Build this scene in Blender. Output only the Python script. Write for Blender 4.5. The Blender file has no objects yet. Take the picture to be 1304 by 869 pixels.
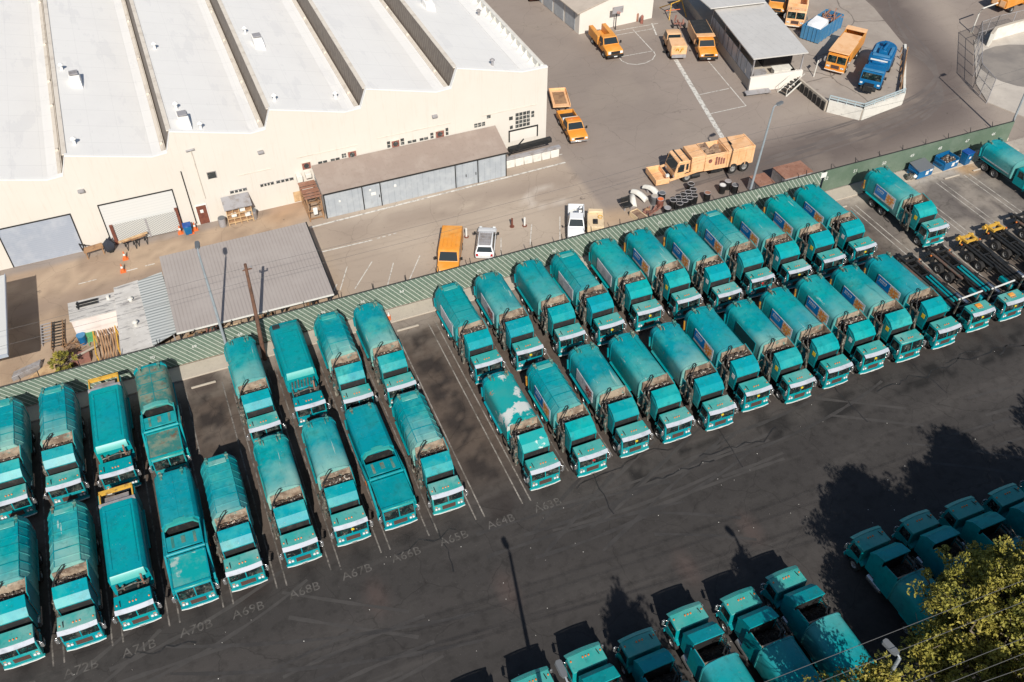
import bpy, bmesh, math, random
from mathutils import Vector, Matrix, Euler, noise as mnoise
R = math.radians
random.seed(7)
scene = bpy.context.scene
col = scene.collection

# ------------------------------------------------------------------ camera
FPX, CX, CY, CH = 1164.0, 652.0, 434.5, 55.0
PITCH, YAW = math.atan2(1118.0, 1164.0), R(22.85)
_fh = Vector((math.sin(YAW), math.cos(YAW), 0)); _rt = Vector((math.cos(YAW), -math.sin(YAW), 0)); _z = Vector((0, 0, 1))
_fw = _fh * math.cos(PITCH) - _z * math.sin(PITCH); _up = _fh * math.sin(PITCH) + _z * math.cos(PITCH)
def P(x, y, z=0.0):
    """surveyed spot: point of the photograph -> place on the level z"""
    d = _rt * ((x - CX) / FPX) - _up * ((y - CY) / FPX) + _fw
    t = (z - CH) / d.z
    return Vector((d.x * t, d.y * t, z))
cam_d = bpy.data.cameras.new('camera'); cam = bpy.data.objects.new('camera', cam_d); col.objects.link(cam)
cam.location = (0, 0, CH); cam.rotation_euler = (math.pi / 2 - PITCH, 0, -YAW)
cam_d.sensor_width = 36; cam_d.lens = FPX / 1304 * 36; cam_d.clip_end = 3000; cam_d.clip_start = 1
scene.camera = cam

# ------------------------------------------------------------------ light
SUN_EL, SUN_AZ = R(40), R(13)          # shadows run towards +Y, a little +X
w = bpy.data.worlds.new('World'); scene.world = w; w.use_nodes = True
nt = w.node_tree; bg = nt.nodes['Background']
sky = nt.nodes.new('ShaderNodeTexSky'); sky.sky_type = 'NISHITA'; sky.sun_disc = False
sky.sun_elevation = SUN_EL; sky.sun_rotation = math.pi + SUN_AZ
nt.links.new(sky.outputs[0], bg.inputs[0]); bg.inputs[1].default_value = 0.075
sd = bpy.data.lights.new('sun', 'SUN'); sd.energy = 4.8; sd.angle = R(0.5); sd.color = (1, 0.945, 0.86)
so = bpy.data.objects.new('sun', sd); col.objects.link(so)
dirv = Vector((math.sin(SUN_AZ) * math.cos(SUN_EL), math.cos(SUN_AZ) * math.cos(SUN_EL), -math.sin(SUN_EL)))
so.rotation_euler = dirv.to_track_quat('-Z', 'Y').to_euler()
scene.view_settings.view_transform = 'Standard'; scene.view_settings.look = 'None'
scene.view_settings.exposure = 0.12; scene.view_settings.gamma = 1

# ------------------------------------------------------------------ materials
def s2l(*c):
    f = lambda u: (u / 255 / 12.92) if u / 255 <= 0.04045 else ((u / 255 + 0.055) / 1.055) ** 2.4
    return tuple(f(u) for u in c)
MATS = {}
def mat(name, base, rough=0.6, metal=0.0, layers=(), bump=None, alpha=None, attr=None, spec=0.5, emit=None):
    """layers: (kind, scale, colour, lo, hi, strength[, stretch]); kind noise / voronoi / brick-like bands bx by bz / objcol"""
    m = bpy.data.materials.new(name); m.use_nodes = True; t = m.node_tree; n = t.nodes; L = t.links
    b = n['Principled BSDF']; b.inputs['Roughness'].default_value = rough; b.inputs['Metallic'].default_value = metal
    b.inputs['Specular IOR Level'].default_value = spec
    geo = n.new('ShaderNodeNewGeometry'); tc = n.new('ShaderNodeTexCoord')
    if attr:
        a = n.new('ShaderNodeAttribute'); a.attribute_name = attr; cur = a.outputs['Color']
    else:
        rgb = n.new('ShaderNodeRGB'); rgb.outputs[0].default_value = (*base, 1); cur = rgb.outputs[0]
    for ly in layers:
        kind, sc, c, lo, hi, st = ly[:6]; stretch = ly[6] if len(ly) > 6 else (1, 1, 1)
        mp = n.new('ShaderNodeMapping'); mp.inputs['Scale'].default_value = stretch
        L.new(tc.outputs['Object'] if kind in ('bx', 'by', 'bz', 'onoise', 'diag', 'front', 'grid') else geo.outputs['Position'], mp.inputs['Vector'])
        if kind == 'objalpha':
            oi = n.new('ShaderNodeObjectInfo'); fac = oi.outputs['Alpha']
        elif kind in ('noise', 'onoise'):
            x = n.new('ShaderNodeTexNoise'); x.inputs['Scale'].default_value = sc; x.inputs['Detail'].default_value = 6; x.inputs['Roughness'].default_value = 0.65
            L.new(mp.outputs[0], x.inputs['Vector']); fac = x.outputs['Fac']
        elif kind == 'crack':
            d = n.new('ShaderNodeTexNoise'); d.inputs['Scale'].default_value = sc * 2; d.inputs['Detail'].default_value = 4
            L.new(mp.outputs[0], d.inputs['Vector'])
            ad = n.new('ShaderNodeMixRGB'); ad.blend_type = 'LINEAR_LIGHT'; ad.inputs[0].default_value = 2.2
            L.new(mp.outputs[0], ad.inputs[1]); L.new(d.outputs['Color'], ad.inputs[2])
            x = n.new('ShaderNodeTexVoronoi'); x.feature = 'DISTANCE_TO_EDGE'; x.inputs['Scale'].default_value = sc
            L.new(ad.outputs[0], x.inputs['Vector']); fac = x.outputs['Distance']
        elif kind == 'front':        # wear that grows towards local y = lo, on faces that look up
            sp = n.new('ShaderNodeSeparateXYZ'); L.new(tc.outputs['Object'], sp.inputs[0])
            nz = n.new('ShaderNodeTexNoise'); nz.inputs['Scale'].default_value = sc; nz.inputs['Detail'].default_value = 3
            L.new(geo.outputs['Position'], nz.inputs['Vector'])
            m1 = n.new('ShaderNodeMath'); m1.operation = 'MULTIPLY_ADD'; m1.inputs[1].default_value = 5.0; L.new(nz.outputs['Fac'], m1.inputs[0]); L.new(sp.outputs['Y'], m1.inputs[2])
            m2 = n.new('ShaderNodeMapRange'); m2.inputs[1].default_value = hi + 2.5; m2.inputs[2].default_value = lo + 2.5; m2.clamp = True
            L.new(m1.outputs[0], m2.inputs[0]); fac = m2.outputs[0]; lo, hi = 0.0, 1.0
        else:
            sp = n.new('ShaderNodeSeparateXYZ'); L.new(mp.outputs[0], sp.inputs[0])
            if kind == 'diag':
                q = n.new('ShaderNodeMath'); q.operation = 'MULTIPLY_ADD'; q.inputs[1].default_value = 0.78
                L.new(sp.outputs['Z'], q.inputs[0]); L.new(sp.outputs['X'], q.inputs[2]); src = q.outputs[0]
            else:
                src = sp.outputs[{'bx': 'X', 'by': 'Y', 'bz': 'Z'}[kind]]
            dv = n.new('ShaderNodeMath'); dv.operation = 'MULTIPLY'; dv.inputs[1].default_value = 1.0 / sc; L.new(src, dv.inputs[0])
            fr = n.new('ShaderNodeMath'); fr.operation = 'FRACT'; L.new(dv.outputs[0], fr.inputs[0]); fac = fr.outputs[0]
        r = n.new('ShaderNodeMapRange'); r.clamp = True
        r.inputs[1].default_value = lo; r.inputs[2].default_value = hi; r.inputs[3].default_value = 0; r.inputs[4].default_value = 1
        L.new(fac, r.inputs[0]); f2 = r.outputs[0]
        mu = n.new('ShaderNodeMath'); mu.operation = 'MULTIPLY'; L.new(f2, mu.inputs[0])
        if isinstance(st, str):       # strength comes from a channel of the thing's own colour
            oi = n.new('ShaderNodeObjectInfo'); so_ = n.new('ShaderNodeSeparateColor'); L.new(oi.outputs['Color'], so_.inputs[0])
            L.new(so_.outputs[{'r': 0, 'g': 1, 'b': 2}[st]], mu.inputs[1])
        else:
            mu.inputs[1].default_value = st
        mx = n.new('ShaderNodeMixRGB'); mx.blend_type = 'MIX'; L.new(mu.outputs[0], mx.inputs[0]); L.new(cur, mx.inputs[1])
        if c == 'dark':
            mx.blend_type = 'MULTIPLY'; mx.inputs[2].default_value = (0.35, 0.34, 0.33, 1)
        elif c == 'light':
            mx.blend_type = 'SCREEN'; mx.inputs[2].default_value = (0.12, 0.11, 0.1, 1)
        else:
            mx.inputs[2].default_value = (*c, 1)
        cur = mx.outputs[0]
    L.new(cur, b.inputs['Base Color'])
    if bump:
        x = n.new('ShaderNodeTexNoise'); x.inputs['Scale'].default_value = bump[0]; x.inputs['Detail'].default_value = 5
        L.new(geo.outputs['Position'], x.inputs['Vector'])
        bp = n.new('ShaderNodeBump'); bp.inputs['Strength'].default_value = bump[1]; bp.inputs['Distance'].default_value = bump[2] if len(bump) > 2 else 0.05
        L.new(x.outputs['Fac'], bp.inputs['Height']); L.new(bp.outputs[0], b.inputs['Normal'])
    if alpha is not None: b.inputs['Alpha'].default_value = alpha
    if emit: pass
    MATS[name] = m; return m

DUST = (0.42, 0.39, 0.33); RUST = (0.16, 0.075, 0.035)
TEAL = (0.0003, 0.31, 0.308)
for nm, tint in (('teal_paint', TEAL), ('teal_deep', (0.001, 0.19, 0.195)), ('teal_body', TEAL)):
    lay = [('objalpha', 1, (0.0005, 0.225, 0.265), 0, 1, 0.9), ('noise', 0.16, (0.002, 0.245, 0.31), 0.40, 0.62, 0.85),
           ('noise', 0.35, (0.06, 0.39, 0.35), 0.48, 0.68, 'r'),
           ('noise', 2.3, (0.004, 0.15, 0.155), 0.50, 0.72, 0.6), ('noise', 0.7, (0.012, 0.12, 0.12), 0.58, 0.72, 0.5)]
    if nm == 'teal_body':
        lay.append(('front', 0.5, (0.26, 0.47, 0.41), 4.0, 6.6, 'r'))
        lay.append(('onoise', 3.0, (0.20, 0.27, 0.22), 0.62, 0.72, 'g'))
        lay.append(('noise', 1.3, (0.40, 0.50, 0.46), 0.655, 0.69, 0.75, (2.5, 0.22, 1)))
        lay.append(('noise', 0.9, (0.004, 0.13, 0.14), 0.60, 0.68, 0.6, (3.0, 0.3, 1)))
    lay += [('noise', 1.1, (0.12, 0.30, 0.27), 0.60, 0.8, 'r'),
            ('noise', 0.9, (0.02, 0.10, 0.10), 0.61, 0.72, 0.5),
            ('noise', 2.6, RUST, 0.66, 0.72, 'b'),
            ('noise', 8, (0.42, 0.44, 0.40), 0.66, 0.72, 0.75), ('noise', 17, (0.03, 0.05, 0.05), 0.66, 0.72, 0.7)]
    mat(nm, tint, 0.36, 0.0, lay, bump=(3.0, 0.10, 0.03), spec=0.2)
mat('teal_stained', TEAL, 0.45, 0, [('noise', 0.35, (0.055, 0.29, 0.26), 0.45, 0.7, 0.6), ('front', 0.55, (0.75, 0.74, 0.70), 4.2, 7.4, 0.0),
    ('noise', 0.55, (0.62, 0.62, 0.59), 0.555, 0.59, 0.9), ('noise', 0.9, (0.45, 0.18, 0.08), 0.66, 0.72, 0.8)])
mat('teal_rusty', (0.03, 0.17, 0.15), 0.6, 0, [('noise', 0.9, (0.22, 0.24, 0.17), 0.45, 0.6, 0.8), ('noise', 1.3, RUST, 0.55, 0.66, 0.85), ('noise', 3.1, (0.5, 0.35, 0.28), 0.66, 0.7, 0.8)])
mat('cab_roof', (0.03, 0.33, 0.30), 0.4, 0, [('noise', 0.45, (0.21, 0.40, 0.36), 0.40, 0.62, 'g'), ('noise', 2.0, (0.02, 0.10, 0.10), 0.58, 0.72, 0.5), ('noise', 5.0, (0.16, 0.17, 0.14), 0.62, 0.72, 0.6)], bump=(2.5, 0.1, 0.03))
mat('visor', (0.62, 0.66, 0.71), 0.28, 0.35, [('noise', 1.5, (0.3, 0.33, 0.36), 0.5, 0.7, 0.6)])  # pale tone puts the sky's reflection on teal visors into the colour
mat('glass', (0.008, 0.014, 0.016), 0.06, 0, [('noise', 1.6, (0.06, 0.07, 0.062), 0.50, 0.60, 0.9), ('noise', 4.5, (0.26, 0.27, 0.23), 0.60, 0.66, 0.75), ('noise', 3.5, (0.01, 0.06, 0.055), 0.56, 0.62, 0.8)])
mat('clear_glass', (0.02, 0.03, 0.035), 0.05)
mat('grille', (0.13, 0.07, 0.055), 0.6, 0.2, [('bz', 0.09, (0.03, 0.02, 0.02), 0.55, 0.65, 0.8)])
mat('chrome', (0.62, 0.62, 0.62), 0.25, 0.8, [('noise', 4, (0.2, 0.19, 0.18), 0.55, 0.7, 0.6)])
mat('lens', (0.75, 0.78, 0.78), 0.15)
mat('amber', (0.62, 0.17, 0.03), 0.3)
mat('yellow_plastic', (0.75, 0.55, 0.03), 0.5)
mat('red_plastic', (0.5, 0.03, 0.03), 0.5)
mat('white_paint', (0.72, 0.72, 0.69), 0.5, 0, [('noise', 1.4, (0.45, 0.43, 0.38), 0.55, 0.75, 0.7)])
mat('tyre', (0.018, 0.017, 0.017), 0.9, 0, [('noise', 5, (0.06, 0.055, 0.05), 0.5, 0.7, 0.6)])
mat('rim', (0.45, 0.45, 0.44), 0.4, 0.5, [('noise', 6, (0.08, 0.07, 0.06), 0.5, 0.65, 0.8)])
mat('black_metal', (0.02, 0.021, 0.022), 0.6, 0.2, [('noise', 2.5, (0.07, 0.06, 0.05), 0.52, 0.72, 0.8)])
mat('greasy_metal', (0.10, 0.09, 0.075), 0.55, 0.3, [('noise', 3.5, (0.36, 0.33, 0.27), 0.5, 0.62, 0.8), ('noise', 2.2, (0.01, 0.10, 0.10), 0.55, 0.6, 0.8)])
mat('hopper_tan', (0.36, 0.285, 0.21), 0.7, 0, [('noise', 1.1, (0.13, 0.085, 0.06), 0.42, 0.60, 0.9), ('noise', 3.5, (0.48, 0.42, 0.34), 0.58, 0.66, 0.7), ('noise', 2.4, (0.05, 0.24, 0.22), 0.58, 0.66, 0.7)], bump=(4, 0.2, 0.04))
mat('refuse', (0.07, 0.05, 0.038), 0.9, 0, [('noise', 5.5, (0.60, 0.54, 0.46), 0.56, 0.60, 0.95), ('noise', 4.0, (0.02, 0.02, 0.02), 0.58, 0.64, 0.9), ('noise', 7, (0.4, 0.16, 0.06), 0.62, 0.66, 0.9)], bump=(5, 0.8, 0.15))
mat('sign_blue', (0.002, 0.16, 0.45), 0.35, 0, [('noise', 1.2, (0.006, 0.24, 0.55), 0.45, 0.65, 0.8)])
mat('sign_pale', (0.52, 0.53, 0.55), 0.4, 0, [('noise', 1.3, (0.30, 0.32, 0.36), 0.48, 0.62, 0.8)])
mat('sign_orange', (0.72, 0.22, 0.04), 0.4, 0, [('noise', 5, (0.75, 0.48, 0.12), 0.5, 0.6, 0.8)])
mat('sign_cream', (0.66, 0.52, 0.36), 0.4, 0, [('noise', 3, (0.7, 0.66, 0.6), 0.5, 0.6, 0.8)])
mat('sign_red', (0.34, 0.06, 0.05), 0.5, 0, [('noise', 4, (0.12, 0.06, 0.06), 0.5, 0.6, 0.8)])
mat('sign_dark', (0.01, 0.055, 0.06), 0.4)
mat('rusty_yellow', (0.62, 0.36, 0.05), 0.6, 0, [('noise', 2.2, (0.16, 0.09, 0.04), 0.56, 0.68, 0.9)])
mat('grey_metal', (0.34, 0.33, 0.34), 0.6, 0.1, [('noise', 1.2, (0.22, 0.19, 0.17), 0.48, 0.65, 0.8)])
mat('orange_paint', (0.72, 0.28, 0.035), 0.4, 0, [('noise', 0.6, (0.70, 0.36, 0.10), 0.45, 0.65, 0.8), ('noise', 3.2, (0.22, 0.12, 0.05), 0.63, 0.74, 0.7)])
mat('peach_paint', (0.82, 0.50, 0.27), 0.5, 0, [('noise', 0.7, (0.70, 0.36, 0.15), 0.45, 0.65, 0.8), ('noise', 2.8, (0.28, 0.14, 0.07), 0.64, 0.74, 0.8)])
mat('blue_paint', (0.003, 0.105, 0.27), 0.4, 0, [('noise', 0.9, (0.006, 0.15, 0.34), 0.45, 0.62, 0.8), ('noise', 3, (0.03, 0.05, 0.08), 0.62, 0.7, 0.6)])
mat('skip_blue', (0.05, 0.20, 0.38), 0.5, 0, [('noise', 1.2, (0.10, 0.24, 0.36), 0.45, 0.65, 0.7), ('noise', 3, RUST, 0.64, 0.7, 0.6)])
mat('white_vehicle', (0.74, 0.75, 0.76), 0.3, 0, [('noise', 1.5, (0.6, 0.6, 0.6), 0.5, 0.7, 0.5)])
mat('cream_metal', (0.72, 0.56, 0.36), 0.5, 0, [('noise', 2, (0.4, 0.3, 0.2), 0.55, 0.7, 0.8)])
mat('rust_metal', (0.27, 0.13, 0.085), 0.8, 0, [('noise', 0.9, (0.36, 0.20, 0.14), 0.45, 0.62, 0.8), ('noise', 3, (0.12, 0.06, 0.04), 0.55, 0.7, 0.8)])
mat('refuse_shaded', (0.03, 0.025, 0.02), 0.95, 0, [('noise', 5, (0.10, 0.08, 0.06), 0.55, 0.62, 0.8)], bump=(5, 0.8, 0.15))  # darkened copy of refuse: shade inside hoppers is put into the colour
mat('tarp_black', (0.02, 0.022, 0.024), 0.7, 0, [('noise', 2, (0.05, 0.05, 0.05), 0.5, 0.7, 0.8)], bump=(3, 0.4, 0.05))
mat('soil', (0.30, 0.20, 0.13), 0.95, 0, [('noise', 1.5, (0.17, 0.10, 0.07), 0.45, 0.6, 0.9), ('noise', 6, (0.45, 0.36, 0.28), 0.6, 0.66, 0.8)], bump=(4, 0.7, 0.1))
mat('rusty_amber', (0.42, 0.19, 0.02), 0.6, 0, [('noise', 2.2, (0.10, 0.07, 0.03), 0.5, 0.62, 0.9)])
mat('rust_dark', (0.13, 0.075, 0.055), 0.85, 0, [('noise', 1.2, (0.05, 0.09, 0.085), 0.48, 0.58, 0.9), ('noise', 3, (0.03, 0.03, 0.03), 0.55, 0.7, 0.8)])
mat('timber', (0.36, 0.21, 0.11), 0.8, 0, [('noise', 1.6, (0.20, 0.11, 0.06), 0.45, 0.62, 0.8)])
mat('pale_timber', (0.58, 0.40, 0.22), 0.8, 0, [('noise', 2.0, (0.36, 0.22, 0.12), 0.45, 0.62, 0.8)])
mat('pole_steel', (0.36, 0.40, 0.43), 0.5, 0.2, [('noise', 1, (0.26, 0.28, 0.30), 0.45, 0.65, 0.7)])
mat('pole_wood', (0.17, 0.085, 0.055), 0.9, 0, [('noise', 1.5, (0.09, 0.05, 0.035), 0.45, 0.62, 0.8)])
mat('wire_dark', (0.10, 0.10, 0.10), 0.7)
mat('lamp_grey', (0.16, 0.17, 0.18), 0.5, 0.2)
mat('bin_blue', (0.006, 0.06, 0.27), 0.45, 0, [('noise', 2, (0.01, 0.10, 0.36), 0.45, 0.65, 0.7)])
mat('cone_orange', (0.72, 0.16, 0.04), 0.6)
mat('concrete_pale', (0.46, 0.405, 0.335), 0.85, 0, [('noise', 0.7, (0.40, 0.35, 0.29), 0.45, 0.65, 0.8), ('noise', 3.5, (0.24, 0.21, 0.18), 0.6, 0.74, 0.7)])
mat('concrete_white', (0.68, 0.66, 0.60), 0.8, 0, [('noise', 0.8, (0.48, 0.46, 0.42), 0.5, 0.7, 0.8), ('noise', 3.0, (0.28, 0.25, 0.22), 0.62, 0.74, 0.7)])
mat('line_white', (0.62, 0.60, 0.55), 0.8, 0, [('noise', 2.4, (0.28, 0.25, 0.22), 0.48, 0.60, 0.85)])
mat('line_worn', (0.20, 0.18, 0.16), 0.85, 0, [('noise', 1.3, (0.06, 0.055, 0.05), 0.45, 0.58, 0.9), ('noise', 6, (0.05, 0.045, 0.04), 0.52, 0.62, 0.8)])
mat('number_worn', (0.105, 0.097, 0.09), 0.85, 0, [('noise', 2.2, (0.05, 0.045, 0.04), 0.45, 0.58, 0.9)])
mat('line_faded', (0.30, 0.275, 0.245), 0.85, 0, [('noise', 1.0, (0.11, 0.095, 0.08), 0.44, 0.60, 0.9), ('noise', 6, (0.08, 0.07, 0.06), 0.52, 0.64, 0.8)])
mat('tyre_mark', (0.034, 0.031, 0.030), 0.8, 0, [('noise', 0.5, (0.05, 0.046, 0.044), 0.42, 0.60, 0.95)])
mat('scuff_mark', (0.057, 0.052, 0.049), 0.85, 0, [('noise', 0.6, (0.045, 0.041, 0.039), 0.42, 0.58, 0.95)])
mat('tar_seal', (0.018, 0.017, 0.017), 0.55, 0, [('noise', 1.5, (0.035, 0.032, 0.031), 0.50, 0.62, 0.9)])
mat('litter', (0.6, 0.58, 0.53), 0.8)
mat('teal_blotchy', TEAL, 0.45, 0, [('noise', 0.5, (0.16, 0.36, 0.32), 0.45, 0.66, 0.8), ('noise', 0.9, (0.45, 0.50, 0.46), 0.60, 0.66, 0.7), ('noise', 3, RUST, 0.67, 0.72, 0.7)])
mat('line_bay', (0.46, 0.43, 0.385), 0.85, 0, [('noise', 1.0, (0.22, 0.20, 0.17), 0.48, 0.62, 0.9), ('noise', 6, (0.12, 0.11, 0.10), 0.56, 0.66, 0.8)])
mat('fence_stripe', (0.135, 0.19, 0.145), 0.8, 0, [('noise', 0.8, (0.19, 0.235, 0.185), 0.45, 0.65, 0.7), ('noise', 7, (0.05, 0.075, 0.06), 0.54, 0.66, 0.8), ('diag', 0.44, (0.58, 0.61, 0.54), 0.85, 0.87, 0.9)])
mat('fence_green', (0.10, 0.15, 0.105), 0.8, 0, [('noise', 0.5, (0.15, 0.195, 0.15), 0.42, 0.65, 0.8), ('noise', 2.5, (0.07, 0.11, 0.08), 0.56, 0.7, 0.5)])
mat('leaf', (0.25, 0.23, 0.042), 0.6, 0, [('noise', 0.55, (0.35, 0.285, 0.055), 0.45, 0.62, 0.9), ('noise', 1.1, (0.075, 0.09, 0.018), 0.5, 0.62, 0.9)], spec=0.25)
mat('bark', (0.20, 0.16, 0.12), 0.9, 0, [('noise', 3, (0.10, 0.08, 0.06), 0.45, 0.6, 0.8)])

# ------------------------------------------------------------------ mesh builder
class MB:
    def __init__(self): self.v = []; self.f = []; self.m = []; self.k = 0
    def add(self, vs, fs):
        o = len(self.v); self.v += [tuple(p) for p in vs]
        for f in fs: self.f.append([i + o for i in f]); self.m.append(self.k)
        return self
    def hexa(self, p):      # 8 points: bottom ring 0-3, top ring 4-7
        return self.add(p, [(3, 2, 1, 0), (4, 5, 6, 7), (0, 1, 5, 4), (1, 2, 6, 5), (2, 3, 7, 6), (3, 0, 4, 7)])
    def box(self, x0, x1, y0, y1, z0, z1):
        return self.hexa([(x0, y0, z0), (x1, y0, z0), (x1, y1, z0), (x0, y1, z0), (x0, y0, z1), (x1, y0, z1), (x1, y1, z1), (x0, y1, z1)])
    def loft(self, rings, caps=True, closed=True):
        n = len(rings[0]); vs = [p for r in rings for p in r]; fs = []
        for a in range(len(rings) - 1):
            for i in range(n if closed else n - 1):
                j = (i + 1) % n; fs.append((a * n + i, a * n + j, (a + 1) * n + j, (a + 1) * n + i))
        if caps: fs += [tuple(range(n))[::-1], tuple((len(rings) - 1) * n + i for i in range(n))]
        return self.add(vs, fs)
    def prism(self, pts, axis, a0, a1):
        def mk(p, a):
            return {'x': (a, p[0], p[1]), 'y': (p[0], a, p[1]), 'z': (p[0], p[1], a)}[axis]
        return self.loft([[mk(p, a0) for p in pts], [mk(p, a1) for p in pts]])
    def tube(self, pts, r, n=7):
        pts = [Vector(p) for p in pts]; rs = r if isinstance(r, (list, tuple)) else [r] * len(pts); rings = []
        for i, p in enumerate(pts):
            d = (pts[min(i + 1, len(pts) - 1)] - pts[max(i - 1, 0)]).normalized()
            u = d.cross(Vector((0, 0, 1)) if abs(d.z) < 0.9 else Vector((1, 0, 0))).normalized(); v = d.cross(u)
            rings.append([p + (u * math.cos(2 * math.pi * k / n) + v * math.sin(2 * math.pi * k / n)) * rs[i] for k in range(n)])
        return self.loft(rings)
    def bar(self, a, b, w, h=None):
        """square bar from a to b"""
        h = h or w; a = Vector(a); b = Vector(b); d = (b - a).normalized()
        u = d.cross(Vector((0, 0, 1)) if abs(d.z) < 0.95 else Vector((1, 0, 0))).normalized(); v = d.cross(u)
        return self.loft([[p + u * w / 2 * s + v * h / 2 * t for s, t in ((-1, -1), (1, -1), (1, 1), (-1, 1))] for p in (a, b)])
    def slab(self, q, inset=0.1, t=0.012, off=0.006):
        """thin pane lying on the quad q (4 points), inset from its edges, proud of it by off"""
        q = [Vector(p) for p in q]; c = sum(q, Vector()) / 4; nrm = (q[1] - q[0]).cross(q[3] - q[0]).normalized()
        r = []
        for i, p in enumerate(q):
            e1 = (q[(i + 1) % 4] - p).normalized(); e2 = (q[i - 1] - p).normalized(); r.append(p + (e1 + e2) * inset)
        a = [p - nrm * t for p in r]; b = [p + nrm * off for p in r]
        return self.hexa(a + b)
    def blob(self, c, r, seed=0, n=8, k=5, amp=0.3):
        rings = []
        for a in range(1, k):
            th = math.pi * a / k
            rings.append([Vector(c) + Vector((r[0] * math.sin(th) * math.cos(2 * math.pi * i / n), r[1] * math.sin(th) * math.sin(2 * math.pi * i / n), r[2] * math.cos(th))) * (1 + amp * mnoise.noise(Vector((a * 1.7 + seed, i * 1.3, seed)))) for i in range(n)])
        return self.loft(rings)
    def mesh(self, name, mats, bev=0.0, angle=38, seg=1):
        me = bpy.data.meshes.new(name); bm = bmesh.new()
        vs = [bm.verts.new(p) for p in self.v]
        for f, k in zip(self.f, self.m):
            try: fc = bm.faces.new([vs[i] for i in f]); fc.material_index = k
            except ValueError: pass
        bmesh.ops.recalc_face_normals(bm, faces=bm.faces)
        if bev:
            es = [e for e in bm.edges if len(e.link_faces) == 2 and e.calc_face_angle(0) > R(50)]
            bmesh.ops.bevel(bm, geom=es, offset=bev, segments=seg, affect='EDGES', clamp_overlap=True)
        for f in bm.faces: f.smooth = True
        for e in bm.edges:
            if len(e.link_faces) == 2 and e.calc_face_angle(0) > R(angle): e.smooth = False
        bm.to_mesh(me); bm.free()
        for x in (mats if isinstance(mats, (list, tuple)) else [mats]): me.materials.append(MATS[x])
        return me
    def build(self, name, mats, parent=None, bev=0.0, angle=38, label=None):
        o = bpy.data.objects.new(name, self.mesh(name, mats, bev, angle)); col.objects.link(o)
        if parent is not None: o.parent = parent
        if label: o['label'] = label
        return o

def tag(o, label=None, cat=None, group=None, kind=None):
    if label: o['label'] = label
    if cat: o['category'] = cat
    if group: o['group'] = group
    if kind: o['kind'] = kind
    return o
def thing(name, label, cat, loc=(0, 0, 0), rz=0.0, group=None):
    o = bpy.data.objects.new(name, None); col.objects.link(o); o.empty_display_size = 0.5
    o.location = loc; o.rotation_euler = (0, 0, rz); return tag(o, label, cat, group)
def part(name, mb, m, parent, bev=0.0, label=None, angle=38): return mb.build(name, m, parent, bev, angle, label)
CHILD = {}
def index_children():
    CHILD.clear()
    for o in col.objects:
        if o.parent: CHILD.setdefault(o.parent.name, []).append(o)
def copy_tree(o, parent=None):
    c = o.copy(); col.objects.link(c)
    if parent is not None: c.parent = parent
    for ch in CHILD.get(o.name, []): copy_tree(ch, c)
    return c
def tint_tree(o, colr):
    for ob in [o] + [x for x in o.children_recursive]: ob.color = colr
# ================================================================== refuse trucks (front at y = 0, facing -y, kerb side at -x)
def wheel(parent, x, y, r=0.50, wd=0.30, name='wheel'):
    s = 1 if x > 0 else -1
    b = MB(); prof = [(0.0, r * 0.55), (0.0, r * 0.93), (wd * 0.12, r), (wd * 0.88, r), (wd, r * 0.93), (wd, r * 0.55)]
    n = 18; rings = []
    for k in range(n):
        a = 2 * math.pi * k / n; rings.append([(x - s * wd / 2 + s * p[0], y + p[1] * math.cos(a), r + p[1] * math.sin(a)) for p in prof])
    rings.append(rings[0]); b.loft(rings, caps=False, closed=True)
    t = part(name, b, 'tyre', parent)
    b = MB(); n = 14
    def ring(xo, rr): return [(x + s * xo, y + rr * math.cos(2 * math.pi * k / n), r + rr * math.sin(2 * math.pi * k / n)) for k in range(n)]
    b.loft([ring(-wd * 0.45, r * 0.57), ring(wd * 0.46, r * 0.57), ring(wd * 0.44, r * 0.48), ring(wd * 0.10, r * 0.40), ring(wd * 0.12, r * 0.2), ring(wd * 0.42, r * 0.18)])
    part('rim', b, 'rim', t)
    return t

def chassis(t, L, axles, fr=1.05):
    b = MB()
    for x in (-0.45, 0.45): b.box(x - 0.06, x + 0.06, 0.25, L - 0.3, 0.62, 0.92)
    for y in (0.6, 2.4, 4.2, 6.0, 8.0): b.box(-0.39, 0.39, y, y + 0.12, 0.66, 0.86)
    for y in axles: b.tube([(-1.0, y, 0.5), (1.0, y, 0.5)], 0.09)
    b.box(-0.35, 0.35, 0.9, 2.3, 0.5, 1.15)
    part('chassis', b, 'black_metal', t)
    b = MB(); b.tube([(0.95, 2.2, 0.75), (0.95, 3.5, 0.75)], 0.28, 12); part('fuel_tank', b, 'chrome', t)
    b = MB(); b.box(-1.15, -0.62, 2.6, 3.3, 0.5, 0.95); part('battery_box', b, 'black_metal', t, 0.02)
    for y in axles:
        for s in (-1, 1): wheel(t, s * (1.06 if y < 2 else 0.98), y, 0.50, 0.30 if y < 2 else 0.52)

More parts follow.
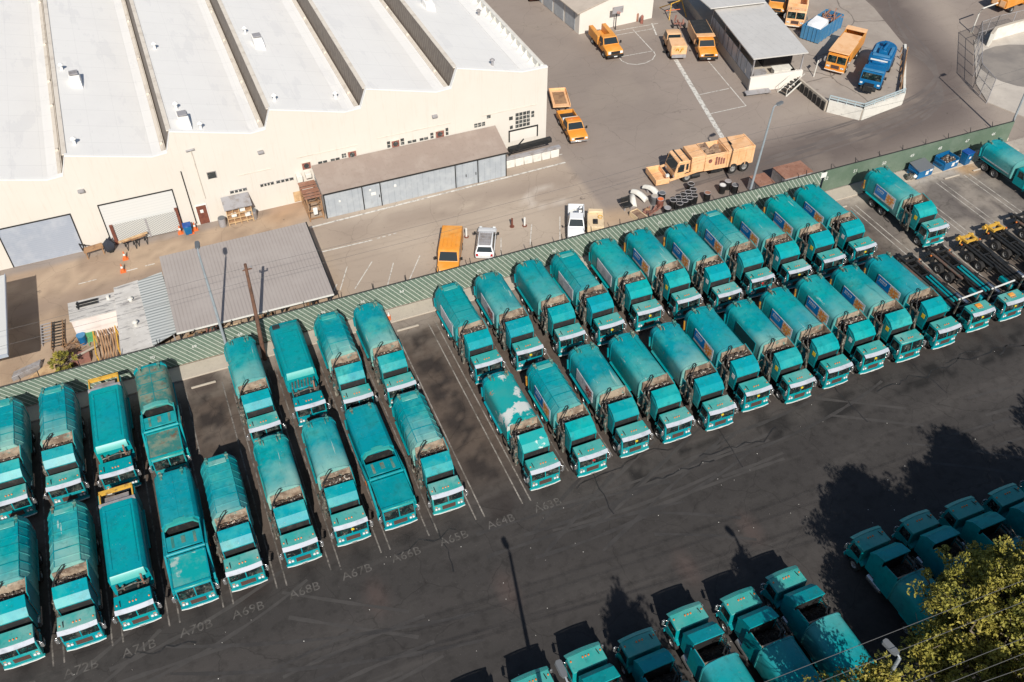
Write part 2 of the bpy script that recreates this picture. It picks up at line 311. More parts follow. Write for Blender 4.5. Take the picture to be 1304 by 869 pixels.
def cab_over(t, visor=True, paint='teal_paint', roof='cab_roof', W=1.17, depth=1.22, rz=2.44, visor_mat='visor', tagc=None, grille='grille'):
    """flat fronted low cab"""
    pr = [(0.0, 0.60), (0.0, 1.36), (0.15, rz - 0.16), (0.22, rz - 0.09), (depth, rz - 0.12), (depth + 0.04, 1.25), (1.62, 1.2), (1.55, 0.95), (1.4, 1.08), (1.05, 1.12), (0.7, 1.05), (0.5, 0.75), (0.45, 0.55)]
    b = MB(); b.prism(pr, 'x', -W, W); cab = part('cab', b, paint, t, 0.045)
    b = MB(); b.loft([[(x, y, z) for x, y in ((-W * 0.985, 0.17), (0, 0.12), (W * 0.985, 0.17), (W * 0.985, depth + 0.03), (-W * 0.985, depth + 0.03))] for z in (rz - 0.10, rz)])
    part('cab_roof', b, roof, cab, 0.03)
    for s in (-1, 1):
        x0, x1 = (-W + 0.09, -0.035) if s < 0 else (0.035, W - 0.09)
        b = MB(); b.slab([(x0, 0.012, 1.42), (x1, 0.012, 1.42), (x1, 0.142, rz - 0.19), (x0, 0.142, rz - 0.19)], 0.0, 0.01, 0.012)
        part('windshield', b, 'glass', cab)
        b = MB(); b.slab([(s * W, 1.15, 1.42), (s * W, 0.24, 1.42), (s * W, 0.33, rz - 0.22), (s * W, 1.12, rz - 0.22)] if s < 0 else [(W, 0.24, 1.42), (W, 1.15, 1.42), (W, 1.12, rz - 0.22), (W, 0.33, rz - 0.22)], 0.0, 0.01, 0.010)
        part('side_window', b, 'glass', cab)
        b = MB(); b.slab([(s * W, 1.24, 0.80), (s * W, 0.50, 0.80), (s * W, 0.18, 1.38), (s * W, 1.24, 1.38)] if s < 0 else [(W, 0.50, 0.80), (W, 1.24, 0.80), (W, 1.24, 1.38), (W, 0.18, 1.38)], 0.02, 0.005, 0.018)
        d = part('door', b, paint, cab)
        b = MB(); b.box(s * (W + 0.018), s * (W + 0.05), 1.05, 1.18, 1.27, 1.31); part('handle', b, 'chrome', d)
        b = MB(); b.bar((s * W, 0.25, 1.95), (s * (W + 0.24), 0.06, 1.95), 0.035); b.bar((s * W, 0.25, 1.3), (s * (W + 0.24), 0.06, 1.35), 0.035); b.bar((s * (W + 0.24), 0.06, 1.3), (s * (W + 0.24), 0.06, 2.0), 0.035)
        b.box(s * (W + 0.14), s * (W + 0.34), 0.02, 0.09, 1.42, 1.88); part('mirror', b, 'chrome', t, 0.01)
        b = MB(); b.box(s * 0.66, s * 1.08, -0.035, 0.02, 0.82, 1.06); h = part('headlight', b, 'chrome', t)
        b = MB()
        for q in (0.75, 0.96): b.tube([(s * q, -0.03, 0.94), (s * q, -0.055, 0.94)], 0.085, 10)
        part('lens', b, 'lens', h)
        b = MB(); b.box(s * 0.86, s * 1.02, -0.02, 0.02, 1.14, 1.2); part('turn_signal', b, 'amber', t)
        b = MB(); b.bar((s * 0.42, -0.015, 1.42), (s * 0.60, 0.035, 1.86), 0.025); part('wiper', b, 'black_metal', t)
        b = MB(); b.box(s * 0.98, s * 1.2, 0.25, 0.75, 0.36, 0.42); b.box(s * 1.0, s * 1.18, 0.3, 0.7, 0.62, 0.66); part('step', b, 'black_metal', t)
    b = MB(); b.box(-0.50, 0.50, -0.03, 0.02, 0.72, 1.16); part('grille', b, grille, t)
    b = MB(); b.box(-0.56, 0.56, -0.02, 0.02, 0.67, 1.22); part('grille_frame', b, paint, t)
    b = MB(); b.loft([[(x, y, z) for x, y in ((-1.24, 0.10), (-1.2, -0.06), (-0.7, -0.13), (0.7, -0.13), (1.2, -0.06), (1.24, 0.10))] for z in (0.40, 0.60)]); bu = part('bumper', b, paint, t, 0.02)
    b = MB(); [b.bar((x0_, y0_ - 0.02, 0.5), (x1_, y1_ - 0.02, 0.5), 0.03, 0.07) for (x0_, y0_), (x1_, y1_) in (((-1.2, -0.06), (-0.7, -0.13)), ((-0.7, -0.13), (0.7, -0.13)), ((0.7, -0.13), (1.2, -0.06)))]; part('trim', b, 'white_paint', bu)
    b = MB(); b.box(-0.18, 0.18, -0.165, -0.145, 0.44, 0.58); part('number_plate', b, 'white_paint', t)
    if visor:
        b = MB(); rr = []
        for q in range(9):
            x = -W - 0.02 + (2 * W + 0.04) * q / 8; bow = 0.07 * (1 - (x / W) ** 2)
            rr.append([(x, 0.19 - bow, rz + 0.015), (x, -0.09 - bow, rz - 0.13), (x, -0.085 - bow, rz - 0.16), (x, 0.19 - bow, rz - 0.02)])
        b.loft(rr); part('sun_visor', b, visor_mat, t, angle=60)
    for x in (-1.0, -0.2, 0.0, 0.2, 1.0):
        b = MB(); b.tube([(x, 0.52, rz - 0.01), (x, 0.50, rz + 0.05), (x, 0.50, rz + 0.07)], [0.06, 0.055, 0.02], 8); part('marker_light', b, 'amber', t)
    b = MB(); b.slab([(-0.88, 0.035, 1.47), (-0.45, 0.035, 1.45), (-0.47, 0.07, 1.66), (-0.86, 0.07, 1.70)], 0.0, 0.004, 0.004); b.slab([(0.30, 0.035, 1.46), (0.48, 0.035, 1.46), (0.48, 0.055, 1.58), (0.30, 0.055, 1.58)], 0.0, 0.004, 0.004); part('dash_papers', b, 'white_paint', cab)
    b = MB(); b.tube([(-0.78, 0.35, rz), (-0.80, 0.75, rz + 0.09)], 0.03, 6); part('horn', b, 'black_metal', t)
    if tagc:
        b = MB(); b.tube([(0.06, 0.05, 1.78), (0.06, -0.01, 1.77)], 0.12, 12); part('hanging_tag', b, tagc, t)
    return cab

def sect(kind, w=1.25, top=3.5, bot=1.05, sc=1.0):
    if kind == 'smooth':
        p = [(-w * 0.93, bot), (-w, bot + 0.25), (-w, top - 0.72)]
        for k in range(1, 8):
            a = math.pi / 2 * k / 8; p.append((-w + 0.62 * (1 - math.cos(a)), top - 0.72 + 0.62 * math.sin(a)))
        p += [(-w + 0.62, top - 0.10), (-0.3, top - 0.02), (0, top)]
    elif kind == 'ribbed':
        p = [(-w * 0.93, bot), (-w, bot + 0.25), (-w, top - 0.75), (-w + 0.08, top - 0.55), (-0.80, top - 0.02), (-0.4, top), (0, top)]
    else:   # flat
        p = [(-w * 0.93, bot), (-w, bot + 0.2), (-w, top - 0.35), (-w + 0.05, top - 0.24), (-w + 0.26, top - 0.02), (-0.4, top), (0, top)]
    p = [(x * sc, bot + (z - bot) * (0.5 + sc / 2)) for x, z in p]
    return p + [(-x, z) for x, z in p[-2::-1]]

def body_shell(t, kind, y0, y1, matn, top=3.5, rings=True):
    s = sect(kind, top=top)
    b = MB(); b.loft([[(x, y, z) for x, z in s] for y in (y0, (y0 + y1) / 2, y1)]); body = part('body', b, matn, t, angle=28)
    big = [(x * 1.03, z + 0.035) for x, z in s]
    if rings:
        for y in (y0 + 0.02, y1 - 0.16):
            b = MB(); b.loft([[(x, yy, z) for x, z in big] for yy in (y, y + 0.09)]); part('hoop', b, 'teal_deep' if y > y0 + 1 else matn, body, angle=28)
    return body

def tail(t, kind, y1, matn, top=3.5, length=0.55, ram='teal_deep'):
    s = sect(kind, top=top)
    def r(y, sc, dz=0.0, bot=1.05): return [(x * sc, y, max(bot, z + dz)) for x, z in s]
    b = MB(); b.loft([r(y1 + 0.01, 1.0), r(y1 + length * 0.45, 0.99, -0.03), r(y1 + length, 0.93, -0.30)]); tg = part('tailgate', b, matn, t, angle=28)
    for s_ in (-1, 1):
        b = MB()
        b.bar((s_ * 0.72, y1 - 0.35, top + 0.0), (s_ * 0.72, y1 + 0.3, top - 0.03), 0.13, 0.16); b.tube([(s_ * 0.72 - 0.12, y1 + 0.02, top + 0.04), (s_ * 0.72 + 0.12, y1 + 0.02, top + 0.04)], 0.09, 8)
        part('hinge', b, 'teal_rusty', tg)
    for s_ in (-1, 1):
        b = MB(); b.box(s_ * 1.02, s_ * 1.19, y1 + length * 0.9, y1 + length + 0.02, 1.2, 1.7); part('tail_light', b, 'red_plastic', tg)
    b = MB(); b.bar((-1.25, y1 + 0.16, 1.35), (-1.24, y1 + 0.30, 2.25), 0.10, 0.22); part('hydraulic_ram', b, ram, tg)
    b = MB(); b.box(-1.0, 1.0, y1 + length * 0.5, y1 + length * 0.75, 0.62, 0.76); part('rear_bumper', b, 'black_metal', t)
    return tg

def ad_sign(t, kind, y0=4.9, y1=7.8, z0=1.62, z1=2.82):
    x = -1.262
    if kind in ('blue', 'grey', 'greyred', 'dark'):
        b = MB(); b.box(x - 0.035, x, y0, y1, z0, z1); f = part('advert_frame', b, 'sign_pale' if kind != 'dark' else 'teal_deep', t)
        xs = x - 0.045
        b = MB(); b.box(xs, x - 0.036, y0 + 0.05, y1 - 0.05, z0 + (0.22 if kind == 'blue' else 0.06), z1 - 0.05); part('poster', b, {'blue': 'sign_blue', 'grey': 'sign_pale', 'greyred': 'sign_pale', 'dark': 'sign_dark'}[kind], f)
        if kind in ('blue', 'greyred'):
            rnd = random.Random(5)
            b = MB(); b.box(xs - 0.004, xs + 0.002, y0 + 0.06, y0 + 1.25, z0 + 0.08, z1 - 0.06); part('picture_ground', b, 'sign_pale' if kind == 'greyred' else 'sign_cream', f)
            b = MB(); c = (y0 + 0.68, (z0 + z1) / 2 + 0.04)
            for k in range(9):
                a = 2 * math.pi * k / 9 + 0.3; ln = 0.66 + 0.14 * math.sin(k * 2.3)
                q = [(c[0] + 0.1 * math.cos(a - 1.2), c[1] + 0.1 * math.sin(a - 1.2)), (c[0] + ln * 0.6 * math.cos(a - 0.28), c[1] + ln * 0.6 * math.sin(a - 0.28)), (c[0] + ln * math.cos(a), c[1] + min(0.52, ln) * math.sin(a)), (c[0] + ln * 0.6 * math.cos(a + 0.28), c[1] + ln * 0.6 * math.sin(a + 0.28))]
                b.loft([[(xs - 0.008 - 0.003 * (k % 3) - d, y, max(z0 + 0.05, min(z1 - 0.06, z))) for y, z in q] for d in (0, 0.002)])
            part('picture', b, 'sign_orange' if kind == 'blue' else 'sign_red', f)
        if kind == 'blue':
            b = MB()
            for k in range(5): b.box(xs - 0.006, xs + 0.002, y1 - 0.42 - k * 0.2, y1 - 0.30 - k * 0.2, z1 - 0.42 + 0.03 * (k % 2), z1 - 0.24)
            for k in range(6): b.box(xs - 0.006, xs + 0.002, y1 - 0.34 - k * 0.16, y1 - 0.25 - k * 0.16, z1 - 0.57, z1 - 0.50)
            part('lettering', b, 'sign_pale', f)

def arm(t, y=3.0, matn='greasy_metal'):
    b = MB()
    for dy in (-0.55, 0.25): b.bar((-1.26, y + dy, 0.75), (-1.22, y + dy + 0.2, 2.55), 0.13, 0.18)
    b.bar((-1.28, y - 0.6, 1.0), (-1.28, y + 0.5, 1.0), 0.16); b.bar((-1.24, y - 0.4, 2.45), (-1.24, y + 0.45, 2.5), 0.14)
    b.bar((-1.40, y - 0.75, 0.85), (-1.36, y - 0.35, 2.2), 0.12)
    A = part('lift_arm', b, matn, t)
    for s in (0, 1):
        b = MB(); c = Vector((-1.38, y - 0.1 + 0.55 * s, 1.25)); b.tube([c + Vector((-0.05, (s * 2 - 1) * 0.05, 0)), c + Vector((-0.12, (s * 2 - 1) * 0.32, 0.1)), c + Vector((-0.10, (s * 2 - 1) * 0.42, 0.5)), c + Vector((0.02, (s * 2 - 1) * 0.22, 0.85))], [0.08, 0.07, 0.06, 0.04], 7); part('gripper', b, matn, A)
    b = MB(); b.tube([(-1.16, y - 0.2, 1.1), (-1.12, y + 0.5, 2.3)], 0.06, 8); b.tube([(-1.12, y + 0.3, 1.9), (-1.10, y + 0.62, 2.7)], 0.035, 8); part('hydraulic_ram', b, 'chrome', A)
    for k in range(2):
        b = MB(); o = 0.16 * k
        b.tube([(-1.20, y - 0.6 + o, 1.3), (-1.28, y - 0.3 + o, 2.3), (-1.18 + o * .5, y + 0.05 + o, 2.95), (-0.90 + o * .4, y + 0.42 + o * .5, 3.42), (-0.52 + o * .3, y + 0.78, 3.58), (-0.26 + o * .3, y + 1.02, 3.60), (-0.16 + o * .2, y + 1.22 - o, 3.60), (-0.34 + o, y + 1.22 - o, 3.58), (-0.62 + o, y + 0.98 - o, 3.50), (-1.02 + o * .4, y + 0.62, 2.95), (-1.2, y + 0.55, 1.6)], 0.03, 6)
        part('hydraulic_hose', b, 'black_metal', A)
    return A

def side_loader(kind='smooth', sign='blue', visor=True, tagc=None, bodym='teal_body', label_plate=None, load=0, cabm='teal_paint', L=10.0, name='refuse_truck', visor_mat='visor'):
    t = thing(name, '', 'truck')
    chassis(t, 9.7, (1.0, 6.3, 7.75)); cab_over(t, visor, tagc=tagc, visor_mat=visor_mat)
    # hopper cover behind the cab
    b = MB(); b.prism([(1.64, 2.66), (1.64, 2.76), (2.06, 3.20), (2.86, 3.44), (2.88, 3.36), (2.10, 3.10), (1.70, 2.66)], 'x', -1.06, 1.06); hc = part('hopper_cover', b, bodym if bodym != 'teal_body' else 'teal_paint', t, 0.015, angle=9)
    b = MB(); b.prism([(1.80, 1.12), (1.80, 2.60), (2.12, 3.02), (2.70, 3.26), (2.70, 1.12)], 'x', -1.0, 1.0); part('shade_filler', b, 'black_metal', hc)  # black filler painted in for the shade of the hollow under the cover
    for s_ in (-1, 1):
        b = MB(); b.prism([(1.74, 1.15), (1.70, 2.68), (2.09, 3.12), (2.80, 3.36), (2.74, 1.15)], 'x', s_ * 1.005, s_ * 1.055); part('cheek', b, 'teal_paint', hc)
    b = MB(); b.slab([(-1.06, 2.65, 1.35), (-1.06, 1.72, 1.35), (-1.06, 1.72, 2.72), (-1.06, 2.65, 3.2)], 0.08, 0.01, 0.02); part('side_panel', b, 'teal_deep', hc)
    if label_plate:
        b = MB(); b.box(-1.10, -1.083, 1.95, 2.30, 2.25, 2.65); part('warning_label', b, label_plate, hc)
    # hopper: tan inside, refuse at the bottom
    b = MB()
    b.prism([(2.76, 1.1), (2.76, 2.9), (2.95, 2.92), (3.05, 3.30), (4.2, 3.42), (4.2, 1.1)], 'x', 1.12, 1.18); b.box(-1.18, 1.18, 2.76, 4.2, 1.0, 1.1)
    b.box(-1.18, -1.12, 2.76, 4.2, 1.1, 2.35); hpp = part('hopper', b, 'teal_paint', t)
    b = MB(); b.box(1.08, 1.115, 2.77, 4.18, 1.12, 2.88); b.hexa([(1.08, 2.98, 2.88), (1.115, 2.98, 2.88), (1.115, 4.18, 2.88), (1.08, 4.18, 2.88), (1.08, 3.08, 3.27), (1.115, 3.08, 3.27), (1.115, 4.18, 3.39), (1.08, 4.18, 3.39)]); b.box(-1.115, -1.08, 2.77, 4.18, 1.12, 2.33)
    b.hexa([(-1.07, 3.80, 1.3), (1.07, 3.80, 1.3), (1.07, 4.14, 1.3), (-1.07, 4.14, 1.3), (-1.07, 4.06, 3.16), (1.07, 4.06, 3.30), (1.07, 4.16, 3.32), (-1.07, 4.16, 3.18)])
    b.box(-1.07, 1.07, 2.77, 4.1, 1.12, 1.3)
    part('liner', b, 'hopper_tan', hpp)
    b = MB(); rnd = random.Random(11 + load)
    nx, ny = 11, 8; g = [[(-1.05 + 2.10 * i / nx, 2.80 + 1.20 * j / ny, 2.30 + 0.28 * load + 0.30 * rnd.random() + 0.38 * math.sin(3 * j / ny)) for i in range(nx + 1)] for j in range(ny + 1)]
    b.loft(g, caps=False, closed=False)
    for k in range(16):
        c = (rnd.uniform(-0.95, 0.95), rnd.uniform(3.1, 3.8), 2.72 + 0.28 * load + rnd.uniform(-0.05, 0.1)); b.blob(c, (rnd.uniform(0.1, 0.28), rnd.uniform(0.08, 0.2), rnd.uniform(0.06, 0.14)), k, 6, 4, 0.6)
    part('refuse', b, 'refuse' if load > -1 else 'refuse_shaded', t, angle=10)
    body = body_shell(t, kind, 4.2, 9.15, bodym)
    b = MB(); b.slab([(-1.0, 4.2, 1.2), (1.0, 4.2, 1.2), (1.0, 4.2, 3.1), (-1.0, 4.2, 3.1)], 0.05, 0.01, 0.02); part('bulkhead', b, 'hopper_tan', body)
    if kind == 'ribbed':
        s = sect('ribbed')
        rib = [(x * 1.012, z + 0.032) for x, z in s]
        for k in range(6):
            y = 4.85 + k * 0.72
            b = MB(); b.loft([[(x, yy, z) for x, z in rib] for yy in (y, y + 0.07)]); part('rib', b, 'teal_deep' if k % 2 else bodym, body)  # darker teal on alternate ribs puts their shadow lines into the colour
        for x_ in (-0.8, 0.8):
            b = MB(); b.bar((x_, 4.3, 3.485), (x_, 9.05, 3.485), 0.05, 0.05); part('edge_strip', b, 'teal_deep', body)
        b = MB(); b.box(-0.62, 0.62, 8.55, 8.98, 3.49, 3.56); part('roof_hatch', b, 'cab_roof', body, 0.02)
    else:
        b = MB()
        for x in (-0.5, 0.5): b.tube([(x, 8.6, 3.5), (x, 8.75, 3.62), (x, 8.95, 3.62), (x, 9.1, 3.5)], 0.035, 6)
        part('lifting_eye', b, 'teal_rusty', body)
    for s_, q_ in ((-1, 1.37), (1, 1.28)):
        b = MB(); b.hexa([(s_ * 1.2, 5.3, 1.20), (s_ * q_, 5.35, 1.12), (s_ * q_, 8.85, 1.12), (s_ * 1.2, 8.9, 1.20), (s_ * 1.2, 5.3, 1.30), (s_ * q_, 5.35, 1.17), (s_ * q_, 8.85, 1.17), (s_ * 1.2, 8.9, 1.30)]); part('mudguard', b, 'teal_paint', t)
    if sign: ad_sign(t, sign)
    tail(t, kind, 9.15, bodym if bodym != 'teal_stained' else 'teal_body', ram='rusty_amber' if sign == 'blue' else 'teal_deep')
    arm(t)
    return t

def front_loader(roofm='teal_stained', bodym='teal_paint', rusty=False):
    t = thing('refuse_truck', '', 'truck')
    chassis(t, 9.8, (1.0, 6.6, 8.0)); cab_over(t, False)
    b = MB(); b.box(-1.16, 1.16, 0.14, 2.55, 2.62, 2.72); h = part('cab_guard', b, 'teal_rusty' if rusty else roofm, t, 0.02)
    b = MB()
    for a, c in (((-1.18, 0.12), (1.18, 0.12)), ((-1.18, 2.57), (1.18, 2.57)), ((-1.18, 0.12), (-1.18, 2.57)), ((1.18, 0.12), (1.18, 2.57))): b.bar((*a, 2.72), (*c, 2.72), 0.09, 0.12)
    part('rim', b, bodym, h)
    b = MB()
    for x in (-1.05, 1.05):
        for y in (0.35, 1.3, 2.45): b.bar((x, y, 2.3), (x, y, 2.66), 0.08)
    part('support', b, bodym, h)
    b = MB(); b.tube([(-1.25, 2.85, 2.75), (1.25, 2.85, 2.75)], 0.13, 10); part('torque_tube', b, bodym, t)
    b = MB(); b.box(-1.15, 1.15, 1.6, 3.1, 1.1, 2.3); part('hopper_front', b, 'teal_deep', t, 0.03)
    b = MB(); b.box(-1.14, 1.14, 3.05, 4.2, 2.78, 2.88); hp = part('hopper_lid', b, 'teal_deep' if not rusty else 'teal_paint', t, 0.02)
    b = MB()
    for x in (-0.72, 0.72): b.box(x - 0.09, x + 0.09, 3.2, 4.1, 2.875, 2.90)
    b.box(-0.16, 0.12, 3.4, 4.0, 2.875, 2.89)
    part('rail', b, 'teal_rusty', hp)
    b = MB(); b.box(-1.22, -1.14, 2.9, 5.0, 1.1, 2.95); b.box(1.14, 1.22, 2.9, 5.0, 1.1, 2.95); b.box(-1.14, 1.14, 3.0, 4.95, 1.1, 1.5); part('hopper', b, bodym, t); b = MB(); b.box(-1.13, 1.13, 3.1, 4.94, 1.505, 1.8); part('refuse', b, 'refuse_shaded', t); b = MB(); b.box(-1.1, 1.1, 4.90, 4.945, 1.8, 2.9); part('blade', b, 'black_metal', t)  # dark slab and black plate put in as the hopper opening's shade
    body = body_shell(t, 'flat' if not rusty else 'smooth', 4.95, 9.2, bodym if not rusty else 'teal_rusty', 3.4, rings=False)
    b = MB(); b.prism([(-1.22, 2.8), (-0.9, 3.30), (0, 3.48), (0.9, 3.30), (1.22, 2.8), (1.1, 2.8), (0.8, 3.16), (0, 3.3), (-0.8, 3.16), (-1.1, 2.8)], 'y', 4.72, 5.1); part('lip', b, 'cab_roof', body)
    b = MB(); b.box(-0.025, 0.025, 5.2, 9.1, 3.39, 3.42)
    for y in (6.2, 7.3, 8.3): b.box(-1.0, 1.0, y, y + 0.04, 3.38, 3.415)
    part('seam', b, 'teal_deep', body)
    tail(t, 'flat', 9.2, bodym, 3.4)
    for s in (-1, 1):
        b = MB(); b.bar((s * 1.36, 0.75, 1.55), (s * 1.36, 2.9, 2.62), 0.16, 0.26); b.bar((s * 1.36, 2.8, 2.62), (s * 1.36, 5.3, 2.1), 0.16, 0.28); b.bar((s * 1.36, 0.8, 1.6), (s * 1.36, 0.7, 0.85), 0.14, 0.2); a = part('lift_arm', b, 'teal_paint', t, 0.02)
        b = MB(); b.tube([(s * 1.36, 3.1, 2.35), (s * 1.36, 4.9, 1.3)], 0.07, 8); b.tube([(s * 1.36, 2.9, 2.47), (s * 1.36, 3.4, 2.18)], 0.04, 8); part('hydraulic_ram', b, 'chrome', a)
        b = MB(); b.box(s * 1.42, s * 1.46, 3.4, 3.65, 1.6, 1.85); part('reflector', b, 'amber', a)
        b = MB(); b.box(s * 1.2, s * 1.34, 5.4, 9.0, 1.12, 1.22); part('mudguard', b, 'teal_paint', t)
    return t

def flat_roof(yellow=True):
    t = thing('refuse_truck', '', 'truck')
    chassis(t, 9.8, (1.0, 6.3, 7.75)); cab_over(t, True, roof='teal_paint')
    rnd = random.Random(3)
    b = MB(); b.box(-0.95, 0.95, 1.62, 2.25, 0.9, 1.9); part('pump_housing', b, 'black_metal', t, 0.03)
    b = MB()
    for k in range(9): c = (rnd.uniform(-0.95, 0.95), rnd.uniform(1.7, 2.15), 1.9); b.tube([c, (c[0] + rnd.uniform(-0.2, 0.2), c[1] + rnd.uniform(-0.1, 0.15), 2.1 + rnd.random() * 0.25)], 0.07, 7)
    b.tube([(-0.9, 1.85, 2.2), (0.2, 1.9, 2.35), (0.9, 1.85, 2.2)], 0.05, 6); part('hydraulic_valves', b, 'greasy_metal', t)
    if not yellow:
        b = MB(); b.box(-1.0, 1.0, 2.3, 3.2, 1.0, 2.2); part('packer_frame', b, 'teal_deep', t, 0.03)
        b = MB()
        for k in range(8): x_ = -0.9 + 0.25 * k; b.bar((x_, 2.35, 2.25), (x_ + 0.1, 3.0, 2.3 + 0.05 * (k % 3)), 0.09)
        part('packer_pipes', b, 'greasy_metal', t)
    b = MB(); b.tube([(0.75, 1.9, 2.0), (0.75, 1.9, 2.75), (0.75, 2.05, 2.9)], 0.07, 8); part('exhaust_stack', b, 'rust_metal', t)
    y1 = 8.3 if yellow else 8.6
    y0 = 2.3 if yellow else 3.25
    body = body_shell(t, 'flat', y0, y1, 'teal_paint', 3.2, rings=False)
    b = MB(); b.hexa([(-1.1, y0 - 0.3, 2.72), (1.1, y0 - 0.3, 2.72), (1.1, y0 - 0.005, 2.72), (-1.1, y0 - 0.005, 2.72), (-1.05, y0 - 0.06, 3.16), (1.05, y0 - 0.06, 3.16), (1.05, y0 - 0.005, 3.2), (-1.05, y0 - 0.005, 3.2)]); part('lip', b, 'cab_roof', body)
    b = MB()
    for x in (-0.82, 0.82): b.box(x - 0.025, x + 0.025, y0 + 0.5, y1 - 0.5, 3.19, 3.225)
    b.box(-0.8, 0.8, y1 - 0.62, y1 - 0.57, 3.19, 3.225); part('seam', b, 'teal_deep', body)
    for s in (-1, 1):
        b = MB(); b.box(s * 1.2, s * 1.36, 5.2, 8.6, 1.12, 1.22); part('mudguard', b, 'teal_paint', t)
        b = MB(); b.box(s * 1.255, s * 1.3, 3.0, 7.8, 1.9, 1.98); part('side_rail', b, 'teal_deep', body)
    if yellow:
        b = MB(); b.box(-1.2, 1.2, y1 + 0.02, y1 + 0.28, 1.0, 3.16); part('bulkhead', b, 'grey_metal', t, 0.03)
        b = MB(); b.box(-1.22, -1.1, y1 + 0.3, 9.6, 0.8, 2.9); b.box(1.1, 1.22, y1 + 0.3, 9.6, 0.8, 2.9); b.box(-1.1, 1.1, y1 + 0.3, 9.6, 0.8, 1.0); b.box(-1.1, 1.1, 9.5, 9.6, 1.0, 1.9)
        hp = part('rear_hopper', b, 'teal_deep', t)
        b = MB()
        for x in (-1.08, 1.08): b.bar((x, y1 + 0.3, 3.0), (x, 9.6, 3.0), 0.10, 0.22)
        b.bar((-1.12, 9.62, 3.0), (1.12, 9.62, 3.0), 0.26, 0.22); part('rail', b, 'rusty_yellow', hp)
        b = MB(); b.hexa([(-0.8, y1 + 0.34, 2.55), (0.8, y1 + 0.34, 2.55), (0.8, 9.25, 2.6), (-0.8, 9.25, 2.6), (-0.8, y1 + 0.34, 3.0), (0.8, y1 + 0.34, 3.0), (0.8, 9.25, 2.85), (-0.8, 9.25, 2.85)]); part('packer_blade', b, 'grey_metal', hp)
        for s_ in (-1, 1):
            b = MB(); b.box(s_ * 1.08, s_ * 1.2, 9.6, 9.65, 1.2, 1.5); part('tail_light', b, 'red_plastic', hp)
    else:
        b = MB(); b.loft([[(x, yy, z - dz) for x, z in sect('flat', top=3.2)] for yy, dz in ((8.62, 0.05), (9.3, 0.12), (9.9, 0.5))], True); tg = part('tailgate', b, 'teal_body', t)
        b = MB(); b.box(-1.0, -0.4, 8.75, 9.25, 3.1, 3.2); part('vent_cap', b, 'tarp_black', tg, 0.02)
        b = MB(); b.box(-1.1, 1.1, 9.3, 9.34, 2.9, 3.12); part('hinge', b, 'teal_deep', tg)
    return t

def rolloff(yellow=True, rustm='rust_metal'):
    """hook-lift truck without its container"""
    t = thing('roll_off_truck', '', 'truck')
    chassis(t, 9.9, (1.0, 6.4, 7.8)); cab_over(t, True, tagc='yellow_plastic')
    b = MB(); b.box(-0.28, 0.28, 0.62, 1.0, 2.44, 2.56); part('beacon_bar', b, 'orange_paint', t, 0.02)
    b = MB()
    for x in (-0.5, 0.5): b.box(x - 0.1, x + 0.1, 2.1, 9.6, 1.02, 1.30)
    for y in (2.2, 3.6, 5.2, 6.9, 8.4): b.box(-0.4, 0.4, y, y + 0.14, 1.04, 1.22)
    fr = part('tilt_frame', b, 'black_metal', t)
    b = MB()
    for x in (-0.2, 0.2): b.tube([(x, 3.0, 1.25), (x, 6.6, 1.35)], 0.10, 9)
    part('hydraulic_ram', b, 'black_metal' if yellow else 'teal_deep', fr)
    b = MB()
    for s in (-1, 1): b.box(s * 0.66, s * 0.92, 5.2, 9.3, 1.10, 1.20)
    part('runner', b, 'black_metal' if yellow else 'rust_dark', fr)
    b = MB(); b.bar((-1.3, 1.9, 2.72), (1.3, 1.9, 2.86), 0.10); part('tarp_roller', b, 'white_paint', t)
    b = MB()
    for x in (-1.05, 1.05): b.bar((x, 1.95, 0.95), (x, 1.9, 2.8), 0.12)
    b.bar((-1.05, 1.95, 1.6), (1.05, 1.95, 1.6), 0.1); part('tarp_gantry', b, 'greasy_metal', t)
    for s in (-1, 1):
        b = MB(); b.box(s * 0.75, s * 1.2, 2.5, 4.0, 0.75, 1.15); part('tool_box', b, 'chrome' if s > 0 else 'teal_deep', t, 0.03)
        b = MB(); b.box(s * 0.7, s * 1.25, 5.3, 5.36, 0.6, 1.15); b.box(s * 0.7, s * 1.25, 8.75, 8.8, 0.6, 1.15); part('mud_flap', b, 'black_metal', t)
        for y in (9.0,):
            b = MB(); b.blob((s * 1.12, y, 1.18), (0.10, 0.10, 0.09), 1, 7, 4, 0); part('marker_light', b, 'amber', t)
        b = MB(); b.tube([(s * 0.95, 2.2, 1.35), (s * 0.92, 4.4, 1.3), (s * 0.6, 5.4, 1.38)], 0.05, 6); part('hydraulic_hose', b, 'black_metal', t)
    ym = 'rusty_yellow' if yellow else 'black_metal'
    b = MB()
    b.bar((-0.75, 9.7, 1.32), (0.75, 9.7, 1.32), 0.22, 0.24); b.bar((-0.62, 9.0, 1.36), (0.62, 9.0, 1.36), 0.18, 0.2)
    for x in (-0.6, 0.6): b.bar((x, 8.8, 1.38), (x, 10.0, 1.32), 0.2, 0.2)
    for x in (-0.85, 0.85): b.tube([(x - 0.1, 9.85, 1.2), (x + 0.1, 9.85, 1.2)], 0.2, 10)
    b.bar((-1.0, 9.3, 1.0), (-0.6, 9.6, 1.2), 0.12)
    part('rear_roller', b, ym, t)
    b = MB(); b.box(-1.15, 1.15, 9.5, 9.58, 0.5, 0.7); part('rear_bumper', b, 'black_metal', t)
    return t

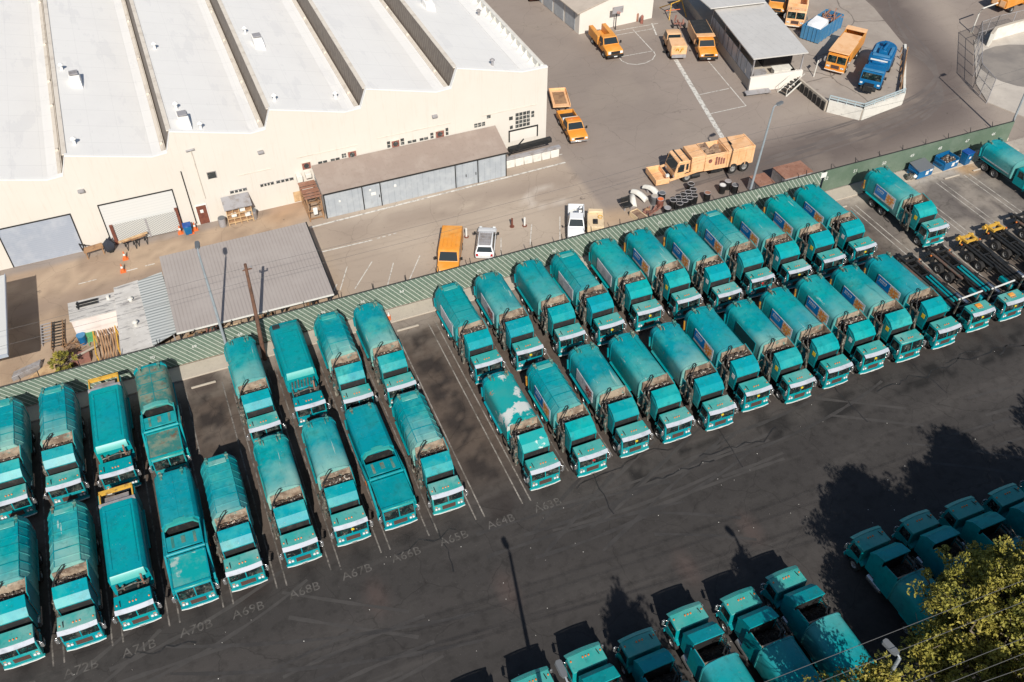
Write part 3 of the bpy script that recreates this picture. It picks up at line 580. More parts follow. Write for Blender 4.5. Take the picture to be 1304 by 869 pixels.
def bonneted_truck():
    """long nosed truck with a rounded tank body"""
    t = thing('refuse_truck', '', 'truck')
    b = MB()
    for x in (-0.45, 0.45): b.box(x - 0.06, x + 0.06, 0.4, 8.2, 0.62, 0.9)
    part('chassis', b, 'black_metal', t)
    for y in (1.0, 5.7, 7.1):
        for s in (-1, 1): wheel(t, s * 1.0, y, 0.5, 0.3 if y < 2 else 0.5)
    b = MB(); b.loft([[(-0.55, 0.15, 0.75), (0.55, 0.15, 0.75), (0.55, 0.12, 1.45), (0.35, 0.12, 1.55), (-0.35, 0.12, 1.55), (-0.55, 0.12, 1.45)], [(-0.85, 2.0, 0.75), (0.85, 2.0, 0.75), (0.85, 2.0, 1.7), (0.55, 2.0, 1.85), (-0.55, 2.0, 1.85), (-0.85, 2.0, 1.7)]]); part('bonnet', b, 'teal_paint', t, 0.03)
    for s in (-1, 1):
        b = MB(); b.loft([[(s * 0.6, y, z), (s * 1.2, y, z - 0.05), (s * 1.2, y, z - 0.14), (s * 0.6, y, z - 0.1)] for y, z in ((0.25, 0.85), (0.45, 1.1), (0.8, 1.24), (1.2, 1.24), (1.55, 1.1), (1.85, 0.8))]); part('mudguard', b, 'teal_paint', t)
        b = MB(); b.tube([(s * 0.85, 0.30, 1.0), (s * 0.85, 0.22, 1.0)], 0.11, 10); part('headlight', b, 'lens', t)
    b = MB(); b.box(-1.15, 1.15, -0.05, 0.15, 0.5, 0.78); part('bumper', b, 'chrome', t, 0.03)
    b = MB(); b.box(-0.42, 0.42, 0.08, 0.14, 0.85, 1.4); part('grille', b, 'chrome', t)
    b = MB(); b.prism([(1.95, 0.75), (1.95, 1.72), (2.35, 2.5), (2.5, 2.58), (3.3, 2.58), (3.4, 2.5), (3.4, 0.75)], 'x', -1.08, 1.08); cab = part('cab', b, 'teal_paint', t, 0.05)
    b = MB(); b.slab([(-1.0, 1.98, 1.76), (1.0, 1.98, 1.76), (0.96, 2.33, 2.46), (-0.96, 2.33, 2.46)], 0.03, 0.01, 0.015); part('windshield', b, 'glass', cab)
    for s in (-1, 1):
        q = [(s * 1.08, 3.1, 1.7), (s * 1.08, 2.2, 1.7), (s * 1.08, 2.48, 2.42), (s * 1.08, 3.1, 2.42)]
        b = MB(); b.slab(q if s < 0 else [q[1], q[0], q[3], q[2]], 0.03, 0.01, 0.012); part('side_window', b, 'glass', cab)
    body = body_shell(t, 'smooth', 3.7, 7.9, 'teal_body', 3.0)
    b = MB(); b.tube([(-1.29, 4.0, 1.5), (-1.29, 7.6, 1.5)], 0.06, 7); part('side_rail', b, 'chrome', body)
    for s in (-1, 1):
        b = MB(); b.box(s * 1.0, s * 1.28, 5.0, 7.8, 1.1, 1.18); part('mudguard', b, 'teal_paint', t)
    tail(t, 'smooth', 7.9, 'teal_body', 3.0, 0.5)
    return t
# ------------------------------------------------------------------ prototypes, then copies
PROTO = {}
def proto(key, fn, *a, **k):
    PROTO[key] = (fn, a, k)
LAB = 'yellow_plastic'
SPEC = dict(
 T=dict(kind='smooth', sign=None, load=-2, visor_mat='cab_roof'), T_tag=dict(kind='smooth', sign=None, load=-2, visor_mat='cab_roof'), T_red=dict(kind='smooth', sign='greyred', load=-2, visor_mat='cab_roof'), T_blue=dict(kind='smooth', sign='blue', load=-2, visor_mat='cab_roof'),  # teal visor_mat: visors turned away go without the painted sky reflection
 S=dict(kind='smooth', sign=None), S_tag=dict(kind='smooth', sign=None, tagc='yellow_plastic', load=1),
 S_blue=dict(kind='smooth', sign='blue', label_plate='yellow_plastic'), S_blue2=dict(kind='smooth', sign='blue', tagc='yellow_plastic', label_plate='white_paint', load=1),
 S_grey=dict(kind='smooth', sign='grey', tagc='yellow_plastic', load=1), S_red=dict(kind='smooth', sign='greyred', tagc='yellow_plastic'),
 S_dark=dict(kind='smooth', sign='dark', tagc='yellow_plastic', label_plate='yellow_plastic'), S_stain=dict(kind='smooth', sign=None, bodym='teal_stained'),
 S_novisor=dict(kind='smooth', sign='blue', visor=False, label_plate='yellow_plastic'),
 Rb=dict(kind='ribbed', sign=None), Rb_grey=dict(kind='ribbed', sign='grey', load=1), Rb_blue=dict(kind='ribbed', sign='blue', tagc='red_plastic'), Rb_gt=dict(kind='ribbed', sign='grey', tagc='yellow_plastic', load=1))
G = 'teal refuse trucks parked in the yard'
TRUCKS = [   # kind, x, y of the front, turn, fade / chalk / rust, label
 ('Rb', -17.6, 37.3, 0, (0.7, 0.5, 0.5), 'ribbed teal refuse truck cut by the left edge of the photo, front row'),
 ('Rb', -13.9, 37.1, 0, (0.8, 0.9, 0.7), 'faded ribbed teal refuse truck parked left of a yellow-hopper truck, front row'),
 ('FY', -10.45, 37.2, 0, (0.1, 0.1, 0.0), 'flat-roofed teal truck with open yellow-railed rear hopper, nearest the dark lane'),
 ('FL', -6.75, 37.2, 0, (0.3, 0.3, 0.5), 'teal front loader with pale blotchy cab guard, left of a lone ribbed truck'),
 ('Rb', -3.45, 37.3, 0, (0.7, 0.6, 0.5), 'ribbed teal refuse truck standing in front of the empty stained bay'),
 ('S', 0.4, 37.7, 0, (1.0, 1.0, 0.1), 'chalky smooth teal refuse truck nose-out ahead of the truck by the wooden pole'),
 ('S_tag', 4.0, 38.0, 0, (0.55, 0.6, 0.1), 'smooth teal refuse truck ahead of the flat-roofed truck with a black roof patch'),
 ('FLd', 7.45, 38.0, 0, (0.2, 0.1, 0.3), 'teal front loader with dark open hopper between smooth and ribbed trucks, front row'),
 ('Rb', 11.05, 37.9, 0, (0.9, 0.7, 1.0), 'rust-speckled ribbed teal truck at the front end beside the tall empty bay'),
 ('Rb', -17.6, 49.2, 0, (0.8, 0.8, 0.5), 'ribbed teal refuse truck cut by the left edge, close to the striped fence'),
 ('Rb', -14.0, 49.2, 0, (1.0, 0.9, 0.6), 'pale ribbed teal refuse truck by the fence, left of a yellow-hopper truck'),
 ('FY', -10.4, 48.9, 0, (0.1, 0.1, 0.0), 'flat-roofed teal truck whose yellow-railed hopper backs onto the striped fence'),
 ('FLr', -6.8, 48.8, 0, (0.5, 0.5, 1.0), 'rusty-roofed teal front loader by the fence under stall number 70'),
 ('S', 0.4, 49.1, 0, (0.75, 0.9, 0.1), 'smooth teal refuse truck backed to the fence between steel pole and wooden pole'),
 ('F', 4.1, 49.9, 0, (0.1, 0.1, 0.0), 'flat-roofed teal truck with a square black patch on its rear roof'),
 ('Rb', 7.75, 49.2, 0, (0.9, 0.8, 0.2), 'pale green ribbed teal truck at the fence behind a front loader'),
 ('S', 11.25, 49.1, 0, (0.9, 0.8, 0.1), 'smooth teal refuse truck at the fence, left side of the tall empty bay'),
 # right block, along the fence
 ('Rb_grey', 18.55, 48.8, 0, (0.15, 0.3, 0.2), 'flat-ribbed teal refuse truck at the fence, right side of the tall empty bay'),
 ('S_red', 22.25, 48.9, 0, (0.4, 0.5, 0.1), 'teal refuse truck at the fence behind the orange van, yellow tag in windshield'),
 ('S', 26.2, 49.1, 0, (0.3, 1.0, 0.1), 'smooth teal refuse truck with greyest cab roof, third along the fence in right block'),
 ('Rb_gt', 29.85, 49.0, 0, (0.2, 0.4, 0.1), 'ribbed teal refuse truck, fourth along the fence in the right block'),
 ('S_grey', 33.7, 49.3, 0, (0.3, 0.8, 0.1), 'smooth teal refuse truck with grey poster, fence row, below the white pickup'),
 ('S_blue', 37.6, 49.3, 0, (0.8, 0.8, 0.1), 'teal refuse truck with blue poster, fence row, just right of the grey-poster truck'),
 ('S_blue2', 41.3, 48.6, 0, (0.3, 0.7, 0.1), 'teal refuse truck with blue poster at the fence below the rows of black barrels'),
 ('Rb_blue', 45.15, 49.2, 0, (0.4, 0.7, 0.1), 'ribbed teal refuse truck with blue poster, fence row, near orange sweeper front'),
 ('S_blue2', 48.9, 48.9, 0, (0.3, 0.7, 0.1), 'teal refuse truck with blue poster backed against the fence at a steel lamp post'),
 ('S_blue', 52.8, 49.0, 0, (0.2, 0.5, 0.6), 'teal refuse truck at the fence below the small rusty box, white scuffs on cab'),
 ('S_blue2', 56.6, 49.3, 0, (0.2, 0.3, 0.1), 'last teal refuse truck of the fence row where striped screen turns plain green'),
 ('S_blue', 64.9, 49.0, 0, (0.7, 0.9, 0.1), 'lone teal refuse truck with blue poster beside the blue dumpsters'),
 # right block, along the lane
 ('S_stain', 18.35, 37.2, 0, (0.3, 0.4, 0.2), 'teal refuse truck with peeling white patches on its body, front row'),
 ('Rb_blue', 22.1, 36.95, 0, (0.5, 0.6, 0.3), 'ribbed teal refuse truck beside the one with peeling white patches'),
 ('S_red', 25.9, 37.35, 0, (0.5, 0.4, 0.1), 'teal refuse truck with grey and red poster, third in front row of right block'),
 ('S', 29.6, 37.3, 0, (0.5, 0.6, 0.1), 'smooth teal refuse truck without poster, fourth in front row of right block'),
 ('S_tag', 33.3, 37.1, 0, (0.7, 0.9, 0.1), 'shiny teal refuse truck with greyish cab roof, fifth in front row of right block'),
 ('S_blue2', 37.0, 37.7, 0, (0.2, 0.6, 0.1), 'teal refuse truck with blue poster, sixth in front row of right block'),
 ('S_dark', 40.7, 37.1, 0, (0.6, 0.8, 0.1), 'teal refuse truck with dark blank advert frame, front row'),
 ('S_blue', 44.5, 37.3, 0, (0.3, 0.5, 0.1), 'teal refuse truck with blue poster just right of the dark-framed one'),
 ('S_blue2', 48.3, 37.5, 0, (0.4, 0.4, 0.1), 'teal refuse truck with blue poster, ninth in front row of right block'),
 ('S_novisor', 52.0, 37.4, 0, (0.5, 0.6, 0.1), 'teal refuse truck lacking a sun visor on its cab, front row'),
 ('S_blue', 55.9, 37.5, 0, (0.3, 0.3, 0.1), 'teal refuse truck with body beside the empty roll-off trucks, end of front row'),
 # bottom row, facing the other way
 ('T', 7.3, 23.2, 1, (0.2, 0.3, 0.1), 'teal refuse truck below the picture whose roof shadow shows at the bottom'),
 ('T', 11.0, 23.4, 1, (0.2, 0.3, 0.1), 'teal cab just peeking in at the bottom edge where a pole shadow ends'),
 ('T', 14.6, 23.6, 1, (0.2, 0.3, 0.1), 'sunlit teal cab at the bottom edge, left of a tree-shaded cab'),
 ('T_red', 18.1, 23.2, 1, (0.1, 0.3, 0.1), 'tree-shaded teal cab at the bottom between two sunlit cabs'),
 ('T_tag', 21.8, 23.6, 1, (0.2, 0.5, 0.1), 'teal truck in the bottom row, sunlit cab right of the shaded cab'),
 ('T', 25.5, 23.2, 1, (0.2, 0.3, 0.1), 'teal truck in the bottom row, second from its open right-hand gap'),
 ('T_tag', 29.1, 23.4, 1, (0.2, 0.4, 0.1), 'teal truck in the bottom row standing left of the shaded gap and street lamp'),
 ('T', 36.2, 23.8, 1, (0.2, 0.3, 0.1), 'teal truck in deep tree shade right of the gap, nearest the street lamp'),
 ('T_blue', 40.2, 23.6, 1, (0.2, 0.3, 0.1), 'second teal truck right of the gap, in deep tree shade'),
 ('T', 43.9, 23.3, 1, (0.2, 0.3, 0.1), 'third teal truck right of the gap, in deep tree shade above the tree'),
 ('T_tag', 47.5, 23.0, 1, (0.2, 0.3, 0.1), 'fourth teal truck right of the gap, in tree shade near the right edge'),
 ('T', 51.2, 23.2, 1, (0.2, 0.3, 0.1), 'shaded teal truck cut by the right edge above the tree'),
]
ROLL = [(60.1, 38.0, False, 'empty teal roll-off truck with dark rear end, first beyond the last bodied truck'),
        (63.8, 38.0, False, 'empty teal roll-off truck cut by the right edge, white tarp bar behind cab'),
        (67.5, 38.2, True, 'empty roll-off truck with yellow hoist end nearest the lone refuse truck'),
        (71.25, 38.6, True, 'empty roll-off truck with yellow hoist end, cut by the right edge'),
        (75.0, 38.9, False, 'black empty roll-off truck end at the far right edge')]
protos = {}
for k in sorted({r[0] for r in TRUCKS}):
    if k in SPEC: protos[k] = side_loader(**SPEC[k])
    elif k == 'FY': protos[k] = flat_roof(True)
    elif k == 'F': protos[k] = flat_roof(False)
    elif k == 'FL': protos[k] = front_loader('teal_blotchy')
    elif k == 'FLd': protos[k] = front_loader('teal_paint')
    elif k == 'FLr': protos[k] = front_loader('teal_stained', rusty=True)
protos['RO'] = rolloff(False); protos['ROy'] = rolloff(True)
index_children()
used = set()
def place(key, x, y, turn, colr, label, group):
    o = protos[key] if key not in used else copy_tree(protos[key])
    used.add(key)
    o.location = (x, y, 0.004); o.rotation_euler = (0, 0, math.pi * turn + R(random.uniform(-0.8, 0.8)))
    tag(o, label, 'truck', group)
    return o, colr
todo = [place(k, x, y, tr, c, lb, G) for k, x, y, tr, c, lb in TRUCKS]
todo += [place('ROy' if yl else 'RO', x, y, 0, (0.4, 0.6, 0.3), lb, 'empty roll-off trucks') for x, y, yl, lb in ROLL]
bt = bonneted_truck(); bt.location = (80.4, 50.4, 0.004); tag(bt, 'bonneted teal truck with a rounded body at the right edge near the fence', 'truck')
todo.append((bt, (0.4, 0.5, 0.2)))
KIDS = {}
for o in col.objects:
    if o.parent: KIDS.setdefault(o.parent.name, []).append(o)
def paint_tree(o, c):
    o.color = (*c[:3], c[3])
    for k in KIDS.get(o.name, []): paint_tree(k, c)
rnd = random.Random(17)
for o, c in todo: paint_tree(o, (*[min(1, v * rnd.uniform(0.6, 1.35)) for v in c], rnd.random() ** 1.5))
# ================================================================== ground
def sstep(a, b, x):
    t = max(0.0, min(1.0, (x - a) / (b - a))); return t * t * (3 - 2 * t)
def lerp3(a, b, t): return tuple(p + (q - p) * t for p, q in zip(a, b))
def fn(x, y, s, seed=0.0, oct=4):
    return mnoise.fractal(Vector((x * s + seed, y * s - seed, seed)), 0.8, 2.1, oct) * 0.5 + 0.5
def seg_d(x, y, pl):
    best = 1e9
    for (ax, ay), (bx, by) in zip(pl, pl[1:]):
        vx, vy = bx - ax, by - ay; t = max(0, min(1, ((x - ax) * vx + (y - ay) * vy) / (vx * vx + vy * vy)))
        best = min(best, math.hypot(x - ax - vx * t, y - ay - vy * t))
    return best
def sheet(name, x0, x1, y0, y1, st, z, colf, m, hgt=None):
    nx, ny = int((x1 - x0) / st), int((y1 - y0) / st)
    vs, cs = [], []
    for j in range(ny + 1):
        for i in range(nx + 1):
            x, y = x0 + (x1 - x0) * i / nx, y0 + (y1 - y0) * j / ny
            vs.append((x, y, z + (hgt(x, y) if hgt else 0))); cs += [*colf(x, y), 1.0]
    fs = [(j * (nx + 1) + i, j * (nx + 1) + i + 1, (j + 1) * (nx + 1) + i + 1, (j + 1) * (nx + 1) + i) for j in range(ny) for i in range(nx)]
    me = bpy.data.meshes.new(name); me.from_pydata(vs, [], fs); a = me.color_attributes.new('wear', 'FLOAT_COLOR', 'POINT'); a.data.foreach_set('color', cs)
    me.materials.append(m); o = bpy.data.objects.new(name, me); col.objects.link(o); return tag(o, kind='structure')

m_yard = mat('yard_asphalt', (0, 0, 0), 0.82, 0, [('noise', 0.10, 'light', 0.50, 0.75, 0.22, (0.5, 1.5, 1)), ('noise', 1.2, 'dark', 0.48, 0.72, 0.55), ('noise', 0.35, 'light', 0.56, 0.78, 0.20, (0.25, 1.6, 1)),
   ('noise', 9.0, 'light', 0.62, 0.75, 0.55), ('crack', 0.16, 'dark', 0.006, 0.002, 0.35), ('noise', 26.0, (0.42, 0.40, 0.38), 0.745, 0.765, 0.8)], bump=(9, 0.25, 0.02), attr='wear', spec=0.3)
m_road = mat('service_asphalt', (0, 0, 0), 0.85, 0, [('noise', 0.22, 'light', 0.5, 0.75, 0.12), ('noise', 0.8, 'dark', 0.52, 0.78, 0.18, (0.4, 1.3, 1)), ('noise', 2.4, 'dark', 0.60, 0.76, 0.45),
   ('crack', 0.17, 'dark', 0.006, 0.002, 0.28), ('noise', 11, 'dark', 0.60, 0.75, 0.4), ('noise', 0.55, (0.07, 0.06, 0.053), 0.675, 0.72, 0.7), ('noise', 1.7, (0.09, 0.078, 0.07), 0.70, 0.74, 0.6)], bump=(9, 0.2, 0.02), attr='wear', spec=0.25)

cent = [-17.6, -13.95, -10.4, -6.8, -3.4, 0.4, 4.05, 7.6, 11.15, 14.75, 18.45, 22.15, 26.0, 29.7, 33.5, 37.3, 41.0, 44.8, 48.6, 52.4, 56.3, 60.4, 64.1, 67.8, 71.5, 75.25, 79.0, 82.7]
def yard_col(x, y):
    c = (0.043, 0.039, 0.037)
    n = fn(x, y, 0.09, 3.1); n2 = fn(x, y, 0.5, 9.0)
    streak = mnoise.noise(Vector((x * 0.035 + y * 0.01, y * 0.35, 2.0))) * 0.5 + 0.5
    c = lerp3(c, (0.064, 0.057, 0.053), sstep(0.45, 0.75, streak) * 0.6)
    if y > 36:      # stalls: brownish, oily in the middle of each bay
        t = sstep(36, 44, y); c = lerp3(c, (0.098, 0.074, 0.059), t)
        c = lerp3(c, (0.14, 0.115, 0.095), sstep(48, 58, y) * sstep(0.40, 0.62, n2) * 0.8)
        c = lerp3(c, (0.26, 0.22, 0.185), sstep(56.6, 58.2, y))
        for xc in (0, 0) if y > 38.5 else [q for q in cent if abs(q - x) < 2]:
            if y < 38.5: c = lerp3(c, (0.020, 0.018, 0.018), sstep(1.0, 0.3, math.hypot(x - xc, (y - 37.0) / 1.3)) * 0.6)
        for xc in (-3.3, 14.75, 60.7): # bare bays
            d = math.hypot((x - xc) / 1.25, 0); o = sstep(1.35, 0.5, d) * sstep(57.5, 56, y) * sstep(0.40, 0.56, fn(x, y, 0.45, 21))
            c = lerp3(c, (0.030, 0.024, 0.022), o * 0.9)
        d = math.hypot(x + 3.3, (y - 58.2) / 0.9); c = lerp3(c, (0.05, 0.035, 0.03), sstep(2.0, 1.0, d) * 0.8)
    r = sstep(58.5, 64.5, x) * sstep(40, 50, y)
    cc = lerp3((0.27, 0.235, 0.20), (0.16, 0.14, 0.125), sstep(0.45, 0.66, fn(x, y, 0.16, 4)))
    lane = abs(((x - 66.7) / 3.72) % 1 - 0.5)
    cc = lerp3(cc, (0.10, 0.085, 0.08), sstep(0.18, 0.02, lane) * sstep(0.45, 0.62, fn(x, y * 0.35, 0.35, 6)) * 0.8 * sstep(67, 69, x))
    cc = lerp3(cc, (0.45, 0.40, 0.34), sstep(57.2, 58.6, y) * 0.8)
    d = math.hypot(x - 78.0, (y - 58.6)); cc = lerp3(cc, (0.42, 0.28, 0.16), sstep(1.9, 0.6, d))
    c = lerp3(c, cc, r)
    if 34.3 < y < 36.6:   # wet patches below the bumpers of the right block
        c = lerp3(c, (0.012, 0.011, 0.011), sstep(0.50, 0.60, fn(x, y * 1.6, 0.33, 12)) * sstep(20, 24, x) * 0.85)
    for px, py in ((12.5, 30.5), (30.4, 28.3), (24.6, 27.2), (4.2, 33.4)):  # reddish spill scrapes
        c = lerp3(c, (0.15, 0.095, 0.080), sstep(1.6, 0.2, math.hypot((x - px) / 0.7, (y - py) / 1.4)) * 0.25)
    return c
sheet('yard', -46, 104, -30, 60.9, 0.5, 0.004, yard_col, m_yard)

lane_pl = [(40, 66.5), (62, 67.5), (84, 69.5), (91, 77), (93, 86), (84, 100), (70, 118)]
lane_pl2 = [(93, 86), (100, 100), (118, 118)]
left_pl = [(-30, 74), (-6, 76.5), (8, 73.6), (36, 74.3)]
def road_col(x, y):
    n = fn(x, y, 0.07, 1.0); n2 = fn(x, y, 0.35, 7.7)
    conc = lerp3((0.43, 0.355, 0.285), (0.375, 0.305, 0.245), sstep(0.35, 0.65, n))
    asp = lerp3((0.30, 0.25, 0.215), (0.25, 0.208, 0.18), sstep(0.30, 0.75, n) * 0.7)
    dirt = lerp3((0.42, 0.315, 0.225), (0.34, 0.25, 0.18), sstep(0.4, 0.62, n2))
    if x < 38.2 and y < 79:
        c = lerp3(dirt, conc, sstep(8.5, 11, x + (y - 70) * 0.15))
        c = lerp3(c, (0.30, 0.24, 0.195), sstep(2.6, 0.4, abs(y - 73.2)) * sstep(9, 14, x) * sstep(0.25, 0.5, fn(x * 0.3, y, 0.5, 5)) * 0.75)
        c = lerp3(c, (0.29, 0.22, 0.17), sstep(2.0, 0.4, abs(y - 74.2 - 0.06 * x)) * sstep(9, 4, x) * 0.8)
        d = abs(math.hypot(x - 34.0, (y - 71.3) * 1.5) - 2.2); c = lerp3(c, (0.56, 0.50, 0.44), sstep(0.8, 0.1, d) * 0.6 * sstep(0.4, 0.55, n2))
    else:
        c = asp
        d = min(seg_d(x, y, lane_pl), seg_d(x, y, lane_pl2)); c = lerp3(c, (0.13, 0.105, 0.095), sstep(6.5, 1.0, d) * sstep(44, 56, x) * 0.9)
        d2 = abs(d - 7.5); c = lerp3(c, (0.38, 0.32, 0.265), sstep(2.5, 0.3, d2) * sstep(60, 70, x) * 0.45)
        c = lerp3(c, (0.34, 0.285, 0.235), sstep(0.55, 0.80, fn(x, y, 0.12, 15)) * 0.3)
    c = lerp3(c, (0.52, 0.36, 0.22), sstep(2.4, 0.4, math.hypot((x - 38.6) / 1.6, (y - 65.2))) * 0.6)
    c = lerp3(c, (0.50, 0.30, 0.16), sstep(3.5, 0.6, math.hypot((x - 9.0) / 1.3, (y - 79.4))) * 0.5)
    c = lerp3(c, (0.20, 0.15, 0.11), sstep(0.58, 0.7, fn(x, y, 0.55, 33)) * 0.4 * sstep(12, 8, x))
    return c
sheet('service_road', -70, 210, 60.9, 190, 0.75, 0.004, road_col, m_road)
g = MB(); g.add([(-1500, -600, 0), (1500, -600, 0), (1500, 2500, 0), (-1500, 2500, 0)], [(0, 1, 2, 3)])
mat('far_ground', (0.17, 0.15, 0.13), 0.9, 0, [('noise', 0.05, (0.10, 0.09, 0.08), 0.4, 0.6, 0.8)])
tag(g.build('ground', 'far_ground'), kind='structure')
g = MB(); g.box(-46, 85.9, 59.0, 60.7, 0.0, 0.14); tag(g.build('kerb', 'concrete_pale', bev=0.02), kind='structure')

# painted lines: flat sheets 4 mm above the ground
def line(b, a, c, w, z=0.009):
    a = Vector((a[0], a[1])); c = Vector((c[0], c[1])); d = (c - a).normalized(); n = Vector((-d.y, d.x)) * w / 2
    b.add([(*(a - n), z), (*(c - n), z), (*(c + n), z), (*(a + n), z)], [(0, 1, 2, 3)])
cent = [-17.6, -13.95, -10.4, -6.8, -3.4, 0.4, 4.05, 7.6, 11.15, 14.75, 18.45, 22.15, 26.0, 29.7, 33.5, 37.3, 41.0, 44.8, 48.6, 52.4, 56.3, 60.4, 64.1, 67.8, 71.5, 75.25, 79.0, 82.7]
b = MB(); b2 = MB(); b3 = MB(); b4 = MB()
for a, c in zip(cent, cent[1:]):
    xm = (a + c) / 2
    for dx in (-0.33, 0.33):
        line(b3 if xm > 58 else b4 if 12 < xm < 17.5 else b if xm > 12 else b2, (xm + dx, 57.6), (xm + dx, 36.6 if xm < 17.5 else 38.0 if xm < 58 else 40), 0.10)
tag(b.build('stall_lines', 'line_worn'), kind='structure'); tag(b2.build('stall_lines', 'line_worn'), kind='structure'); tag(b3.build('stall_lines', 'line_bay'), kind='structure'); tag(b4.build('stall_lines', 'line_faded'), kind='structure')
b = MB()
line(b, P(395, 290), P(720, 207), 0.22); line(b, P(410, 321), P(474, 306), 0.16)
for q in ((480, 304), (487, 302), (494, 300), (501, 298)): line(b, P(q[0], q[1]), P(q[0] + 4, q[1] - 1), 0.12)
for a, c in (((433, 370), (442, 340)), ((452, 368), (474, 333)), ((493, 366), (501, 335)), ((519, 362), (535, 325)), ((638, 332), (638, 303)), ((675, 312), (677, 286)), ((713, 306), (713, 276)), ((418, 388), (429, 362)), ((559, 347), (563, 318)), ((405, 376), (414, 352))): line(b, P(*a), P(*c), 0.09)
line(b, P(155, 347), P(175, 342), 0.12); line(b, P(185, 339), P(197, 336), 0.12); line(b, P(100, 362), P(123, 356), 0.10)
line(b, P(648, 212.5), P(716, 196.5), 0.12)
tag(b.build('road_lines', 'line_white'), kind='structure')
b = MB()
for a, c, w_ in (((902, 78), (950, 135), .12), ((950, 135), (905, 145), .12), ((890, 121), (928, 113), .12), ((782, 40), (838, 30), .12), ((780, 46), (836, 36), .10), ((806, 38), (832, 66), .12), ((788, 73), (832, 65), .12), ((830, 30), (836, 45), .2)): line(b, P(*a), P(*c), w_)
pl = [P(788, 73), P(792, 78), P(800, 81.5), P(811, 82.5), P(822, 80.5), P(831, 76), P(834.5, 70), P(832, 65)]
for a, c in zip(pl, pl[1:]): line(b, a, c, 0.12, 0.009)
line(b, P(858, 72), P(922, 179), 0.55, 0.009)
tag(b.build('court_lines', 'line_white'), kind='structure')
# tyre tracks, tar seals and litter on the dark lane
def strip(b, pts, w, z, rnd):
    L_, R_ = [], []
    for i, p in enumerate(pts):
        d = (pts[min(i + 1, len(pts) - 1)] - pts[max(i - 1, 0)]).normalized(); n = Vector((-d.y, d.x)) * w / 2 * rnd.uniform(0.6, 1.3)
        L_.append((*(p + n), z)); R_.append((*(p - n), z))
    m = len(pts); b.add(L_ + R_, [(i, m + i, m + i + 1, i + 1) for i in range(m - 1)])
rnd = random.Random(31); b = MB(); b2 = MB()
for k in range(26):
    x0, y0 = rnd.uniform(-20, 55), rnd.uniform(24.5, 35.5); a = rnd.uniform(-0.12, 0.12) + (0 if rnd.random() < 0.7 else rnd.choice((0.5, -0.5))); cur = rnd.uniform(-0.03, 0.03); ln = rnd.uniform(6, 24); pts = []
    for q in range(int(ln / 0.8)): pts.append(Vector((x0, y0))); x0 += 0.8 * math.cos(a); y0 += 0.8 * math.sin(a); a += cur * 0.8
    pts = [p for p in pts if 14 < p.y < 36.6]
    if len(pts) < 4: continue
    for off in (0, 2.0): strip(b if k % 5 < 2 else b2, [p + Vector((0, off)) for p in pts], 0.26, 0.0075 + 0.0003 * k / 26, rnd)
tag(b.build('tyre_tracks', 'tyre_mark'), kind='structure'); tag(b2.build('tyre_tracks', 'scuff_mark'), kind='structure')
b = MB()
for x0, y0, ln in ((20.5, 36.3, 9), (30.5, 35.4, 8), (47.5, 35.6, 12), (55, 36.0, 10), (6.5, 36.0, 5), (26, 34.8, 6), (60, 35, 8), (-12, 35.6, 5)):
    p = Vector((x0, y0)); pts = []
    for q in range(int(ln / 0.45)): pts.append(p.copy()); p += Vector((0.45, rnd.choice((0, 0, 0.28, -0.28, 0.1))))
    strip(b, pts, 0.12, 0.0082, rnd)
for x0 in (22.4, 33.4, 44.7, 9.6, 52.3):
    p = Vector((x0, 38)); pts = []
    for q in range(9): pts.append(p.copy()); p += Vector((rnd.uniform(-0.15, 0.2), -0.6))
    strip(b, pts, 0.09, 0.0084, rnd)
tag(b.build('tar_seals', 'tar_seal'), kind='structure')
b = MB()
for k in range(16):
    base = [Vector(p) for p in lane_pl] if k % 3 else [Vector(p) for p in lane_pl[:5]] + [Vector((100, 100)), Vector((118, 118))]
    off = rnd.uniform(-3.2, 3.2); pts = []
    for a_, c_ in zip(base, base[1:]):
        for q in range(12): pts.append(a_.lerp(c_, q / 12))
    sm = [sum((pts[max(0, min(len(pts) - 1, i + j))] for j in range(-7, 8)), Vector((0, 0))) / 15 for i in range(len(pts))]
    i0 = rnd.randrange(0, 30); seg = sm[i0:i0 + rnd.randrange(18, 40)]
    strip(b, [p + Vector((off * 0.7, off)) for p in seg], 0.28, 0.0088 + 0.0002 * k / 16, rnd)
mat('lane_track', (0.125, 0.104, 0.095), 0.85, 0, [('noise', 0.35, (0.155, 0.13, 0.116), 0.42, 0.6, 0.95)])
tag(b.build('tyre_tracks', 'lane_track'), kind='structure')
b = MB()
for k in range(110):
    x, y = rnd.uniform(-20, 60), rnd.uniform(20, 36.5); s_ = rnd.uniform(0.015, 0.045); a = rnd.uniform(0, 3)
    b.add([(x + s_ * math.cos(a + q * 1.57), y + s_ * math.sin(a + q * 1.57), 0.012 + 0.02 * (q % 2)) for q in range(4)], [(0, 1, 2, 3)])
tag(b.build('litter', 'litter'), 'tiny pale scraps of litter scattered over the dark lane', 'litter', kind='stuff')
# stop bars at the head of the bays one can see
b0 = None
for x in (-3.3, 14.4, 60.6, 75.3, 79.2):
    b = MB(); b.box(x - 1.0, x + 1.0, 57.7, 57.88, 0.004, 0.14)
    lb = {-3.3: 'concrete wheel stop at the head of the short stained bay', 14.4: 'concrete wheel stop at the head of the tall empty bay', 60.6: 'concrete wheel stop beside the lone refuse truck, on its left', 75.3: 'concrete wheel stop on the bare floor in front of the blue dumpsters', 79.2: 'concrete wheel stop near the bonneted teal truck'}[x]
    tag(b.build('wheel_stop', 'concrete_pale', bev=0.03), lb, 'wheel stop', 'wheel stops')

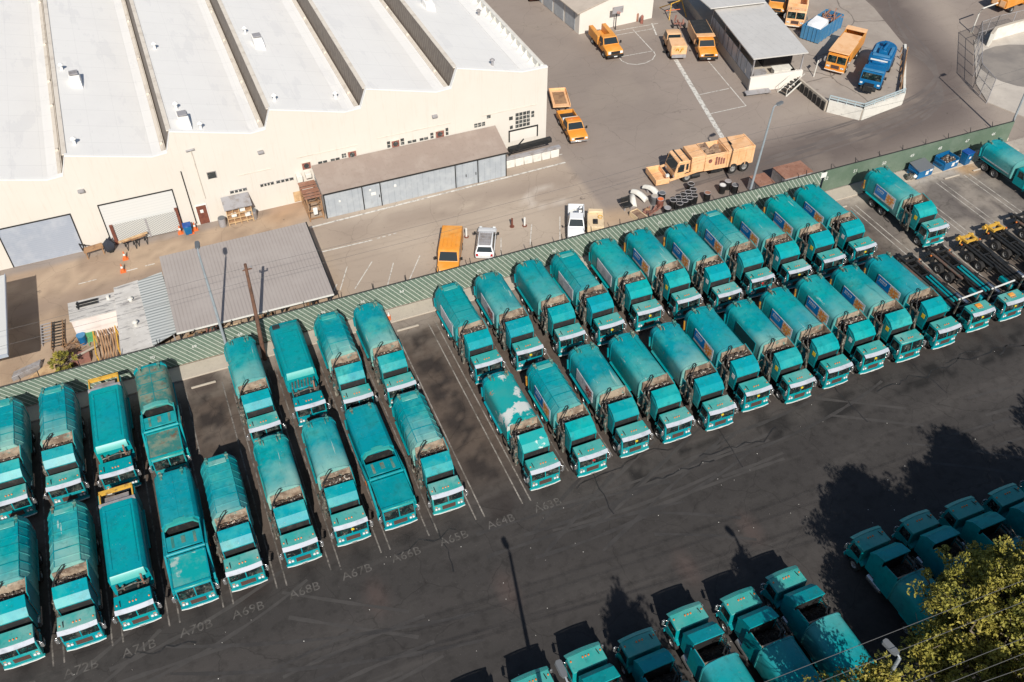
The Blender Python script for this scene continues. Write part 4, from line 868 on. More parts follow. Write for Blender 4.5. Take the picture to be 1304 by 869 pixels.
# ------------------------------------------------------------------ painted numbers
def text_mesh(txt, size, name, m, mw, parent=None, ext=0.002):
    cu = bpy.data.curves.new(name, 'FONT'); cu.body = txt; cu.size = size; cu.align_x = 'CENTER'; cu.align_y = 'CENTER'; cu.extrude = ext; cu.resolution_u = 2
    tmp = bpy.data.objects.new('tmp', cu); col.objects.link(tmp)
    me = bpy.data.meshes.new_from_object(tmp.evaluated_get(bpy.context.evaluated_depsgraph_get())); bpy.data.objects.remove(tmp); bpy.data.curves.remove(cu)
    me.materials.clear(); me.materials.append(MATS[m]); o = bpy.data.objects.new(name, me); col.objects.link(o); o.matrix_world = mw
    if parent is not None: o.parent = parent
    return o
TXT = []
for num, x in zip(range(73, 62, -1), cent[0:11]):
    TXT.append(('A%02dB' % num, x - 0.55, 35.75))
# ================================================================== buildings
mat('wall_cream', (0.645, 0.605, 0.545), 0.85, 0, [('noise', 0.25, (0.62, 0.58, 0.515), 0.42, 0.65, 0.6), ('noise', 1.6, (0.52, 0.455, 0.375), 0.56, 0.76, 0.4, (3, 1, 0.25)), ('bx', 3.05, (0.53, 0.47, 0.40), 0.987, 0.992, 0.35)])
mat('roof_white', (0.80, 0.785, 0.755), 0.7, 0, [('noise', 0.22, (0.765, 0.75, 0.725), 0.45, 0.66, 0.8), ('noise', 1.3, (0.62, 0.61, 0.59), 0.62, 0.76, 0.5, (3.0, 0.35, 1)), ('noise', 6, (0.45, 0.46, 0.47), 0.68, 0.75, 0.5), ('noise', 0.5, (0.68, 0.67, 0.66), 0.57, 0.60, 0.4, (1.0, 0.25, 1)), ('bx', 2.4, (0.66, 0.65, 0.63), 0.985, 0.99, 0.6), ('by', 3.2, (0.60, 0.59, 0.57), 0.985, 0.99, 0.7)])
mat('clerestory', (0.155, 0.125, 0.10), 0.6, 0, [('by', 0.62, (0.27, 0.24, 0.21), 0.84, 0.88, 0.9), ('noise', 1.5, (0.09, 0.07, 0.06), 0.5, 0.7, 0.8)])
mat('gutter_beige', (0.66, 0.60, 0.52), 0.8, 0, [('noise', 0.9, (0.5, 0.44, 0.37), 0.5, 0.66, 0.8), ('noise', 4, (0.2, 0.17, 0.14), 0.66, 0.72, 0.7)])
mat('shutter_blue', (0.36, 0.40, 0.47), 0.5, 0.1, [('bz', 0.22, (0.27, 0.31, 0.38), 0.80, 0.9, 0.6), ('noise', 0.6, (0.46, 0.49, 0.54), 0.45, 0.65, 0.8)])
mat('shutter_pale', (0.62, 0.62, 0.60), 0.6, 0, [('bz', 0.3, (0.52, 0.52, 0.51), 0.85, 0.9, 0.7)])
mat('gate_mesh', (0.30, 0.31, 0.31), 0.6, 0.1, [('diag', 0.22, (0.62, 0.62, 0.58), 0.45, 0.55, 0.9), ('bx', 0.2, (0.55, 0.56, 0.54), 0.8, 0.9, 0.7)])
mat('door_brown', (0.19, 0.065, 0.04), 0.6, 0, [('noise', 3, (0.12, 0.04, 0.03), 0.45, 0.6, 0.8)])
mat('window_dark', (0.05, 0.055, 0.055), 0.15, 0, [('noise', 4, (0.25, 0.26, 0.25), 0.55, 0.62, 0.8)])
mat('fan_frame', (0.30, 0.11, 0.08), 0.7, 0, [('noise', 4, (0.12, 0.05, 0.04), 0.5, 0.6, 0.8)])
mat('roof_brown', (0.29, 0.23, 0.195), 0.8, 0, [('noise', 0.5, (0.34, 0.28, 0.24), 0.45, 0.65, 0.8), ('noise', 2.5, (0.23, 0.175, 0.145), 0.55, 0.75, 0.7), ('bx', 0.9, (0.25, 0.2, 0.17), 0.97, 0.985, 0.6)])
mat('zinc_sheet', (0.42, 0.46, 0.50), 0.45, 0.25, [('bx', 0.62, (0.30, 0.34, 0.38), 0.88, 0.93, 0.8), ('noise', 0.9, (0.50, 0.54, 0.57), 0.45, 0.62, 0.8), ('noise', 2, (0.30, 0.29, 0.28), 0.6, 0.74, 0.5)])
mat('roof_corrugated', (0.36, 0.32, 0.295), 0.7, 0.05, [('bx', 0.30, (0.285, 0.25, 0.235), 0.60, 0.85, 0.8), ('noise', 0.3, (0.40, 0.36, 0.335), 0.45, 0.65, 0.6), ('noise', 1.6, (0.19, 0.165, 0.155), 0.62, 0.8, 0.5)])
mat('roof_striped', (0.48, 0.50, 0.49), 0.6, 0, [('by', 0.34, (0.22, 0.24, 0.24), 0.50, 0.62, 0.95), ('noise', 0.6, (0.40, 0.41, 0.40), 0.5, 0.7, 0.6)])
mat('roof_pale', (0.55, 0.53, 0.50), 0.75, 0, [('noise', 0.6, (0.46, 0.44, 0.41), 0.42, 0.6, 0.8), ('noise', 1.2, (0.20, 0.19, 0.19), 0.54, 0.62, 0.85, (0.5, 3, 1)), ('noise', 5, (0.7, 0.68, 0.65), 0.6, 0.7, 0.7)])
mat('wall_pink', (0.74, 0.66, 0.62), 0.8, 0, [('noise', 0.8, (0.64, 0.56, 0.52), 0.45, 0.65, 0.7)])
mat('roof_steel', (0.60, 0.58, 0.55), 0.5, 0.15, [('noise', 0.25, (0.65, 0.63, 0.60), 0.42, 0.62, 0.8), ('noise', 1.6, (0.45, 0.44, 0.42), 0.55, 0.75, 0.7), ('bx', 1.0, (0.36, 0.36, 0.36), 0.97, 0.985, 0.6)])
mat('garage_white', (0.70, 0.66, 0.60), 0.8, 0, [('noise', 0.6, (0.68, 0.64, 0.56), 0.5, 0.7, 0.7)])
mat('garage_roof', (0.50, 0.43, 0.36), 0.8, 0, [('noise', 0.7, (0.42, 0.36, 0.30), 0.45, 0.65, 0.8)])
mat('rail_blue', (0.42, 0.50, 0.52), 0.5)
mat('dark_box', (0.035, 0.030, 0.030), 0.8, 0, [('noise', 0.5, (0.05, 0.043, 0.04), 0.42, 0.65, 0.8), ('noise', 3, (0.085, 0.075, 0.07), 0.64, 0.74, 0.7)])
mat('cloth_navy', (0.03, 0.035, 0.05), 0.9)
mat('chain_link', (0.22, 0.22, 0.22), 0.6, 0.3, alpha=0.16)
mat('plank_red', (0.28, 0.13, 0.10), 0.8, 0, [('noise', 2, (0.18, 0.09, 0.07), 0.45, 0.62, 0.8)])

Y0, Y1 = 80.4, 172.0
PK = [-37.2, -27.97, -18.75, -9.54, -0.32, 8.95, 18.44, 27.91]; ZP = [9.9, 10.0, 10.1, 10.26, 10.59, 10.79, 10.94, 11.22]
wh = thing('warehouse', 'long white sawtooth-roofed warehouse with cream front wall', 'warehouse', (0, 0, 0))
prof = []
for k, (x, z) in enumerate(zip(PK, ZP)):
    last = k == len(PK) - 1
    nx = PK[k + 1] if not last else None
    prof.append((x, z)); 
    if not last: prof += [(x + 7.1, z - 1.83), (nx - 0.75, z - 1.72)]
    else: prof += [(35.0, 9.40), (37.94, 9.38)]
b = MB(); b.prism([(-37.2, 0.0)] + prof + [(37.94, 0.0)], 'y', Y0, Y0 + 0.35)
b.box(37.6, 37.94, Y0 + 0.36, Y1, 0, 9.36); wall = part('wall', b, 'wall_cream', wh)
b = MB(); b.prism([(p[0], p[1] + 0.005) for p in prof] + [(p[0], p[1] + 0.13) for p in prof[::-1]], 'y', Y0 - 0.04, Y0 + 0.42); part('coping', b, 'roof_white', wall)
for k, (x, z) in enumerate(zip(PK, ZP)):
    x2 = x + 7.1 if k < len(PK) - 1 else 35.4; xe = PK[k + 1] if k < len(PK) - 1 else 37.3; zz = z - 1.9 if k < 7 else 8.9
    b = MB(); b.hexa([(x + 0.02, Y0 + 0.43, z - 0.35), (x2, Y0 + 0.43, zz - 0.25), (x2, Y1, zz - 0.25), (x + 0.02, Y1, z - 0.35), (x + 0.02, Y0 + 0.43, z - 0.08), (x2, Y0 + 0.43, zz), (x2, Y1, zz), (x + 0.02, Y1, z - 0.08)]); rf = part('roof', b, 'roof_white', wh)
    if k < 7: b = MB(); b.box(x2 + 0.005, xe - 1.21, Y0 + 0.43, Y1, zz - 0.3, zz + 0.0); part('valley_deck', b, 'roof_white', rf)
    b = MB(); b.box(xe - 1.20 if k < 7 else x2 + 0.01, xe - (0.75 if k < 7 else 0.0), Y0 + 0.43, Y1, zz - 0.3, zz + 0.05)
    if k < 7: b.box(xe - 1.05, xe - 0.85, Y0 + 0.5, Y1, zz + 0.05, zz + 0.14)
    part('gutter', b, 'gutter_beige' if k < 7 else 'roof_white', rf)
    if k < 7:
        z2 = ZP[k + 1]
        b = MB(); b.hexa([(xe - 0.74, Y0 + 0.43, zz - 0.3), (xe - 0.5, Y0 + 0.43, zz - 0.3), (xe - 0.5, Y1, zz - 0.3), (xe - 0.74, Y1, zz - 0.3), (xe - 0.20, Y0 + 0.43, z2 - 0.10), (xe + 0.01, Y0 + 0.43, z2 - 0.10), (xe + 0.01, Y1, z2 - 0.10), (xe - 0.20, Y1, z2 - 0.10)]); part('clerestory', b, 'clerestory', rf)
        b = MB(); b.box(xe - 0.26, xe + 0.16, Y0 + 0.44, Y1, z2 - 0.085, z2 + 0.0); part('ridge_cap', b, 'gutter_beige', rf)
        rnd = random.Random(k); b = MB()
        for q in range(7): y = Y0 + 3 + q * 9 + rnd.uniform(-2, 2); b.box(xe - 1.15, xe - 0.9, y, y + 0.3, zz + 0.05, zz + 0.3)
        part('drain_box', b, 'gutter_beige', rf)
    else:
        b = MB(); b.box(37.3, 37.59, Y0 + 0.43, Y1, 8.6, 9.6)
        for q in range(60): b.hexa([(36.7, Y0 + 1 + q * 1.5, 8.95), (37.3, Y0 + 1 + q * 1.5, 8.95), (37.3, Y0 + 1.12 + q * 1.5, 8.95), (36.7, Y0 + 1.12 + q * 1.5, 8.95), (37.2, Y0 + 1 + q * 1.5, 9.58), (37.3, Y0 + 1 + q * 1.5, 9.58), (37.3, Y0 + 1.12 + q * 1.5, 9.58), (37.2, Y0 + 1.12 + q * 1.5, 9.58)])
        part('parapet', b, 'concrete_white', rf)
def roof_z(x):
    for k in range(len(PK) - 1, -1, -1):
        if x >= PK[k]: return ZP[k] - 0.08 - 0.2555 * (x - PK[k]) if k < 7 else max(8.9, 11.14 - 0.3 * (x - PK[k]))
    return 9
for x, y, big in ((-7.7, 95.2, 1), (1.2, 82.0, 2), (10.9, 95.3, 1), (30.6, 97.0, 1)):
    z = roof_z(x); b = MB(); b.hexa([(x - 0.55, y - 1.2, z - 0.4), (x + 0.55, y - 1.2, z - 0.4), (x + 0.55, y + 1.0, z - 0.4), (x - 0.55, y + 1.0, z - 0.4), (x - 0.5, y - 0.6, z + 0.7), (x + 0.5, y - 0.6, z + 0.55), (x + 0.5, y + 1.0, z + 0.9), (x - 0.5, y + 1.0, z + 1.0)])
    u = part('roof_fan', b, 'roof_white', wh, 0.03)
    b = MB(); b.box(x - 0.42, x + 0.42, y + 0.0, y + 0.9, z + 0.97, z + 1.05); part('hood', b, 'grey_metal', u)
for x, y in ((-8.8, 98.2), (-8.6, 82.8), (0.6, 98.7), (0.9, 85.2), (2.5, 81.3), (10.1, 98.4), (9.9, 82.6), (36.2, 95.8), (32.5, 82.4), (16.0, 83.6)):
    z = roof_z(x); b = MB(); b.tube([(x, y, z - 0.1), (x, y, z + 0.55)], 0.13, 9); b.tube([(x, y, z + 0.55), (x, y, z + 0.62), (x, y, z + 0.78)], [0.28, 0.28, 0.08], 9); part('roof_vent', b, 'roof_white' if x < 30 else 'grey_metal', wh)
def on_wall(x0, x1, z0, z1, d=0.06, dep=0.0): return (x0, x1, Y0 - d, Y0 + 0.02 - dep, z0, z1)
def panel(name, x0, x1, z0, z1, m, parent, d=0.05, frame=None, fm='grey_metal', skew=0.0):
    b = MB(); b.box(x0, x1, Y0 - d, Y0 - 0.004, z0, z1); p = part(name, b, m, parent)
    if frame:
        b = MB(); f = frame
        b.box(x0 - f, x1 + f, Y0 - d - 0.05, Y0 - 0.002, z1 + 0.002, z1 + f); b.box(x0 - f, x0 - 0.002, Y0 - d - 0.05, Y0 - 0.002, z0, z1); b.box(x1 + 0.002, x1 + f, Y0 - d - 0.05, Y0 - 0.002, z0, z1); part('frame', b, fm, p)
    return p
panel('roller_door', -17.3, -11.0, 0.05, 4.35, 'shutter_blue', wh, 0.04, 0.10, 'black_metal')
dr = panel('roller_door', -8.35, -1.65, 0.05, 4.6, 'shutter_pale', wh, 0.04, 0.10, 'black_metal')
b = MB(); b.box(-7.7, -1.9, Y0 - 0.28, Y0 - 0.24, 0.15, 2.35); gt = part('folding_gate', b, 'gate_mesh', dr)
b = MB(); b.box(-8.1, -7.8, Y0 - 0.26, Y0 - 0.06, 0.1, 2.3); part('post', b, 'door_brown', gt); b = MB(); b.box(-1.95, -1.65, Y0 - 0.26, Y0 - 0.06, 0.1, 2.6); part('post', b, 'door_brown', gt)
b = MB(); b.box(-4.85, -4.7, Y0 - 0.34, Y0 - 0.29, 0.1, 2.3); part('latch_bar', b, 'grey_metal', gt)
d = panel('door', 0.05, 1.0, 0.05, 2.2, 'door_brown', wh, 0.05, 0.08, 'white_paint')
b = MB(); b.box(0.35, 0.65, Y0 - 0.075, Y0 - 0.052, 1.35, 1.7); part('notice', b, 'white_paint', d)
panel('window', 1.95, 2.7, 4.9, 5.6, 'window_dark', wh, 0.03, 0.06, 'grey_metal')
for x0, x1 in ((3.6, 5.2), (6.6, 7.9), (8.2, 9.9)): 
    p = panel('window', x0, x1, 2.75, 3.05, 'window_dark', wh, 0.03, 0.03, 'grey_metal')
    b = MB()
    for q in range(1, 4): xx = x0 + (x1 - x0) * q / 4; b.box(xx - 0.05, xx + 0.05, Y0 - 0.05, Y0 - 0.032, 2.75, 3.05)
    part('glazing_bar', b, 'wall_cream', p)
def winrow(x0, x1, z0, z1, nx, nz):
    for i in range(nx):
        for j in range(nz):
            a = x0 + (x1 - x0) * (i + 0.08) / nx; c = x0 + (x1 - x0) * (i + 0.92) / nx; e = z0 + (z1 - z0) * (j + 0.10) / nz; f = z0 + (z1 - z0) * (j + 0.9) / nz
            panel('window', a, c, e, f, 'window_dark', wh, 0.03)
def fan(x0, x1, z0, z1):
    p = panel('wall_fan', x0, x1, z0, z1, 'fan_frame', wh, 0.10, 0.05, 'gutter_beige')
    b = MB(); xc, zc = (x0 + x1) / 2, (z0 + z1) / 2; b.tube([(xc, Y0 - 0.105, zc), (xc, Y0 - 0.16, zc)], min(x1 - x0, z1 - z0) * 0.36, 12); part('blades', b, 'window_dark', p)
fan(11.0, 11.85, 3.7, 4.45); winrow(12.6, 13.6, 3.85, 4.2, 2, 1); winrow(13.9, 14.9, 3.85, 4.2, 2, 1); winrow(15.1, 15.6, 4.0, 4.5, 2, 2); fan(15.75, 16.6, 3.85, 4.6)
winrow(19.9, 20.3, 4.0, 4.8, 1, 2); fan(20.4, 21.2, 4.0, 4.75); winrow(21.35, 21.8, 4.0, 4.8, 1, 2); winrow(22.1, 23.1, 4.0, 4.35, 2, 1); winrow(23.4, 24.4, 4.0, 4.35, 2, 1); winrow(24.6, 25.0, 4.0, 4.7, 1, 2); fan(25.2, 26.1, 4.0, 4.75); winrow(26.3, 26.65, 4.0, 4.9, 1, 2)
winrow(29.5, 30.8, 4.15, 4.65, 3, 2); winrow(30.95, 31.45, 4.9, 5.35, 1, 1); winrow(33.5, 34.0, 4.1, 4.6, 1, 1); winrow(34.25, 36.0, 3.0, 4.85, 4, 4); winrow(36.1, 36.5, 3.9, 4.7, 1, 2); winrow(33.6, 34.0, 3.0, 3.5, 1, 1)
bd = panel('sign_board', 33.6, 36.8, 1.5, 2.75, 'garage_white', wh, 0.05, 0.14, 'black_metal')
for x, z in ((-9.3, 6.6), (7.3, 6.7), (25.2, 6.6)):
    b = MB(); b.box(x - 0.28, x + 0.28, Y0 - 0.35, Y0 - 0.01, z - 0.1, z + 0.12); part('wall_light', b, 'grey_metal', wh, 0.02)
for x, z0, z1, xt in ((-0.3, 0.3, 6.4, -0.35), (1.15, 2.9, 8.4, 1.05)):
    b = MB(); b.tube([(x, Y0 - 0.09, z0), (xt, Y0 - 0.09, z1)], 0.05, 7); part('downpipe', b, 'black_metal' if x < 0 else 'gutter_beige', wh)
b = MB(); b.tube([(0.6, Y0 - 0.12, 8.4), (1.4, Y0 - 0.12, 8.45)], 0.09, 7); part('pipe_head', b, 'grey_metal', wh)
for x0, x1, z in ((19.0, 26.9, 5.35), (10.6, 16.9, 5.1), (30.5, 36.8, 5.35), (4.6, 8.0, 4.55)):
    b = MB(); b.box(x0, x1, Y0 - 0.05, Y0 - 0.006, z, z + 0.05); part('conduit', b, 'gutter_beige', wh)
b = MB(); b.box(10.2, 10.75, Y0 - 0.7, Y0 - 0.01, 2.7, 3.4); b.box(11.1, 11.7, Y0 - 0.6, Y0 - 0.01, 2.9, 3.4); part('air_conditioner', b, 'concrete_white', wh, 0.03)
b = MB(); b.box(9.6, 10.9, Y0 - 0.03, Y0 - 0.005, 0.1, 1.3); part('patched_panel', b, 'pale_timber', wh)

# lean-to
t = thing('lean_to_shed', 'long lean-to with brown roof and blue-grey sheet metal doors along the warehouse', 'shed')
yf = 76.5
b = MB(); b.hexa([(11.85, yf - 0.15, 2.9), (31.75, yf - 0.15, 2.9), (31.9, Y0 - 0.1, 3.85), (11.9, Y0 - 0.1, 3.85), (11.85, yf - 0.15, 3.02), (31.75, yf - 0.15, 3.02), (31.9, Y0 - 0.1, 3.97), (11.9, Y0 - 0.1, 3.97)]); part('roof', b, 'roof_brown', t)
b = MB(); b.box(12.0, 31.6, yf, yf + 0.12, 0, 2.88); b.box(31.48, 31.6, yf + 0.13, Y0 - 0.1, 0, 2.9); b.box(12.0, 12.12, yf + 0.13, Y0 - 0.1, 0, 2.9); w_ = part('wall', b, 'zinc_sheet', t)
for x0, x1 in ((16.0, 17.7), (26.0, 27.1), (27.15, 28.2)):
    b = MB(); b.box(x0, x1, yf - 0.05, yf - 0.003, 0.05, 2.6); dd = part('door', b, 'zinc_sheet', t)
    b = MB(); b.box(x1 - 0.14, x1 - 0.06, yf - 0.10, yf - 0.05, 1.1, 1.4); part('handle', b, 'black_metal', dd)
b = MB()
for x in (12.0, 15.9, 17.78, 25.85, 28.35, 31.55): b.box(x - 0.05, x + 0.05, yf - 0.06, yf - 0.002, 0, 2.88)
b.box(11.9, 31.7, yf - 0.20, yf - 0.155, 2.86, 3.0); part('frame', b, 'black_metal', t)
for x, z, w_, h in ((13.4, 1.6, .2, .2), (16.75, 1.5, .5, .35), (16.6, 2.1, .2, .2), (19.2, 1.9, .25, .25)):
    b = MB(); b.box(x, x + w_, yf - 0.075, yf - 0.055 if x > 16 and x < 17.7 else yf - 0.004, z, z + h); part('notice', b, 'white_paint', t)

# white low barrier wall with black beam
t = thing('barrier_wall', 'row of white stacked barrier blocks with grey rail and black beam, end of lean-to', 'barrier')
b = MB()
for k in range(6): b.box(32.1 + k * 1.05, 33.12 + k * 1.05, 77.7, 78.5, 0.0, 0.95)
part('blocks', b, 'concrete_white', t, 0.06)
b = MB(); b.bar((31.9, 77.9, 1.15), (38.5, 77.9, 1.15), 0.5, 0.22); part('rail', b, 'grey_metal', t)
b = MB(); b.bar((33.0, 79.2, 1.3), (38.0, 79.2, 1.45), 0.5, 0.5); b.bar((32.5, 78.7, 0.6), (34.8, 79.3, 2.2), 0.1); part('beam', b, 'black_metal', t)

# carport
t = thing('carport', 'large carport with grey corrugated roof and workshop clutter beneath', 'carport')
c = [P(225, 425, 3.0), P(425, 375, 3.0), P(389, 284, 3.6), P(203, 328, 3.6)]
zt = [3.0, 3.0, 3.6, 3.6]
b = MB(); b.hexa([(p.x, p.y, z) for p, z in zip(c, zt)] + [(p.x, p.y, z + 0.08) for p, z in zip(c, zt)]); part('roof', b, 'roof_corrugated', t)
b = MB(); b.bar((c[0].x, c[0].y - 0.02, 2.96), (c[1].x, c[1].y - 0.02, 2.96), 0.10, 0.16); b.bar((c[1].x + 0.06, c[1].y, 2.98), (c[2].x + 0.06, c[2].y, 3.6), 0.12, 0.2); part('edge_trim', b, 'black_metal', t)
b = MB(); b.bar((c[0].x, c[0].y - 0.1, 3.06), (c[1].x, c[1].y - 0.1, 3.06), 0.12, 0.1); part('gutter', b, 'concrete_white', t)
for i, x in enumerate((-4.0, -1.2, 1.6, 4.5, 7.2, 8.6)):
    b = MB(); b.bar((x, 61.75, 0), (x, 61.75, 2.95), 0.16); b.bar((x, 61.75, 2.2), (x + 0.7, 61.75, 2.95), 0.08); part('post', b, 'black_metal', t)
    b = MB(); b.bar((x, 70.6, 0), (x, 70.6, 3.55), 0.16); part('post', b, 'black_metal', t)
b = MB(); b.box(-4.1, 8.8, 71.0, 71.12, 0, 3.4); part('back_wall', b, 'grey_metal', t)
rnd = random.Random(4)
for x, w_, h, m, nm, lb in ((-3.6, 1.3, 1.0, 'timber', 'workbench', 'brown workbench under the carport beside its left front post'), (-2.0, 1.0, 1.5, 'plank_red', 'cabinet', 'reddish cabinet under the carport, left half'), (-0.4, 1.4, 0.9, 'cream_metal', 'crate', 'cream crate under the carport, between two posts'), (2.2, 1.5, 1.1, 'timber', 'workbench', 'timber workbench under the carport right of the wooden pole'), (4.9, 1.6, 0.8, 'pale_timber', 'crate', 'pale timber crate under the carport, right half'), (6.8, 0.9, 1.4, 'timber', 'cabinet', 'brown cabinet under the carport near its right end')):
    t2 = thing(nm, lb, nm, (x, 62.4, 0.004)); b = MB(); b.box(0, w_, 0, 0.9, 0.12, h); bb = part('body', b, m, t2, 0.03)
    b = MB()
    for q in (0.05, w_ - 0.15):
        for y in (0.05, 0.75): b.box(q, q + 0.1, y, y + 0.1, 0, 0.12)
    part('feet', b, 'black_metal', t2)
    b = MB()
    for q in range(5): b.tube([(rnd.uniform(0.1, w_ - 0.1), rnd.uniform(0, 0.8), h + 0.02), (rnd.uniform(0.1, w_ - 0.1), rnd.uniform(-0.2, 0.8), h + rnd.uniform(0.06, 0.3))], 0.05, 6)
    part('tools', b, 'greasy_metal', t2)
# sheds left of the carport
t = thing('striped_shed', 'narrow shed with pale striped sheet roof beside the carport', 'shed')
c = [P(195, 441, 2.4), P(228, 422, 2.5), P(206, 347, 2.9), P(175, 359, 2.8)]
b = MB(); b.hexa([tuple(p) for p in c] + [(p.x, p.y, p.z + 0.07) for p in c]); part('roof', b, 'roof_striped', t)
b = MB(); b.box(-6.3, -4.5, 70.0, 70.1, 0, 2.75)
for x in (-6.25, -4.6):
    for y in (62.4, 66.0): b.box(x, x + 0.1, y, y + 0.1, 0, 2.4)
part('frame', b, 'grey_metal', t)
t = thing('flat_shed', 'pale flat-roofed shed with two round vents between striped shed and pink hut', 'shed')
c = [P(155, 456, 2.2), P(196, 442, 2.35), P(176, 358, 2.7), P(145, 368, 2.6)]
b = MB(); b.hexa([tuple(p) for p in c] + [(p.x, p.y, p.z + 0.12) for p in c]); part('roof', b, 'roof_pale', t)
b = MB(); b.hexa([(p.x * 0.99, p.y + (0.15 if i < 2 else -0.15), 0) for i, p in enumerate(c)] + [(p.x * 0.99, p.y + (0.15 if i < 2 else -0.15), p.z - 0.004) for i, p in enumerate(c)]); part('wall', b, 'wall_pink', t)
for q in ((167, 384), (173, 414)):
    p = P(*q, 2.6); b = MB(); b.tube([(p.x, p.y, 2.4), (p.x, p.y, 2.95)], 0.16, 9); b.tube([(p.x, p.y, 2.95), (p.x, p.y, 3.08)], [0.26, 0.12], 9); part('roof_vent', b, 'concrete_white', t)
t = thing('pink_hut', 'low hut with stained flat roof and pale pink front wall', 'hut')
a = [P(88, 388, 2.4), P(145, 366, 2.4), P(152, 392, 2.4), P(90, 408, 2.4)]
x0, x1, yf2, yb = a[3].x, a[2].x + 0.15, 67.25, a[0].y
b = MB(); b.box(x0, x1, yf2, yb, 0, 2.38); part('wall', b, 'wall_pink', t)
b = MB(); b.box(x0 - 0.08, x1 + 0.08, yf2 - 0.1, yb + 0.08, 2.39, 2.5); rf = part('roof', b, 'roof_pale', t)
b = MB()
for dy in (-0.5, -0.9): b.bar((x0 + 0.6, yb + dy, 2.62), (x0 + 2.4, yb + dy - 0.05, 2.68), 0.14)
b.bar((x0 + 0.7, yb - 0.2, 2.6), (x0 + 0.75, yb - 1.2, 2.6), 0.1); part('roof_lumber', b, 'black_metal', rf)
b = MB(); b.tube([(x1 - 0.9, yb - 0.7, 2.5), (x1 - 0.9, yb - 0.7, 2.85)], 0.14, 9); part('roof_vent', b, 'concrete_white', rf)

# garage at the top
t = thing('garage', 'white gabled garage at the top of the photo with basketball hoop on its end wall', 'garage')
A = P(737, 44); B = P(822, 25); D = P(697, 5)
ux = (B - A).normalized(); uy = Vector((-ux.y, ux.x, 0)); wd = (B - A).length + 1.0; ln = 22
def G_(u, v, z): return tuple(A + ux * u + uy * v + Vector((0, 0, z)))
b = MB(); b.loft([[G_(0, v, 0), G_(wd, v, 0), G_(wd, v, 3.0), G_(wd / 2, v, 4.4), G_(0, v, 3.0)] for v in (0, ln)]); part('wall', b, 'garage_white', t)
b = MB()
for s in (0, 1):
    u0, u1 = (-0.45, wd / 2) if s == 0 else (wd + 0.45, wd / 2)
    z0 = 2.88
    b.hexa([G_(u0, -0.2, z0), G_(u1, -0.2, 4.41), G_(u1, ln, 4.41), G_(u0, ln, z0), G_(u0, -0.2, z0 + 0.12), G_(u1, -0.2, 4.53), G_(u1, ln, 4.53), G_(u0, ln, z0 + 0.12)])
part('roof', b, 'garage_roof', t)
for k in range(4):
    b = MB(); v0 = 1.2 + k * 3.2; b.hexa([G_(-0.05, v0, 0.1), G_(-0.005, v0, 0.1), G_(-0.005, v0 + 2.6, 0.1), G_(-0.05, v0 + 2.6, 0.1), G_(-0.05, v0, 2.6), G_(-0.005, v0, 2.6), G_(-0.005, v0 + 2.6, 2.6), G_(-0.05, v0 + 2.6, 2.6)]); part('door', b, 'zinc_sheet', t)
t = thing('basketball_hoop', 'basketball hoop with white backboard on a thin pole by the garage wall', 'basketball hoop', tuple(A + ux * 5.1 - uy * 0.9))
b = MB(); b.tube([(0, 0, 0), (0, 0, 2.6), (0, -0.25, 2.9)], 0.07, 8); part('pole', b, 'black_metal', t)
b = MB(); b.box(-0.8, 0.8, -0.32, -0.27, 2.4, 3.3); part('backboard', b, 'grey_metal', t)
b = MB(); n = 14; b.tube([(0.23 * math.cos(2 * math.pi * k / n), -0.58 + 0.23 * math.sin(2 * math.pi * k / n), 2.6) for k in range(n + 1)], 0.02, 5); part('rim', b, 'cone_orange', t)
for k, (q, m, lb) in enumerate((((806, 27), 'door_brown', 'dark red can beside the white garage wall, leftmost'), ((811, 27), 'rust_metal', 'slim rusty cylinder beside the white garage wall'), ((817, 30), 'fan_frame', 'reddish can with pale top at the garage corner'))):
    p = P(*q); t = thing('gas_cylinder', lb, 'cylinder', tuple(p)); b = MB(); b.tube([(0, 0, 0), (0, 0, 1.0), (0, 0, 1.2)], [0.2, 0.2, 0.08], 9); part('tank', b, m, t); b = MB(); b.tube([(0, 0, 1.2), (0, 0, 1.35)], 0.05, 6); part('valve', b, 'white_paint', t)
t = thing('climbing_frame', 'orange tubular swing-like frame at the top between garage and canopy', 'metal frame')
b = MB()
p = [P(q[0], q[1]) for q in ((842, 12), (853, 28), (866, 24), (876, 22))]
for a_, c_ in ((P(840, 10), P(855, 5, 2.0)), (P(852, 26), P(855, 5, 2.0)), (P(862, 6), P(868, 0, 2.0)), (P(874, 22), P(868, 0, 2.0))): b.tube([a_, c_], 0.07, 7)
b.tube([P(855, 5, 2.0), P(868, 0, 2.0)], 0.07, 7); part('tubes', b, 'rusty_yellow', t)
b = MB(); b.tube([P(848, 14, 0.8), P(866, 12, 0.8)], 0.05, 6); part('crossbar', b, 'cone_orange', t)

